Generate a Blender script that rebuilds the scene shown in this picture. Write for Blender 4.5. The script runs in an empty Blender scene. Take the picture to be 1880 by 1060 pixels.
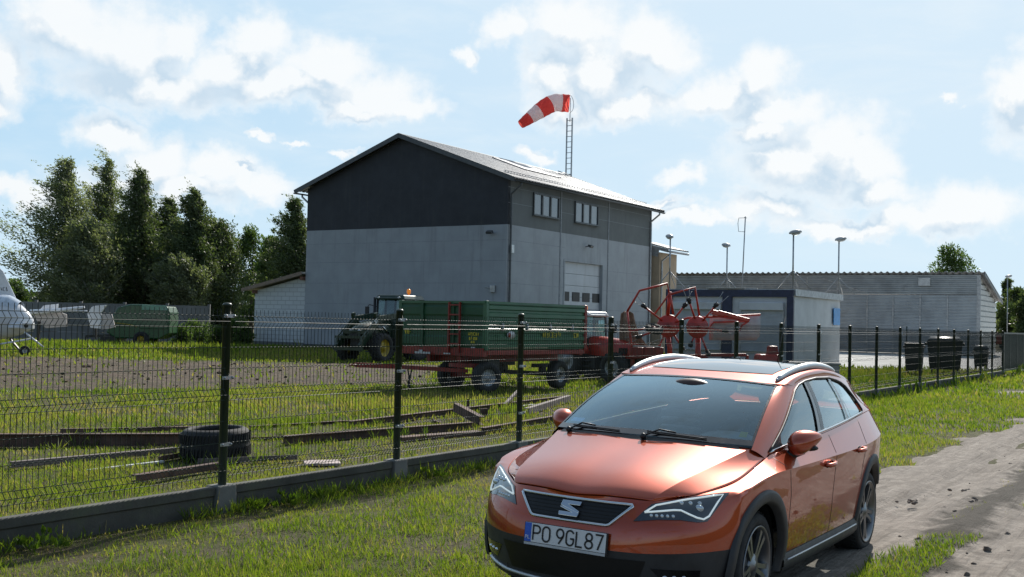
import bpy, bmesh, math, random
import numpy as np
from mathutils import Vector, Matrix
from mathutils.bvhtree import BVHTree
R = math.radians
rng = np.random.default_rng(7)
random.seed(7)
sc = bpy.context.scene
COL = sc.collection

# ---------------------------------------------------------------- camera
cam_d = bpy.data.cameras.new('camera')
cam = bpy.data.objects.new('camera', cam_d)
COL.objects.link(cam)
FPX, PITCH, ROLL, CAMH = 2087.85, .0306, .0218, 1.7145
cam_d.sensor_width = 36
cam_d.lens = FPX / 1880 * 36
cam_d.clip_start = .05
cam_d.clip_end = 6000
CAM_M = Matrix.Rotation(math.pi / 2 + PITCH, 4, 'X') @ Matrix.Rotation(ROLL, 4, 'Z')
cam.matrix_world = Matrix.Translation((0, 0, CAMH)) @ CAM_M
sc.camera = cam

def ray(x, y):
    v = CAM_M.to_3x3() @ Vector(((x - 940) / FPX, -(y - 530) / FPX, -1))
    return v / v.y
def gpt(x, y, z=0):
    r = ray(x, y); t = (z - CAMH) / r.z
    return Vector((r.x * t, r.y * t, z))
def dpt(x, y, Y):
    r = ray(x, y)
    return Vector((r.x * Y, Y, r.z * Y + CAMH))

# ---------------------------------------------------------------- light
SUN_AZ, SUN_EL = R(21), R(35.5)
sc.view_settings.view_transform = 'Standard'
sc.view_settings.look = 'None'
sc.view_settings.exposure = 0.28
sc.view_settings.gamma = 1
sun_d = bpy.data.lights.new('sun', 'SUN')
sun_d.energy = 5.0
sun_d.angle = R(.6)
sun_d.color = (1, .95, .87)
sun = bpy.data.objects.new('sun', sun_d)
COL.objects.link(sun)
SUN_V = Vector((math.sin(SUN_AZ) * math.cos(SUN_EL), math.cos(SUN_AZ) * math.cos(SUN_EL), math.sin(SUN_EL)))
sun.rotation_euler = SUN_V.to_track_quat('Z', 'Y').to_euler()

class NT:
    """small helper for building node trees"""
    def __init__(s, tree): s.t = tree
    def n(s, typ, ins=None, **kw):
        nd = s.t.nodes.new(typ)
        for k, v in kw.items(): setattr(nd, k, v)
        for k, v in (ins or {}).items():
            if isinstance(v, bpy.types.NodeSocket): s.t.links.new(v, nd.inputs[k])
            elif v is not None: nd.inputs[k].default_value = v
        return nd
    def m(s, op, a, b=None, c=None, clamp=False):
        nd = s.n('ShaderNodeMath', operation=op); nd.use_clamp = clamp
        for i, v in enumerate((a, b, c)):
            if v is None: continue
            if isinstance(v, bpy.types.NodeSocket): s.t.links.new(v, nd.inputs[i])
            else: nd.inputs[i].default_value = v
        return nd.outputs[0]
    def vm(s, op, a, b=None):
        nd = s.n('ShaderNodeVectorMath', operation=op)
        for i, v in enumerate((a, b)):
            if v is None: continue
            if isinstance(v, bpy.types.NodeSocket): s.t.links.new(v, nd.inputs[i])
            else: nd.inputs[i].default_value = v
        return nd.outputs['Value'] if op in ('LENGTH', 'DOT_PRODUCT', 'DISTANCE') else nd.outputs[0]
    def ss(s, v, a, b, lo=0., hi=1.):
        return s.n('ShaderNodeMapRange', {0: v, 1: a, 2: b, 3: lo, 4: hi}, interpolation_type='SMOOTHSTEP').outputs[0]
    def mix(s, f, a, b, typ='MIX'):
        nd = s.n('ShaderNodeMix', data_type='RGBA', blend_type=typ)
        for i, v in ((0, f), (6, a), (7, b)):
            if isinstance(v, bpy.types.NodeSocket): s.t.links.new(v, nd.inputs[i])
            elif i == 0: nd.inputs[0].default_value = v
            else: nd.inputs[i].default_value = (*v[:3], 1)
        return nd.outputs[2]
    def noise(s, vec, scale, detail=3, rough=.5, dist=0., out=0):
        nd = s.n('ShaderNodeTexNoise', {'Scale': scale, 'Detail': detail, 'Roughness': rough, 'Distortion': dist})
        if vec is not None: s.t.links.new(vec, nd.inputs['Vector'])
        return nd.outputs[out]

world = bpy.data.worlds.new('World')
sc.world = world
world.use_nodes = True
wt = world.node_tree
wt.nodes.clear()
# --- cloud density as a function of azimuth / elevation
BLOBS = [(120,45,110,80),(240,85,140,95),(330,60,70,55),(440,120,90,70),(475,65,70,55),(590,125,110,60),(690,165,110,55),(760,190,70,30),(280,150,210,50),(520,165,200,45),(650,190,120,25),
 (5,125,55,85),(-20,205,50,28),(200,240,75,45),(285,290,75,60),(400,310,90,45),(470,335,80,35),(300,345,180,40),(20,370,120,30),
 (930,60,50,40),(1050,45,120,75),(1190,80,80,70),(1100,130,130,80),(1150,190,120,35),(1010,140,60,60),(1040,190,70,50),
 (1400,150,70,65),(1320,165,90,50),(1420,205,120,35),(1270,180,60,45),(1530,255,110,65),(1590,295,70,65),(1470,300,140,70),(1610,345,90,35),(1780,375,90,55),(1680,400,120,35),(1390,250,60,40),(1420,385,130,35),
 (1880,175,60,85),(630,268,32,9),(470,242,32,9),(545,252,26,7),(1250,320,50,22),(1745,180,20,10),(980,285,40,14),(1230,370,50,18),(1280,400,90,20),(860,100,25,25),(1560,420,180,25)]
grp = bpy.data.node_groups.new('cloud_density', 'ShaderNodeTree')
grp.interface.new_socket('P', in_out='INPUT', socket_type='NodeSocketVector')
grp.interface.new_socket('D', in_out='OUTPUT', socket_type='NodeSocketFloat')
grp.interface.new_socket('L', in_out='OUTPUT', socket_type='NodeSocketFloat')
g = NT(grp)
gi = g.n('NodeGroupInput'); go = g.n('NodeGroupOutput')
P = gi.outputs[0]
warp = g.n('ShaderNodeVectorMath', {0: g.noise(P, 16, 4, .55, out=1), 1: (.5, .5, .5)}, operation='SUBTRACT').outputs[0]
PW = g.n('ShaderNodeVectorMath', {0: warp, 1: (.07, .055, 0), 2: P}, operation='MULTIPLY_ADD').outputs[0]
warp2 = g.n('ShaderNodeVectorMath', {0: g.noise(P, 75, 5, .6, out=1), 1: (.5, .5, .5)}, operation='SUBTRACT').outputs[0]
PW = g.n('ShaderNodeVectorMath', {0: warp2, 1: (.022, .02, 0), 2: PW}, operation='MULTIPLY_ADD').outputs[0]
fld = None
for bx, by, rx, ry in BLOBS:
    r0 = ray(bx, by).normalized()
    az, el = math.atan2(r0.x, r0.y), math.asin(r0.z)
    a = FPX * 1.0
    d = g.vm('SUBTRACT', PW, (az, el, 0))
    d = g.vm('MULTIPLY', d, (a / rx / 1.03, a / ry / 1.03, 0))
    v = g.m('SUBTRACT', 1., g.vm('LENGTH', d))
    fld = v if fld is None else g.m('SMOOTH_MAX', fld, v, .18)
# cloud cover over the rest of the sky (seen in reflections only)
gen = g.m('SUBTRACT', g.noise(g.vm('MULTIPLY', P, (1, 1.6, 1)), 3.2, 5, .55), .52)
sepp = g.n('ShaderNodeSeparateXYZ', {0: P})
away = g.m('MAXIMUM', g.ss(g.m('ABSOLUTE', sepp.outputs[0]), .5, .75), g.ss(sepp.outputs[1], .33, .45))
gen = g.m('MULTIPLY_ADD', gen, 3., g.m('MULTIPLY_ADD', away, 3., -3.15))
fld = g.m('MAXIMUM', fld, gen)
grp.links.new(fld, go.inputs[1])
fine = g.m('SUBTRACT', g.noise(P, 42, 7, .62), .5)
fld = g.m('MULTIPLY_ADD', fine, .75, fld)
grp.links.new(fld, go.inputs[0])
w = NT(wt)
tc = w.n('ShaderNodeTexCoord')
dirv = w.vm('NORMALIZE', tc.outputs['Generated'])
sx = w.n('ShaderNodeSeparateXYZ', {0: dirv})
azn = w.m('ARCTAN2', sx.outputs[0], sx.outputs[1])
eln = w.m('ARCSINE', sx.outputs[2])
pv = w.n('ShaderNodeCombineXYZ', {0: azn, 1: eln}).outputs[0]
def dens(vec):
    nd = w.n('ShaderNodeGroup'); nd.node_tree = grp
    wt.links.new(vec, nd.inputs[0]); return nd.outputs
(D0, L0), (D1, L1) = dens(pv), dens(w.vm('ADD', pv, (.010, .026, 0)))
cover = w.m('MULTIPLY', w.ss(D0, -.20, .62), .86)
thick = w.ss(w.m('MULTIPLY_ADD', L0, .85, w.m('MULTIPLY', D0, .15)), .08, .62)
under = w.m('MULTIPLY_ADD', w.m('SUBTRACT', L1, L0), 2.2, .58, clamp=True)
relief = w.m('MULTIPLY', w.m('SUBTRACT', D1, D0), .35)
lit = w.m('SUBTRACT', 1., w.m('MULTIPLY', thick, w.m('ADD', under, relief, clamp=True)), clamp=True)
CK = 9.7
ccol = w.mix(lit, (CK * .60, CK * .73, CK * .85), (CK * .99, CK * 1.0, CK * 1.0))
toward = w.m('MULTIPLY', w.ss(w.vm('DOT_PRODUCT', dirv, tuple(SUN_V)), -.35, .72, .09, 1.), w.ss(eln, .36, .85, 1., .40))   # clouds away from the sun are seen less through-lit
tw2 = w.m('POWER', toward, .75)
ccol = w.vm('MULTIPLY', ccol, w.n('ShaderNodeCombineXYZ', {0: tw2, 1: tw2, 2: tw2}).outputs[0])
sky = w.n('ShaderNodeTexSky', sky_type='NISHITA')
sky.sun_disc = False
sky.sun_elevation = SUN_EL
sky.sun_rotation = SUN_AZ
sky.altitude = 80
sky.air_density = 1.0
sky.dust_density = .6
sky.ozone_density = 2.5
# thin high haze streaks
cir = w.noise(w.vm('MULTIPLY', pv, (1, 3.4, 1)), 7, 6, .6, .4)
cirf = w.m('MULTIPLY', w.m('MULTIPLY', w.ss(cir, .42, .72), .38), toward)
glow = w.m('POWER', w.ss(w.vm('DOT_PRODUCT', dirv, tuple(SUN_V)), .55, 1.), 1.6)
base0 = w.mix(w.m('MULTIPLY', toward, .93), sky.outputs[0], (CK * .49, CK * .73, CK * .935))
base0 = w.mix(w.m('MULTIPLY', glow, .45), base0, (CK * .95, CK * .985, CK * 1.0))
base = w.mix(cirf, base0, (CK * .86, CK * .93, CK * .97))
horizon_haze = w.m('MULTIPLY', w.m('MULTIPLY', w.m('SUBTRACT', 1., w.ss(eln, .0, .22)), .66), toward)
base = w.mix(horizon_haze, base, (CK * .70, CK * .87, CK * .985))
skyc = w.mix(w.m('MULTIPLY', cover, w.ss(eln, .005, .05)), base, ccol)
bg = w.n('ShaderNodeBackground', {'Color': skyc, 'Strength': .085})
wo = w.n('ShaderNodeOutputWorld', {0: bg.outputs[0]})
world.cycles.sampling_method = 'MANUAL'
world.cycles.sample_map_resolution = 1024

# ---------------------------------------------------------------- materials
MATS = {}
def mat(name, col, rough=.6, metal=0., var=.12, scale=6., bump=0., bscale=40., spec=.5, coat=0., trans=0., emis=None, col2=None, dirt=None, alpha=None, wear=0., bdist=.01):
    if name in MATS: return MATS[name]
    m = bpy.data.materials.new(name); m.use_nodes = True
    t = m.node_tree; N = NT(t)
    bs = t.nodes['Principled BSDF']
    tcn = N.n('ShaderNodeTexCoord'); O = tcn.outputs['Object']
    nz = N.noise(O, scale, 5, .6)
    c2 = col2 or tuple(min(1, c * (1 + var * 2.2)) for c in col)
    c1 = tuple(c * (1 - var) for c in col)
    c = N.mix(N.ss(nz, .3, .7), c1, c2)
    if dirt:
        dcol, amt, dsc = dirt
        dn = N.ss(N.noise(O, dsc, 6, .65), .62 - amt * .25, .78 - amt * .2)
        c = N.mix(N.m('MULTIPLY', dn, min(1, amt + .3)), c, dcol)
    t.links.new(c, bs.inputs['Base Color'])
    rn = N.m('MULTIPLY_ADD', N.m('SUBTRACT', N.noise(O, scale * 3.1, 4, .6), .5), .25, rough, clamp=True)
    t.links.new(rn, bs.inputs['Roughness'])
    bs.inputs['Metallic'].default_value = metal
    bs.inputs['Specular IOR Level'].default_value = spec
    if coat:
        bs.inputs['Coat Weight'].default_value = coat; bs.inputs['Coat Roughness'].default_value = .03
    if trans: bs.inputs['Transmission Weight'].default_value = trans
    if alpha is not None: bs.inputs['Alpha'].default_value = alpha
    if emis: bs.inputs['Emission Color'].default_value = (*emis[0], 1); bs.inputs['Emission Strength'].default_value = emis[1]
    if bump:
        bn = N.n('ShaderNodeBump', {'Strength': bump, 'Distance': bdist, 'Height': N.noise(O, bscale, 5, .65)})
        t.links.new(bn.outputs[0], bs.inputs['Normal'])
    MATS[name] = m
    return m

# ---------------------------------------------------------------- mesh helpers
class MB:
    def __init__(s): s.v = []; s.f = []; s.sm = []; s.mi = []; s.cur = 0
    def add(s, vs, fs, smooth=False):
        o = len(s.v); s.v += [tuple(v) for v in vs]
        for f in fs:
            s.f.append(tuple(i + o for i in f)); s.sm.append(smooth); s.mi.append(s.cur)
        return s
    def box(s, c, d, M=None, taper=None):
        x, y, z = d[0] / 2, d[1] / 2, d[2] / 2
        vs = []
        for k in (-1, 1):
            tx = ty = 1
            if taper and k == 1: tx, ty = taper
            for a, b in ((-1, -1), (1, -1), (1, 1), (-1, 1)): vs.append(Vector((a * x * tx, b * y * ty, k * z)))
        if M is not None: vs = [M @ v for v in vs]
        c = Vector(c)
        return s.add([v + c for v in vs], [(3, 2, 1, 0), (4, 5, 6, 7), (0, 1, 5, 4), (1, 2, 6, 5), (2, 3, 7, 6), (3, 0, 4, 7)])
    def bar(s, p, q, w, h=None, up=(0, 0, 1)):
        p, q = Vector(p), Vector(q); h = h or w
        d = (q - p).normalized(); u = Vector(up)
        if abs(d.dot(u)) > .98: u = Vector((1, 0, 0))
        a = d.cross(u).normalized() * (w / 2); b = a.cross(d).normalized() * (h / 2)
        vs = [p - a - b, p + a - b, p + a + b, p - a + b, q - a - b, q + a - b, q + a + b, q - a + b]
        return s.add(vs, [(3, 2, 1, 0), (4, 5, 6, 7), (0, 1, 5, 4), (1, 2, 6, 5), (2, 3, 7, 6), (3, 0, 4, 7)])
    def tube(s, pts, r, n=8, cap=True, smooth=True):
        pts = [Vector(p) for p in pts]; L = len(pts)
        rs = r if isinstance(r, (list, tuple)) else [r] * L
        vs = []; pa = None
        for i, p in enumerate(pts):
            d = ((pts[min(i + 1, L - 1)] - pts[max(i - 1, 0)])).normalized()
            if pa is None:
                u = Vector((0, 0, 1)) if abs(d.z) < .9 else Vector((1, 0, 0))
                pa = d.cross(u).normalized()
            else:
                pa = (pa - d * pa.dot(d)).normalized()
            b = d.cross(pa)
            for k in range(n):
                t = 2 * math.pi * k / n
                vs.append(p + pa * (math.cos(t) * rs[i]) + b * (math.sin(t) * rs[i]))
        fs = [(i * n + k, i * n + (k + 1) % n, (i + 1) * n + (k + 1) % n, (i + 1) * n + k) for i in range(L - 1) for k in range(n)]
        s.add(vs, fs, smooth)
        if cap: s.add([], []); o = len(s.v) - L * n; s.f.append(tuple(o + k for k in range(n))[::-1]); s.f.append(tuple(o + (L - 1) * n + k for k in range(n))); s.sm += [False] * 2; s.mi += [s.cur] * 2
        return s
    def lathe(s, prof, n=24, M=None, smooth=True, closed=False, a0=0, a1=2 * math.pi):
        """prof: (r, h) pairs, turned about local z then moved by M"""
        full = abs(a1 - a0 - 2 * math.pi) < 1e-6; m = n if full else n + 1
        vs = []
        for r, hh in prof:
            for k in range(m):
                t = a0 + (a1 - a0) * k / n; vs.append(Vector((r * math.cos(t), r * math.sin(t), hh)))
        if M is not None: vs = [M @ v for v in vs]
        L = len(prof)
        fs = [(i * m + k, i * m + (k + 1) % m, (i + 1) % L * m + (k + 1) % m, (i + 1) % L * m + k) for i in range(L if closed else L - 1) for k in range(n)]
        return s.add(vs, fs, smooth)
    def prism(s, poly, t, M=None, smooth=False):
        """2-D outline in local xy pushed along local z by t"""
        n = len(poly)
        vs = [Vector((x, y, 0)) for x, y in poly] + [Vector((x, y, t)) for x, y in poly]
        if M is not None: vs = [M @ v for v in vs]
        s.add(vs, [tuple(range(n))[::-1], tuple(range(n, 2 * n))] + [(i, (i + 1) % n, n + (i + 1) % n, n + i) for i in range(n)], smooth)
        return s
    def sphere(s, c, r, n=12, m=8, sc3=(1, 1, 1), M=None):
        c = Vector(c); vs = []
        for i in range(m + 1):
            a = math.pi * i / m
            for k in range(n):
                b = 2 * math.pi * k / n
                v = Vector((math.sin(a) * math.cos(b) * sc3[0], math.sin(a) * math.sin(b) * sc3[1], math.cos(a) * sc3[2])) * r
                vs.append((M @ v if M is not None else v) + c)
        return s.add(vs, [(i * n + k, (i + 1) * n + k, (i + 1) * n + (k + 1) % n, i * n + (k + 1) % n) for i in range(m) for k in range(n)], True)
    def grid(s, pts, smooth=True, flip=False):
        """pts: rows of points"""
        a, b = len(pts), len(pts[0]); vs = [p for r in pts for p in r]
        fs = [(i * b + j, i * b + j + 1, (i + 1) * b + j + 1, (i + 1) * b + j) for i in range(a - 1) for j in range(b - 1)]
        if flip: fs = [f[::-1] for f in fs]
        return s.add(vs, fs, smooth)
    def build(s, name, m, parent=None, bevel=0, label=None, seg=2, angle=40, recalc=False, solid=0, sharp=None):
        me = bpy.data.meshes.new(name); me.from_pydata(s.v, [], s.f); me.update()
        me.polygons.foreach_set('use_smooth', s.sm)
        me.polygons.foreach_set('material_index', s.mi)
        ms = m if isinstance(m, (list, tuple)) else [m]
        for q in ms: me.materials.append(q)
        if recalc:
            bm = bmesh.new(); bm.from_mesh(me); bmesh.ops.remove_doubles(bm, verts=bm.verts, dist=1e-5)
            bmesh.ops.recalc_face_normals(bm, faces=bm.faces); bm.to_mesh(me); bm.free()
        o = bpy.data.objects.new(name, me); COL.objects.link(o)
        if parent is not None: o.parent = parent
        if solid:
            md = o.modifiers.new('solid', 'SOLIDIFY'); md.thickness = solid; md.offset = -1
        if bevel:
            md = o.modifiers.new('bevel', 'BEVEL'); md.width = bevel; md.segments = seg; md.limit_method = 'ANGLE'; md.angle_limit = R(angle); md.harden_normals = False
        if label: o['label'] = label
        return o

def tag(o, label=None, cat=None, group=None, kind=None):
    if label: o['label'] = label
    if cat: o['category'] = cat
    if group: o['group'] = group
    if kind: o['kind'] = kind
    return o
def thing(name, label, cat, loc=(0, 0, 0), rz=0., group=None, rx=0., ry=0.):
    o = bpy.data.objects.new(name, None); COL.objects.link(o)
    o.location = loc; o.rotation_euler = (rx, ry, rz); o.empty_display_size = .2
    return tag(o, label, cat, group)
def copy_tree(o, parent=None):
    c = o.copy(); COL.objects.link(c)
    if parent is not None: c.parent = parent
    for ch in list(o.children): copy_tree(ch, c)
    return c
def fr(h): return -h      # heading -> rotation about z (local y runs along the heading)
def hv(h): return Vector((math.sin(h), math.cos(h), 0)), Vector((math.cos(h), -math.sin(h), 0))
HF = .5566               # heading shared by fence, road and buildings
E1, E2 = hv(HF)
def smooth01(t): t = np.clip(t, 0, 1); return t * t * (3 - 2 * t)
_nt = [rng.random((64, 64)) for _ in range(4)]
def vnoise(x, y, k=0):
    x = np.asarray(x, float); y = np.asarray(y, float)
    xi = np.floor(x).astype(int); yi = np.floor(y).astype(int)
    fx = smooth01(x - xi); fy = smooth01(y - yi); T = _nt[k]
    g = lambda a, b: T[a % 64, b % 64]
    return (g(xi, yi) * (1 - fx) + g(xi + 1, yi) * fx) * (1 - fy) + (g(xi, yi + 1) * (1 - fx) + g(xi + 1, yi + 1) * fx) * fy
def fbm(x, y, s, o=4, k=0):
    v = 0; a = .5; t = 0
    for i in range(o):
        v = v + a * vnoise(x * s, y * s, (k + i) % 4); t += a; a *= .5; s *= 2.03
    return v / t
# ================================================================ ground
FX, FY = -2.534, 10.14                       # first fence post
def along(x, y): return (x - FX) * E1.x + (y - FY) * E1.y
def across(x, y): return (x - FX) * E2.x + (y - FY) * E2.y      # + is the road side of the fence
RX, RY = 4.2, 13.2                           # a point on the left edge of the dirt road
def roadd(x, y): return (x - RX) * E2.x + (y - RY) * E2.y
def ground_h(x, y):
    x = np.asarray(x, float); y = np.asarray(y, float)
    hgt = (fbm(x, y, .35, 3, 1) - .5) * .09 + (fbm(x, y, 1.6, 3, 2) - .5) * .05
    d = across(x, y)
    hgt = hgt * (smooth01(np.abs(d) / .8) * .8 + .2)
    # flat under the car and where machines and buildings stand
    near = smooth01((np.hypot(x - 1.4, y - 8.4) - 2.2) / 1.5)
    hgt = hgt * (.15 + .85 * near)
    hgt = hgt * (1 - .85 * smooth01((y - 24) / 6)) 
    rd = roadd(x, y)
    road = smooth01((rd + .15) / .3) * (1 - smooth01((rd - 4.9) / .3))
    return hgt - road * .035 - .01
def axis(lo, hi, st, extra):
    return np.unique(np.concatenate([np.arange(lo, hi + 1e-6, st), extra]))
gx = axis(-30, 30, .3, [-2500, -900, -400, -200, -120, -80, -55, -40, 40, 55, 80, 120, 200, 400, 900, 2500])
gy = axis(2, 62, .3, [-60, -20, -8, -2, 70, 80, 100, 130, 180, 260, 400, 800, 1600, 3500])
X, Y = np.meshgrid(gx, gy, indexing='ij')
def grid_mesh(name, X, Y, Z, m, smooth=True):
    a, b = X.shape
    vs = np.stack([X, Y, Z], -1).reshape(-1, 3)
    i, j = np.meshgrid(np.arange(a - 1), np.arange(b - 1), indexing='ij')
    q = (i * b + j).ravel()
    fs = np.stack([q, q + b, q + b + 1, q + 1], 1)
    me = bpy.data.meshes.new(name)
    me.vertices.add(len(vs)); me.vertices.foreach_set('co', vs.ravel())
    me.loops.add(fs.size); me.loops.foreach_set('vertex_index', fs.ravel())
    me.polygons.add(len(fs)); me.polygons.foreach_set('loop_start', np.arange(0, fs.size, 4))
    me.polygons.foreach_set('use_smooth', np.full(len(fs), smooth))
    me.update(calc_edges=True); me.validate()
    me.materials.append(m)
    o = bpy.data.objects.new(name, me); COL.objects.link(o)
    return o
def earth_mat(name, cols, scales, bump, track=False):
    m = bpy.data.materials.new(name); m.use_nodes = True
    t = m.node_tree; N = NT(t); bs = t.nodes['Principled BSDF']
    O = N.n('ShaderNodeTexCoord').outputs['Object']
    c = cols[0]
    for k, cc in enumerate(cols[1:]):
        f = N.ss(N.noise(O, scales[k], 6, .62, .3), .42, .62)
        c = N.mix(f, c, cc)
    if track:      # streaks along the wheel ruts, dark soil on the raised middle
        mp = N.n('ShaderNodeMapping', {'Vector': O, 'Location': (-RX, -RY, 0)}, vector_type='POINT')
        mp2 = N.n('ShaderNodeMapping', {'Vector': mp.outputs[0], 'Rotation': (0, 0, HF)}, vector_type='POINT')
        st = N.n('ShaderNodeMapping', {'Vector': mp2.outputs[0], 'Scale': (9, .55, 1)}, vector_type='POINT')
        sn = N.noise(st.outputs[0], 1.2, 6, .65, .35)
        c = N.mix(N.ss(sn, .50, .72), c, (.15, .127, .106)); c = N.mix(N.ss(sn, .46, .28), c, (.32, .28, .242))
        dx = N.n('ShaderNodeSeparateXYZ', {0: mp2.outputs[0]}).outputs[0]
        off = N.m('MULTIPLY_ADD', N.m('SUBTRACT', N.noise(O, 1.6, 5, .65), .5), .9, N.m('ABSOLUTE', N.m('SUBTRACT', dx, 1.52)))
        c = N.mix(N.ss(off, .30, .10), c, (.055, .047, .038))
        N_extra = N.m('MULTIPLY', sn, 1.1)
    t.links.new(c, bs.inputs['Base Color'])
    bs.inputs['Roughness'].default_value = .95
    bs.inputs['Specular IOR Level'].default_value = .2
    hgt = N.m('ADD', N.noise(O, 9, 6, .7), N.m('MULTIPLY', N.noise(O, 60, 4, .6), .35))
    if track: hgt = N.m('ADD', N.m('MULTIPLY', hgt, .6), N_extra)
    bn = N.n('ShaderNodeBump', {'Strength': bump, 'Distance': .05, 'Height': hgt})
    t.links.new(bn.outputs[0], bs.inputs['Normal'])
    return m
M_ground = earth_mat('meadow_soil', [(.075, .066, .030), (.095, .075, .048), (.055, .060, .020), (.085, .085, .030)], [.35, 1.3, 4.], .9)
M_dirt = earth_mat('pale_dirt', [(.235, .203, .174), (.18, .153, .130), (.29, .252, .216), (.205, .177, .151)], [.7, 3.2, 11.], .8, True)
M_mud = earth_mat('dug_earth', [(.115, .078, .058), (.075, .053, .040), (.16, .115, .088), (.065, .062, .034)], [.6, 2.3, 7.], 1.)
ground = grid_mesh('ground', X, Y, ground_h(X, Y), M_ground)
tag(ground, kind='structure')

# dirt road: two ruts with a raised middle, its edges dive irregularly under the turf
s_ = np.concatenate([np.arange(-16, 26, .12), np.arange(26, 60, .5), np.arange(60, 420, 8)])
d_ = np.concatenate([np.arange(-.9, 3.2, .075), np.arange(3.2, 6.4, .3)])
S, Dd = np.meshgrid(s_, d_, indexing='ij')
bendd = Dd + .25 * (fbm(S * 1., 0 * S, .25, 2, 3) - .5)
XR = RX + E1.x * S + E2.x * bendd; YR = RY + E1.y * S + E2.y * bendd
edge_l = smooth01((Dd + .45 + .9 * (fbm(XR, YR, .9, 4, 0) - .5) + .35 * (fbm(XR, YR, 5, 3, 1) - .5)) / .55)
edge_r = 1 - smooth01((Dd - 4.6 + .8 * (fbm(XR, YR, .8, 3, 2) - .5)) / .5)
rut = -.05 * np.exp(-((Dd - .80) / .20) ** 2) + .025 * np.exp(-((Dd - 1.12) / .09) ** 2) + .02 * np.exp(-((Dd - .46) / .08) ** 2) - .05 * np.exp(-((Dd - 2.45) / .22) ** 2) + .025 * np.exp(-((Dd - 2.12) / .08) ** 2)
mid = .06 * np.exp(-((Dd - 1.55) / .22) ** 2)
lines = .012 * np.sin(Dd * 38 + 1.5 * fbm(S, Dd, .4, 2, 1)) * (fbm(S * .3, Dd * 2, 1., 2, 2))
lump = (fbm(XR, YR, 1.6, 3, 3) - .5) * .045 + (fbm(S * .8, Dd * 5, 1.2, 3, 1) - .5) * .020
carflat = smooth01((np.hypot(XR - 2.0, YR - 8.9) - 1.3) / 1.0) * .8 + .2
ZR = -.11 + .115 * np.minimum(edge_l, edge_r) + (rut + mid + lines + lump) * carflat
road = grid_mesh('dirt_road', XR, YR, ZR, M_dirt)
tag(road, kind='structure')

# dug-over bare earth in the yard
U, V = np.meshgrid(np.arange(-24, -1.5, .22), np.arange(22, 60, .3), indexing='ij')
def mud_mask(x, y):
    w = (fbm(x, y, .22, 3, 1) - .5) * 6
    a = smooth01((y - (24.6 + (x + 10) * .62 * (x > -10) + w * .55)) / 1.2)
    b = 1 - smooth01((y - (44 + w * .6 + .1 * x)) / 2.)
    c = 1 - smooth01((x - (-2.9 - w * .4 )) / 1.)
    return a * b * c
ZM = -.16 + .18 * mud_mask(U, V) + (fbm(U, V, 1.1, 4, 2) - .5) * .16 * mud_mask(U, V)
mud = grid_mesh('bare_earth', U, V, ZM, M_mud)
tag(mud, kind='structure')
# sandy side path by the gate
U, V = np.meshgrid(np.arange(10, 30, .25), np.arange(26, 46, .25), indexing='ij')
def sand_mask(x, y): return 1 - smooth01((np.hypot((x - 17.2) / 2.9, (y - 33.2) / 1.7) + (fbm(x, y, .8, 3, 1) - .5) * .8 - .85) / .3)
sand_m = sand_mask(U, V) 
tag(grid_mesh('sandy_path', U, V, -.10 + .12 * sand_m + (fbm(U, V, 2, 3, 2) - .5) * .03, M_dirt), kind='structure')

# concrete yard in front of the metal shed and the paved drive at the gate
M_conc = mat('yard_concrete', (.62, .61, .58), .85, var=.08, scale=.6, bump=.2, bscale=8)  # pale concrete colour over the whole yard
mb = MB()
mb.prism([(13.5, 51.5), (22.6, 52.6), (34, 72.2), (60, 108), (20, 108), (14, 66)], .03)
o = mb.build('concrete_yard', M_conc); o.location.z = -.012; tag(o, kind='structure')
mb = MB()
Mp = mat('pale_paving', (.50, .49, .46), .85, var=.1, scale=2, bump=.3, bscale=12)
a0 = Vector((23.3, 53.6, 0))
for i in range(14):
    for j in range(7):
        p = a0 + E1 * (i * 1.5 - .2) + E2 * (j * 1.5 + .3 - .0)
        mb.box((p.x, p.y, .02), (1.46, 1.46, .06), Matrix.Rotation(-HF, 3, 'Z'))
tag(mb.build('paved_drive', Mp, bevel=.01), kind='structure')
# ================================================================ buildings
def rib_mat(name, col, axis_, period, depth, rough=.45, metal=0., var=.06, dirt=None, spec=.5):
    """painted or bare sheet with pressed ribs along one local axis (bump only)"""
    if name in MATS: return MATS[name]
    m = mat(name, col, rough, metal, var, 1.5, dirt=dirt, spec=spec)
    t = m.node_tree; N = NT(t); bs = t.nodes['Principled BSDF']
    O = N.n('ShaderNodeTexCoord').outputs['Object']
    s = N.n('ShaderNodeSeparateXYZ', {0: O}).outputs[axis_]
    h = N.m('SINE', N.m('MULTIPLY', s, 2 * math.pi / period))
    h = N.ss(h, -.3, .3)
    bn = N.n('ShaderNodeBump', {'Strength': 1., 'Distance': depth, 'Height': h})
    t.links.new(bn.outputs[0], bs.inputs['Normal'])
    return m
M_lt = mat('light_grey_panel', (.31, .33, .355), .7, var=.05, scale=.8, bump=.25, bscale=120, bdist=.003, dirt=((.30, .31, .31), .15, .5))
M_dk = mat('graphite_panel', (.022, .025, .033), .65, var=.1, scale=.8, bump=.3, bscale=120, bdist=.003)
M_md = mat('mid_grey_panel', (.105, .115, .116), .65, var=.06, scale=.8, bump=.25, bscale=120, bdist=.003)
M_trim = mat('dark_trim', (.06, .065, .07), .4)
M_roof = mat('roof_sheet', (.15, .155, .165), .34, .45, var=.06, scale=.7)
M_glass = mat('window_glass', (.10, .12, .14), .05, spec=1., var=.05, coat=.6)
M_white = mat('white_door_panel', (.47, .49, .52), .5, var=.04, scale=1.)
M_black = mat('black_plastic', (.012, .012, .013), .5)
M_zinc = mat('zinc', (.32, .33, .34), .4, .6, var=.15)
M_joint = mat('joint_line', (.225, .24, .26), .7)
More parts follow.
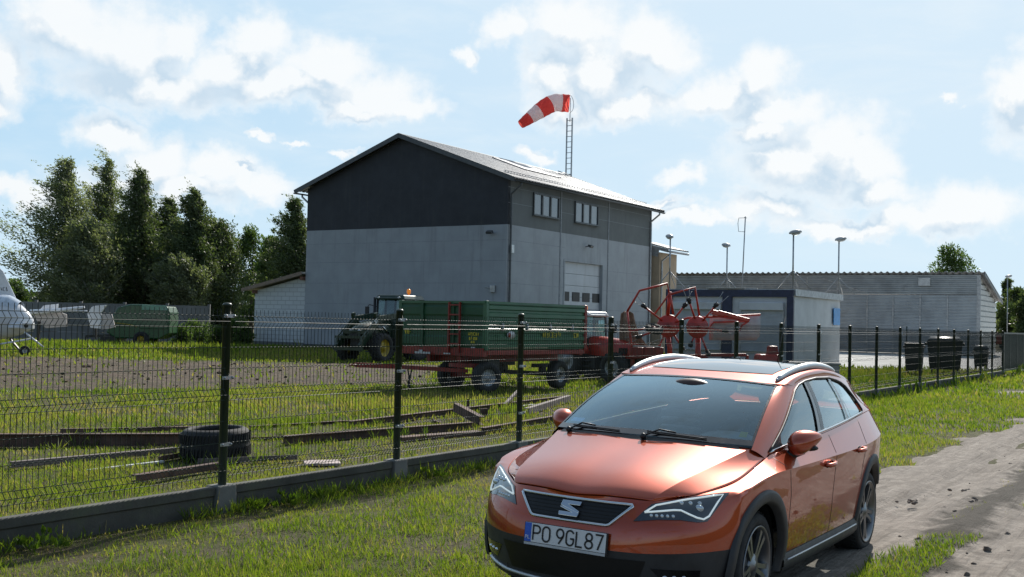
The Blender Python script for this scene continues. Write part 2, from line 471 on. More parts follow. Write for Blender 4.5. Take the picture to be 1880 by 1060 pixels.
def streaks(m, col, amt=.5):
    t = m.node_tree; N = NT(t); bs = t.nodes['Principled BSDF']; src = bs.inputs['Base Color'].links[0].from_socket
    O = N.n('ShaderNodeTexCoord').outputs['Object']
    sn = N.noise(N.vm('MULTIPLY', O, (2.2, 2.2, .16)), 1.6, 5, .6)
    sn2 = N.noise(O, .35, 4, .6)
    t.links.new(N.mix(N.m('MULTIPLY', N.m('MULTIPLY', N.ss(sn, .48, .74), N.ss(sn2, .35, .6)), amt), src, col), bs.inputs['Base Color'])
streaks(M_lt, (.19, .195, .195), .55); streaks(M_dk, (.045, .046, .048), .6); streaks(M_md, (.075, .078, .078), .6); streaks(M_white, (.30, .30, .29), .4)
HX, HY, HH = -.313, 57.507, .567
hall = thing('storage_hall', 'tall grey gabled hall with graphite upper storey and a metal roof', 'building', (HX, HY, 0), fr(HH))
W_, L_, ZD, ZE, ZR_ = 13.6, 16.85, 6.73, 9.12, 11.62
mb = MB()
T = .25
mb.box((-W_ / 2, T / 2, ZD / 2 + .0), (W_, T, ZD))
mb.box((-W_ / 2, L_ - T / 2, ZD / 2), (W_, T, ZD))
mb.box((-W_ + T / 2, L_ / 2, ZD / 2), (T, L_ - 2 * T, ZD))
D0y, D1y, DZ = 5.94, 10.34, 5.2
mb.box((-T / 2, (T + D0y) / 2, ZD / 2), (T, D0y - T, ZD))
mb.box((-T / 2, (D1y + L_ - T) / 2, ZD / 2), (T, L_ - T - D1y, ZD))
mb.box((-T / 2, (D0y + D1y) / 2, (DZ + ZD) / 2), (T, D1y - D0y, ZD - DZ))
mb.build('lower_wall', M_lt, hall)
# joints between the sandwich panels, standing 4 mm proud
mb = MB()
for z in (1.45, 2.6, 3.75, 4.9, 5.95):
    mb.box((-W_ / 2, -.002, z), (W_ - .1, .006, .022))
    for a, b in ((.05, D0y - .05), (D1y + .05, L_ - .05)):
        if not (a > 5 and z > 5.3): mb.box((.002, (a + b) / 2, z), (.006, b - a, .022))
for z in (7.9, 8.7): mb.box((.002, L_ / 2, z - .05), (.006, L_ - .1, .02))
for y in (5.4, 11.0):
    mb.box((.012, y, ZD / 2), (.03, .10, ZD)); mb.box((.012, y, (ZD + ZE) / 2 + .003), (.034, .10, ZE - ZD))
mb.build('panel_joint', M_joint, hall)
mb = MB()
Mg = Matrix(((1, 0, 0, 0), (0, 0, -1, T), (0, 1, 0, 0), (0, 0, 0, 1)))
gab = [(-W_, ZD), (0, ZD), (0, ZE), (-W_ / 2, ZR_), (-W_, ZE)]
mb.prism(gab, T, Mg)
mb.build('gable_wall', M_dk, hall, label='graphite upper gable wall')
mb = MB()
mb.box((-T / 2, (T + L_) / 2, (ZD + ZE) / 2), (T, L_ - T, ZE - ZD)); mb.box((-W_ + T / 2, (T + L_) / 2, (ZD + ZE) / 2), (T, L_ - T, ZE - ZD))
mb.prism(gab, T, Matrix(((1, 0, 0, 0), (0, 0, -1, L_), (0, 1, 0, 0), (0, 0, 0, 1))))
mb.build('upper_wall', M_md, hall, label='mid grey upper side wall')
mb = MB(); mb.box((-W_ / 2, -.03, .15), (W_ + .06, .06, .3)); mb.box((.03, 2.9, .15), (.06, 5.9, .3)); mb.box((.03, 13.6, .15), (.06, 6.5, .3))
mb.build('plinth', mat('dark_plinth', (.09, .09, .095), .8), hall)
# roof: ribbed sheets that really have ribs
sl = (ZR_ - ZE) / (W_ / 2)
def roof_side(sgn, mb, x_out, y0, y1, z_ridge, slope, period=.30, rib=.035, base_off=.10):
    pr = []
    y = y0
    while y < y1:
        for dy, dz in ((0, 0), (period * .55, 0), (period * .62, rib), (period * .9, rib), (period * .97, 0)): pr.append((min(y + dy, y1), dz))
        y += period
    top = []; bot = []
    for yy, dz in pr:
        top.append((0, yy, z_ridge + base_off + dz)); bot.append((sgn * x_out, yy, z_ridge + base_off + dz - slope * x_out))
    mb.grid([top, bot], False, flip=(sgn < 0))
mb = MB()
roof_side(1, mb, W_ / 2 + .62, -.38, L_ + .38, ZR_, sl); roof_side(-1, mb, W_ / 2 + .62, -.38, L_ + .38, ZR_, sl)
mb.v = [(x - W_ / 2, y, z) for x, y, z in mb.v]
rf = mb.build('roof', M_roof, hall, solid=.05)
mb = MB()
for sg in (1, -1):      # verge boards, gutters, ridge cap
    for yy in (-.42, L_ + .42):
        mb = MB(); mb.bar((-W_ / 2, yy, ZR_ + .06), (-W_ / 2 + sg * (W_ / 2 + .65), yy, ZR_ + .06 - sl * (W_ / 2 + .65)), .05, .24)
        mb.build('verge_board', M_trim, rf)
mb = MB()
for sg in (1, -1): mb.bar((-W_ / 2 + sg * .12, -.40, ZR_ + .135), (-W_ / 2 + sg * .12, L_ + .40, ZR_ + .135), .26, .02, up=(sg * sl, 0, 1))
mb.build('ridge_cap', M_trim, rf)
for sg in (1, -1):
    mb = MB(); xg = -W_ / 2 + sg * (W_ / 2 + .68); zg = ZR_ - sl * (W_ / 2 + .62) + .02
    pf = [(math.cos(a) * .075, math.sin(a) * .075) for a in np.linspace(math.pi, 2 * math.pi, 9)]
    mb.grid([[(xg + u, yy, zg + v) for u, v in pf] for yy in (-.4, L_ + .4)], True)
    mb.build('gutter', M_trim, rf, solid=.006)
mb = MB()       # snow guard near the eaves and a raised sheet by the ridge
for k in range(60):
    yy = .2 + k * (L_ - .4) / 59; xx = -.35
    zz = ZR_ + .12 - sl * (xx + W_ / 2)
    mb.bar((xx, yy, zz), (xx + .05, yy, zz + .16), .03, .02)
for dz in (.06, .15): mb.tube([(-.33, .1, ZR_ + .13 - sl * (W_ / 2 - .33) + dz), (-.33, L_ - .1, ZR_ + .13 - sl * (W_ / 2 - .33) + dz)], .014, 6)
mb.build('snow_guard', M_zinc, rf)
mb = MB(); Ms = Matrix.Rotation(math.atan(sl), 3, 'Y')
mb.box((-4.6, 9.2, ZR_ + .20 - sl * (W_ / 2 - 4.6)), (2.4, 4.2, .08), Ms)
mb.build('roof_hatch', M_roof, rf)
# downpipes with swan necks
def downpipe(x0, xw, y, ztop, zbot, r=.055):
    mb = MB(); mb.tube([(x0, y, ztop), (x0, y, ztop - .12), (xw, y, ztop - .55), (xw, y, ztop - .75), (xw, y, zbot + .25), (xw, y, zbot)], r, 10)
    for z in np.arange(zbot + .8, ztop - .8, 1.9): mb.lathe([(r + .012, -.02), (r + .012, .02)], 10, Matrix.Translation((xw, y, z)))
    return mb
zg = ZR_ - sl * (W_ / 2 + .62) - .04
downpipe(.66, .09, .22, zg, .3).build('downpipe', M_trim, hall)
downpipe(.66, .09, L_ - .25, zg, .3).build('downpipe', M_zinc, hall)
downpipe(-W_ - .66, -W_ - .09, .25, zg, .3).build('downpipe', M_zinc, hall)
def window3(y0, y1, z0, z1):
    mb = MB(); t = .075
    mb.box((.035, (y0 + y1) / 2, z0 + t / 2), (.09, y1 - y0, t)); mb.box((.035, (y0 + y1) / 2, z1 - t / 2), (.09, y1 - y0, t))
    for k in range(4):
        y = y0 + t / 2 + (y1 - y0 - t) * k / 3; mb.box((.035, y, (z0 + z1) / 2), (.09, t if k in (0, 3) else t * 1.6, z1 - z0 - 2 * t))
    fr_ = mb.build('window', M_trim, hall)
    mb = MB(); mb.box((.012, (y0 + y1) / 2, (z0 + z1) / 2), (.02, y1 - y0 - t, z1 - z0 - t)); mb.build('pane', M_glass, fr_)
    mb = MB(); mb.box((.09, (y0 + y1) / 2, z0 - .02), (.2, y1 - y0 + .1, .03)); mb.build('sill', M_md, fr_)
window3(2.45, 5.12, 7.42, 8.62); window3(6.9, 9.64, 7.42, 8.62)
# sectional door in its recess
mb = MB()
for k in range(8): mb.box((-.20, (D0y + D1y) / 2, .33 + k * .65), (.05, D1y - D0y, .635))
dr = mb.build('sectional_door', M_white, hall, bevel=.006)
for k in range(4):
    y = 6.35 + k * 1.19
    mb = MB(); mb.box((-.165, y, 3.28), (.02, .86, .52)); p = mb.build('door_window', M_black, dr)
    mb = MB(); mb.box((-.152, y, 3.28), (.012, .74, .40)); mb.build('pane', M_black, p)
mb = MB()
for y, s_g in ((D0y - .06, 1), (D1y + .06, -1)): mb.box((.014, y, DZ / 2), (.028, .12, DZ))
mb.box((.014, (D0y + D1y) / 2, DZ + .06), (.028, D1y - D0y + .24, .12))
mb.build('door_frame', M_lt, hall)
def floodlight(P, n, parent, m=None):
    P = Vector(P); n = Vector(n); mb = MB()
    mb.bar(P, P + n * .28 + Vector((0, 0, .04)), .05)
    q = P + n * .34 + Vector((0, 0, .02)); s_ = Vector((0, 0, 1)).cross(n)
    mb.bar(q - s_ * .17, q + s_ * .17, .20, .13, up=(n.x * .5, n.y * .5, 1))
    return mb.build('floodlight', m or M_trim, parent, bevel=.012)
floodlight((-.85, 0, 6.3), (0, -1, 0), hall); floodlight((0, 8.25, 6.15), (1, 0, 0), hall)
mb = MB(); mb.box((.06, .42, 5.5), (.12, .26, .42)); mb.build('alarm_box', mat('white_box', (.75, .76, .76), .4), hall, bevel=.03)
mb = MB(); mb.box((-.75, -.06, 3.45), (.3, .12, .36)); mb.tube([(-.9, -.1, 3.5), (-1.1, -.25, 3.52)], .03, 8); mb.build('socket_box', M_zinc, hall, bevel=.02)

# windsock on the roof
ws = thing('windsock', 'red and white striped windsock flying from a ladder mast above the grey hall', 'windsock', rz=fr(HH), loc=(HX, HY, 0))
xb, yb = -6.2, 17.0
zb = ZR_ + .1 - sl * (xb + W_ / 2) - .02
# ladder mast in world-true vertical
mb = MB()
for dx in (-.2, .2): mb.bar((xb + dx, yb, zb - abs(dx) * 0), (xb + dx, yb, zb + 3.95), .10, .06)
mb.bar((xb + .2, yb, zb - .1), (xb + .2, yb, zb + .1), .10, .06)
for k in range(11): mb.bar((xb - .2, yb, zb + .2 + k * .36), (xb + .2, yb, zb + .2 + k * .36), .035)
for dx in (-.25, .2): mb.tube([(xb + dx, yb, zb + .12), (xb + dx + .1, yb - 1.9, zb + .16)], .03, 6)
for k in range(4): mb.bar((xb - .2, yb - .3 - .4 * k, zb + .14), (xb + .25, yb - .3 - .4 * k, zb + .14 - .08), .03)
mb.build('mast', M_zinc, ws)
mb = MB(); mb.tube([(xb + .02, yb, zb + 3.7), (xb + .02, yb, zb + 5.28)], .025, 8); mb.build('pole', M_zinc, ws)
ex = Vector((math.cos(HH), math.sin(HH), 0)); ey = Vector((-math.sin(HH), math.cos(HH), 0))   # world right / forward in hall axes
top = Vector((xb + .02, yb, zb + 4.98))
def W2(r, u, f=0): return top + ex * r + Vector((0, 0, u)) + ey * f
path = [W2(-.06, -.06), W2(-.50, -.04), W2(-1.02, -.05, -.1), W2(-1.50, -.28, -.2), W2(-1.98, -.62, -.3), W2(-2.5, -1.02, -.4), W2(-3.0, -1.42, -.5), W2(-3.28, -1.64, -.55)]
rad = [.58, .59, .58, .57, .53, .44, .34, .27]
cl = []
for i in range(len(path) - 1):
    for k in range(6):
        t = k / 6
        p0, p1, p2, p3 = path[max(i - 1, 0)], path[i], path[i + 1], path[min(i + 2, len(path) - 1)]
        q = .5 * ((2 * p1) + (p2 - p0) * t + (2 * p0 - 5 * p1 + 4 * p2 - p3) * t * t + (-p0 + 3 * p1 - 3 * p2 + p3) * t ** 3)
        cl.append((q, rad[i] * (1 - t) + rad[i + 1] * t))
cl.append((path[-1], rad[-1]))
arc = np.cumsum([0] + [(cl[i + 1][0] - cl[i][0]).length for i in range(len(cl) - 1)]); Ltot = arc[-1]
M_sr = mat('red_cloth', (.58, .06, .05), .8, var=.08); M_sw = mat('white_cloth', (.75, .74, .74), .8, var=.04)
for _m in (M_sr, M_sw):
    _t = _m.node_tree; _b = _t.nodes['Principled BSDF']; _b.inputs['Transmission Weight'].default_value = 0
    tr = _t.nodes.new('ShaderNodeBsdfTranslucent'); mx = _t.nodes.new('ShaderNodeMixShader'); mx.inputs[0].default_value = .45
    tr.inputs[0].default_value = (.85, .13, .11, 1) if _m is M_sr else (.9, .9, .9, 1)
    _t.links.new(_b.outputs[0], mx.inputs[1]); _t.links.new(tr.outputs[0], mx.inputs[2]); _t.links.new(mx.outputs[0], _t.nodes['Material Output'].inputs[0])
bands = [0, .15, .34, .58, .79, 1.0001]
for b in range(5):
    idx = [i for i in range(len(cl)) if bands[b] - .5 / len(cl) <= arc[i] / Ltot <= bands[b + 1] + .5 / len(cl)]
    mb = MB(); mb.tube([cl[i][0] for i in idx], [cl[i][1] * (1 + .02 * math.sin(i * 1.3)) for i in idx], 20, cap=False)
    mb.build('sock_band', M_sr if b % 2 == 0 else M_sw, ws, label=('red' if b % 2 == 0 else 'white') + ' band of the sock')
mb = MB(); mb.lathe([(.58, -.02), (.60, 0), (.58, .02), (.56, 0)], 24, Matrix.Translation(path[0]) @ Matrix.Rotation(math.pi / 2, 4, 'Y') @ Matrix.Rotation(0, 4, 'X'), closed=True)
mb.build('ring', M_zinc, ws)

# white lean-to shed against the left flank of the hall
M_brick = mat('white_brick', (.45, .47, .47), .85, var=.06, scale=3, bump=.3, bscale=30)
_t = M_brick.node_tree; _N = NT(_t)
_O = _N.n('ShaderNodeTexCoord').outputs['Object']
_s = _N.n('ShaderNodeSeparateXYZ', {0: _O})
_br = _N.n('ShaderNodeTexBrick', {'Vector': _N.n('ShaderNodeCombineXYZ', {0: _s.outputs[0], 1: _s.outputs[2]}).outputs[0], 'Scale': 1., 'Mortar Size': .018, 'Brick Width': .6, 'Row Height': .25, 'Color1': (.60, .62, .63, 1), 'Color2': (.55, .57, .58, 1), 'Mortar': (.36, .37, .38, 1)})
_t.links.new(_br.outputs[0], _t.nodes['Principled BSDF'].inputs['Base Color'])
lean = thing('lean_to_shed', 'low white brick lean-to with a sloping roof beside the hall', 'shed', (HX, HY, 0), fr(HH))
Ml = Matrix(((1, 0, 0, 0), (0, 0, -1, 6.2), (0, 1, 0, 0), (0, 0, 0, 1)))
mb = MB(); mb.prism([(-17.75, .35), (-W_ - .02, .35), (-W_ - .02, 4.15), (-17.75, 3.3)], 6.0, Ml); mb.build('wall', M_brick, lean)
mb = MB(); mb.prism([(-17.78, 0), (-W_ - .02, 0), (-W_ - .02, .35), (-17.78, .35)], 6.05, Ml); mb.build('plinth', mat('grey_plinth', (.16, .165, .17), .85), lean)
mb = MB(); mb.bar((-18.35, 3.1, 3.36), (-W_ - .03, 3.1, 4.33), 6.8, .10, up=(0, 0, 1))
rfl = mb.build('roof', mat('pale_roof_board', (.40, .37, .33), .6), lean)
mb = MB(); mb.bar((-18.35, -.33, 3.33), (-W_ - .03, -.33, 4.30), .04, .20); mb.build('fascia_board', mat('brown_board', (.22, .16, .12), .7), rfl)
mb = MB(); mb.bar((-17.6, -.16, 3.24), (-17.6, .2, 3.24), .12, .2); mb.bar((-W_ - .2, -.16, 4.02), (-W_ - .2, .2, 4.02), .2, .2); mb.build('beam_end', mat('reddish_beam', (.20, .10, .07), .7), rfl)

# tan annexe behind the hall
tan = thing('tan_annexe', 'tan rendered annexe with a low roof showing past the end of the hall', 'building', (HX, HY, 0), fr(HH))
M_tan = mat('tan_render', (.40, .31, .22), .9, var=.07, scale=.9, bump=.25, bscale=60)
mb = MB(); mb.box((-5.5, 17.05 + 1.3, 3.2), (12.0, 2.6, 6.4)); mb.build('wall', M_tan, tan)
mb = MB(); roof_side(1, mb, 2.2, 16.92, 19.9, 7.05, .27); roof_side(-1, mb, 10, 16.92, 19.9, 7.05, .12); mb.v = [(x - 1., y, z) for x, y, z in mb.v]
rt = mb.build('roof', M_roof, tan, solid=.05)
mb = MB(); mb.bar((-1, 16.93, 7.02), (1.15, 16.93, 6.46), .05, .2); mb.build('verge_board', M_zinc, rt); mb = MB(); mb.bar((-1, 16.99, 6.7), (.45, 16.99, 6.35), .05, .5); mb.build('soffit_board', M_zinc, rt)
downpipe(1.15, .58, 17.25, 6.40, .2).build('downpipe', M_zinc, tan)
mb = MB(); mb.tube([(1.2, 16.95, 6.42), (1.2, 19.9, 6.42)], .07, 8); mb.build('gutter', M_zinc, rt)

# container office, blue frame and white panels
CX, CY = 11.74, 47.40
off = thing('site_office', 'white container office with a dark blue frame and two roller shutters', 'container office', (CX, CY, 0), fr(HF))
M_blue = mat('dark_blue_paint', (.016, .022, .058), .45, var=.15)
M_cw = mat('office_white', (.54, .55, .56), .6, var=.05, scale=1.2, dirt=((.33, .31, .28), .2, .9))
CW, CL, CH = 5.75, 7.15, 3.36
mb = MB(); mb.box((-CW / 2, CL / 2, CH / 2), (CW - .12, CL - .12, CH - .12)); mb.build('wall', M_cw, off)
mb = MB()
for x in (-CW + .14, -CW / 2 - .02, -.12):
    mb.box((x, .01, (CH - .3) / 2), (.28 if x > -.2 or x < -5 else .42, .14, CH - .3))
mb.box((-CW / 2, .01, CH - .15), (CW, .16, .30))
mb.box((-CW / 2, .01, .1), (CW - .9, .1, .2))
mb.build('frame', M_blue, off)
mb = MB(); mb.box((0, CL / 2 + .045, CH - .10), (.14, CL - .1, .28)); mb.box((-CW, CL / 2 + .045, CH - .10), (.12, CL - .1, .28)); mb.box((-CW / 2, CL / 2 + .045, CH + .02), (CW - .16, CL - .1, .04)); mb.build('roof_rim', M_zinc, off)
M_shut = rib_mat('shutter_slats', (.40, .42, .44), 2, .055, .008, .5)
for x0, x1 in ((-5.32, -3.2), (-2.25, -.45)):
    mb = MB(); mb.box(((x0 + x1) / 2, -.0, 1.65), (x1 - x0, .05, 1.75)); s_ = mb.build('roller_shutter', M_shut, off)
    mb = MB(); mb.box(((x0 + x1) / 2, -.06, 2.66), (x1 - x0 + .1, .2, .34)); mb.build('shutter_box', M_cw, s_, bevel=.03)
    mb = MB()
    for x in (x0 - .03, x1 + .03): mb.box((x, -.01, 1.63), (.06, .08, 1.75))
    mb.build('guide_rail', M_zinc, s_)
    mb = MB(); mb.box(((x0 + x1) / 2, -.05, .76), (x1 - x0 + .1, .16, .04)); mb.build('sill', M_zinc, s_)
sg = MB(); sg.box((.02, 6.3, 2.35), (.03, 1.0, .78))
o = sg.build('notice_board', mat('blue_sign', (.05, .27, .60), .4, var=.1), None); o.location = (CX, CY, 0); o.rotation_euler.z = fr(HF)
tag(o, 'bright blue notice board on the right wall of the white container office', 'sign')
mb = MB()
for k in range(4): mb.box((-3.4 + k * .35, .5 + (k % 2) * .4, CH + .07), (.9, 1.2, .05), Matrix.Rotation(.1 * k, 3, 'Z'))
o = mb.build('loose_boards', mat('grey_board', (.35, .34, .32), .8), None, bevel=.005); o.location = (CX, CY, 0); o.rotation_euler.z = fr(HF)
tag(o, 'loose grey boards lying on the front edge of the container office roof', 'boards')

# lamps and aerial standing on the office roof
M_lampg = mat('lamp_grey', (.42, .43, .44), .4, var=.08)
def area_lamp(label, x, y, frame, base_z, hgt, turn, tripod=True, grp='area lamps on thin poles'):
    L = thing('street_lamp', label, 'lamp', frame @ Vector((x, y, 0)), fr(HF), grp)
    mb = MB(); mb.tube([(0, 0, base_z), (0, 0, base_z + hgt)], .035, 8); mb.build('pole', M_zinc, L)
    if tripod:
        mb = MB()
        for a in (0, math.pi): mb.tube([(.75 * math.cos(a), .12, base_z - (.0)), (0, .0, base_z + .8)], .022, 6)
        mb.tube([(0, .75, base_z), (0, 0, base_z + .8)], .022, 6)
        mb.build('brace', M_zinc, L)
    Mh = Matrix.Translation((0, 0, base_z + hgt + .06)) @ Matrix.Rotation(turn, 4, 'Z') @ Matrix.Rotation(R(-9), 4, 'Y')
    mb = MB(); mb.sphere((0, 0, 0), 1, 16, 10, (.27, .14, .12)); mb.v = [tuple(Mh @ Vector((x + .08, y, max(z, -.04) + .02))) for x, y, z in mb.v]
    hd = mb.build('lamp_head', M_lampg, L)
    mb = MB(); mb.sphere((0, 0, 0), 1, 14, 8, (.20, .11, .08)); mb.v = [tuple(Mh @ Vector((x + .10, y, min(z, 0) - .02))) for x, y, z in mb.v]
    mb.build('lamp_glass', mat('lamp_glass', (.55, .57, .58), .15, coat=.5), hd)
    return L
FO = Matrix.Translation((CX, CY, 0)) @ Matrix.Rotation(fr(HF), 4, 'Z')
area_lamp('area lamp nearest the hall, over the far left front corner of the office', -5.7, .2, FO, CH + .03, 2.25, 2.5)
area_lamp('smallest area lamp, left of the aerial on the office roof', -5.62, 6.9, FO, CH + .03, 2.33, 2.8)
area_lamp('tallest area lamp, over the blue corner post of the container office', -.1, .2, FO, CH + .03, 2.3, .35)
area_lamp('area lamp above the blue notice board at the rear corner of the office', -.05, 6.75, FO, CH + .03, 2.5, .3)
an = thing('aerial', 'thin aerial mast with a looped wire top on the container office roof', 'aerial', FO @ Vector((-3.75, 4, 0)), fr(HF))
mb = MB(); mb.tube([(0, 0, CH), (.12, 0, CH + 3.55)], .028, 8); mb.build('mast', M_zinc, an)
mb = MB(); lp = [(.12, 0, 6.85), (-.2, 0, 6.85), (-.24, 0, 6.6), (-.2, 0, 6.22), (.1, 0, 6.2)]; mb.tube(lp, .014, 6); mb.tube([(.12, -.12, 6.86), (.12, .2, 6.86)], .016, 6); mb.build('wire_loop', M_zinc, an)

# long metal shed
SX, SY, SH = 35.3, 84.0, .54
shed = thing('metal_shed', 'long corrugated metal shed with a single-pitch roof behind the office', 'shed', (SX, SY, 0), fr(SH))
x0, x1 = -25.2, -.76
M_cor = rib_mat('galvanised_horizontal', (.36, .37, .38), 2, .20, .03, .42, .55, dirt=((.2, .2, .2), .2, .4))
M_cor2 = rib_mat('galvanised_upper', (.26, .27, .275), 2, .24, .05, .4, .6, dirt=((.14, .14, .14), .25, .5))
def corr_wall(mb, xa, xb, y, z0, z1, per, dep, axis='x'):
    rows = []; z = z0
    while z < z1 - 1e-4:
        for dz, dd in ((0, 0), (per * .38, 0), (per * .5, dep), (per * .88, dep)):
            if z + dz <= z1: rows.append((z + dz, dd))
        z += per
    rows.append((z1, 0))
    if axis == 'x': mb.grid([[(xa, y - dd, zz), (xb, y - dd, zz)] for zz, dd in rows], False)
    else: mb.grid([[(y + dd, xa, zz), (y + dd, xb, zz)] for zz, dd in rows], False)
M_gal = mat('galvanised_plain', (.30, .325, .345), .42, .5, var=.12, scale=.5, dirt=((.22, .21, .2), .3, .5))
M_galu = mat('galvanised_dark', (.26, .28, .29), .42, .5, var=.15, scale=.6, dirt=((.13, .13, .13), .35, .6))
mb = MB(); corr_wall(mb, x0, x1, 0, .1, 4.55, .22, .045); mb.build('wall', M_gal, shed)
mb = MB(); corr_wall(mb, x0, x1, -.03, 4.6, 6.1, .30, .07); mb.build('upper_wall', M_galu, shed, label='darker upper cladding')
mb = MB()
rows = []
M_slat = mat('pale_slats', (.50, .51, .50), .5, .2, var=.1)
for k in range(14):
    z = .25 + k * .40; yb = min(8.4, (6.1 - (z + .35)) / .205 + 0) if z + .35 > 4.4 else 8.4
    if yb > .4: mb.box((x1 + .03, yb / 2 + .05, z + .16), (.05, yb - .1, .31), Matrix.Rotation(.08, 3, 'Y'))
mb.build('side_slats', M_slat, shed)
mb = MB(); mb.prism([(.02, .1), (8.4, .1), (8.4, 4.35), (.02, 6.05)], .06, Matrix(((0, 0, 1, x1 - .08), (1, 0, 0, 0), (0, 1, 0, 0), (0, 0, 0, 1)))); mb.build('side_wall', M_galu, shed)
for x in (x1 + .02, x0 + .1): mb = MB(); mb.box((x, -.06, 3.05), (.26, .1, 6.0)); mb.build('corner_post', M_zinc, shed)
for x in (-13.6, -11.2, -8.85, -6.9, -4.9, -2.93): mb = MB(); mb.box((x, -.075, 2.3 if x > -10 else 3.05), (.09, .05, 4.5 if x > -10 else 6.0)); mb.build('post', M_zinc, shed)
mb = MB()
per = .47; n_ = int((x1 - x0 + .9) / per * 8)
ra = []; rb = []
for i in range(n_ + 1):
    x = x0 - .4 + i * per / 8; dz = .085 * max(-.35, math.cos(2 * math.pi * i / 8))
    ra.append((x, -.45, 6.26 + dz)); rb.append((x, 9.0, 6.26 - 9.45 * .205 + dz))
mb.grid([ra, rb], True)
sr = mb.build('roof', mat('weathered_roof', (.20, .195, .19), .7, .1, var=.2, scale=.8), shed, solid=.03)
mb = MB(); mb.bar((x1 + .45, -.4, 6.12), (x1 + .45, 9, 4.2), .06, .2); mb.build('verge_board', M_trim, sr)
mb = MB(); mb.bar((-12.6, -.08, 5.9), (-9.3, -.08, 4.8), .09, .05); mb.bar((-9.0, -.08, 4.8), (-12.0, -.08, 4.85), .09, .05); mb.build('brace', M_zinc, shed)
mb = MB(); mb.box((-4.6, -.14, 5.55), (.85, .2, .62)); mb.build('vent_box', mat('pale_grey_box', (.45, .46, .46), .5), shed, bevel=.02)
mb = MB(); mb.box((-4.0, 8.3, 2.2), (6, .1, 4.2)); mb.build('rear_wall', M_gal, shed)
FS = Matrix.Translation((SX, SY, 0)) @ Matrix.Rotation(fr(SH), 4, 'Z')
area_lamp('area lamp on the low end of the metal shed at the far right', x1 + 1.2, 6.0, FS, 0, 6.15, .3, False)

# concrete panel wall along the far side of the yard
cw = thing('concrete_wall', 'long dark grey concrete panel wall below the trees', 'wall', (0, 0, 0))
M_cwall = mat('grey_concrete', (.17, .17, .17), .9, var=.15, scale=.7, bump=.3, bscale=25, dirt=((.10, .10, .09), .3, .4))
pA, pB = Vector((-36, 66.5, 0)), Vector((-19.2, 72.2, 0))
nseg = 7
for i in range(nseg):
    a = pA.lerp(pB, i / nseg); b = pA.lerp(pB, (i + 1) / nseg); mb = MB()
    for r_ in range(4): mb.bar(a + Vector((0, 0, .3 + r_ * .6)), b + Vector((0, 0, .3 + r_ * .6)), .07, .585)
    mb.build('panel', M_cwall, cw)
for i in range(nseg + 1):
    a = pA.lerp(pB, i / nseg); mb = MB(); mb.box((a.x, a.y, 1.25), (.16, .16, 2.5)); mb.build('post', M_cwall, cw)
# ================================================================ mesh fence along the track
M_gpost = mat('green_post', (.010, .022, .014), .42, var=.2, spec=.6)
M_wire = mat('green_wire', (.012, .026, .017), .52, .0, var=.2, spec=.35)
M_vert = mat('dark_wire', (.008, .014, .010), .55, var=.2)
M_plinth = mat('concrete_plinth', (.066, .064, .055), .9, var=.15, scale=2.5, bump=.5, bscale=30, dirt=((.10, .11, .07), .4, 2.2))
M_sock = mat('concrete_socket', (.15, .15, .14), .9, var=.1, scale=4, bump=.4, bscale=40, dirt=((.18, .18, .15), .3, 4))
fence = thing('mesh_fence', 'dark green welded mesh fence on a low concrete plinth along the track', 'fence', (FX, FY, 0), fr(HF))
SPC, PT, PH = 2.52, .226, 1.62
NP = 17
_rp = {}
_trng = random.Random(3)
tilt_ = {}
for i in range(-1, NP + 1):
    y = i * SPC
    tx_, ty_ = _trng.uniform(-.006, .006), _trng.uniform(-.006, .006)
    mb = MB(); nn = 14; r = .038
    pr = [(r, 0), (r, PH - .012), (r + .004, PH - .012), (r + .004, PH + .004), (r * .8, PH + .014), (0, PH + .018)]
    mb.lathe(pr, nn, Matrix.Translation((0, y, PT - .02)))
    mb.v = [(x + (z - PT) * tx_, yy + (z - PT) * ty_, z) for x, yy, z in mb.v]
    po = mb.build('post', M_gpost, fence)
    for z in (.36, .95, 1.5):
        mb = MB(); mb.bar((.03, y - .055, PT + z), (.03, y + .055, PT + z), .022, .03); mb.sphere((.045, y + .05, PT + z), .012, 8, 6); mb.sphere((.045, y - .05, PT + z), .012, 8, 6)
        if i < 8: mb.build('clamp', M_zinc, po)
    mb = MB(); mb.box((-.01, y, .085), (.17, .24, .29), taper=(.92, .92)); mb.build('socket', M_sock, fence, bevel=.012)
    if i < NP:
        mb = MB(); L = SPC - .25; yc = y + SPC / 2
        mb.prism([(-.03, -.1), (.03, -.1), (.03, .135), (.045, .15), (.045, .215), (.035, .222), (-.035, .222), (-.045, .215), (-.045, .15), (-.03, .135)], L, Matrix(((1, 0, 0, 0), (0, 0, -1, yc + L / 2), (0, 1, 0, 0), (0, 0, 0, 1))))
        mb.build('plinth', M_plinth, fence)
def panel_mesh(near):
    mb = MB(); zs = []
    # profile of one upright wire: three pressed folds towards the track
    prof = [(0, .0), (0, .055), (.045, .105), (0, .155), (0, .72), (.045, .77), (0, .82), (0, 1.37), (.045, 1.42), (0, 1.47), (0, 1.53)]
    n = 4 if near else 3
    wr = .0034 if near else .0036
    for k in range(50):
        y = .045 + k * .0496
        mb.tube([(x, y, z) for x, z in prof], wr, n, cap=False)
    mb.cur = 1
    for z, x in ((.055, 0), (.105, .045), (.155, 0), (.345, 0), (.535, 0), (.72, 0), (.77, .045), (.82, 0), (1.005, 0), (1.19, 0), (1.37, 0), (1.42, .045), (1.47, 0)):
        mb.tube([(x + .004, .03, z), (x + .004, SPC - .03, z)], .0032, 5 if near else 3, cap=False)
    return mb
pn = panel_mesh(True); pf = panel_mesh(False)
pa = pn.build('wire_panel', [M_vert, M_wire], fence); pa.location = (.028, -SPC, PT + .03)
pb = pf.build('wire_panel', [M_vert, M_wire], fence); pb.location = (.028, 6 * SPC, PT + .03)
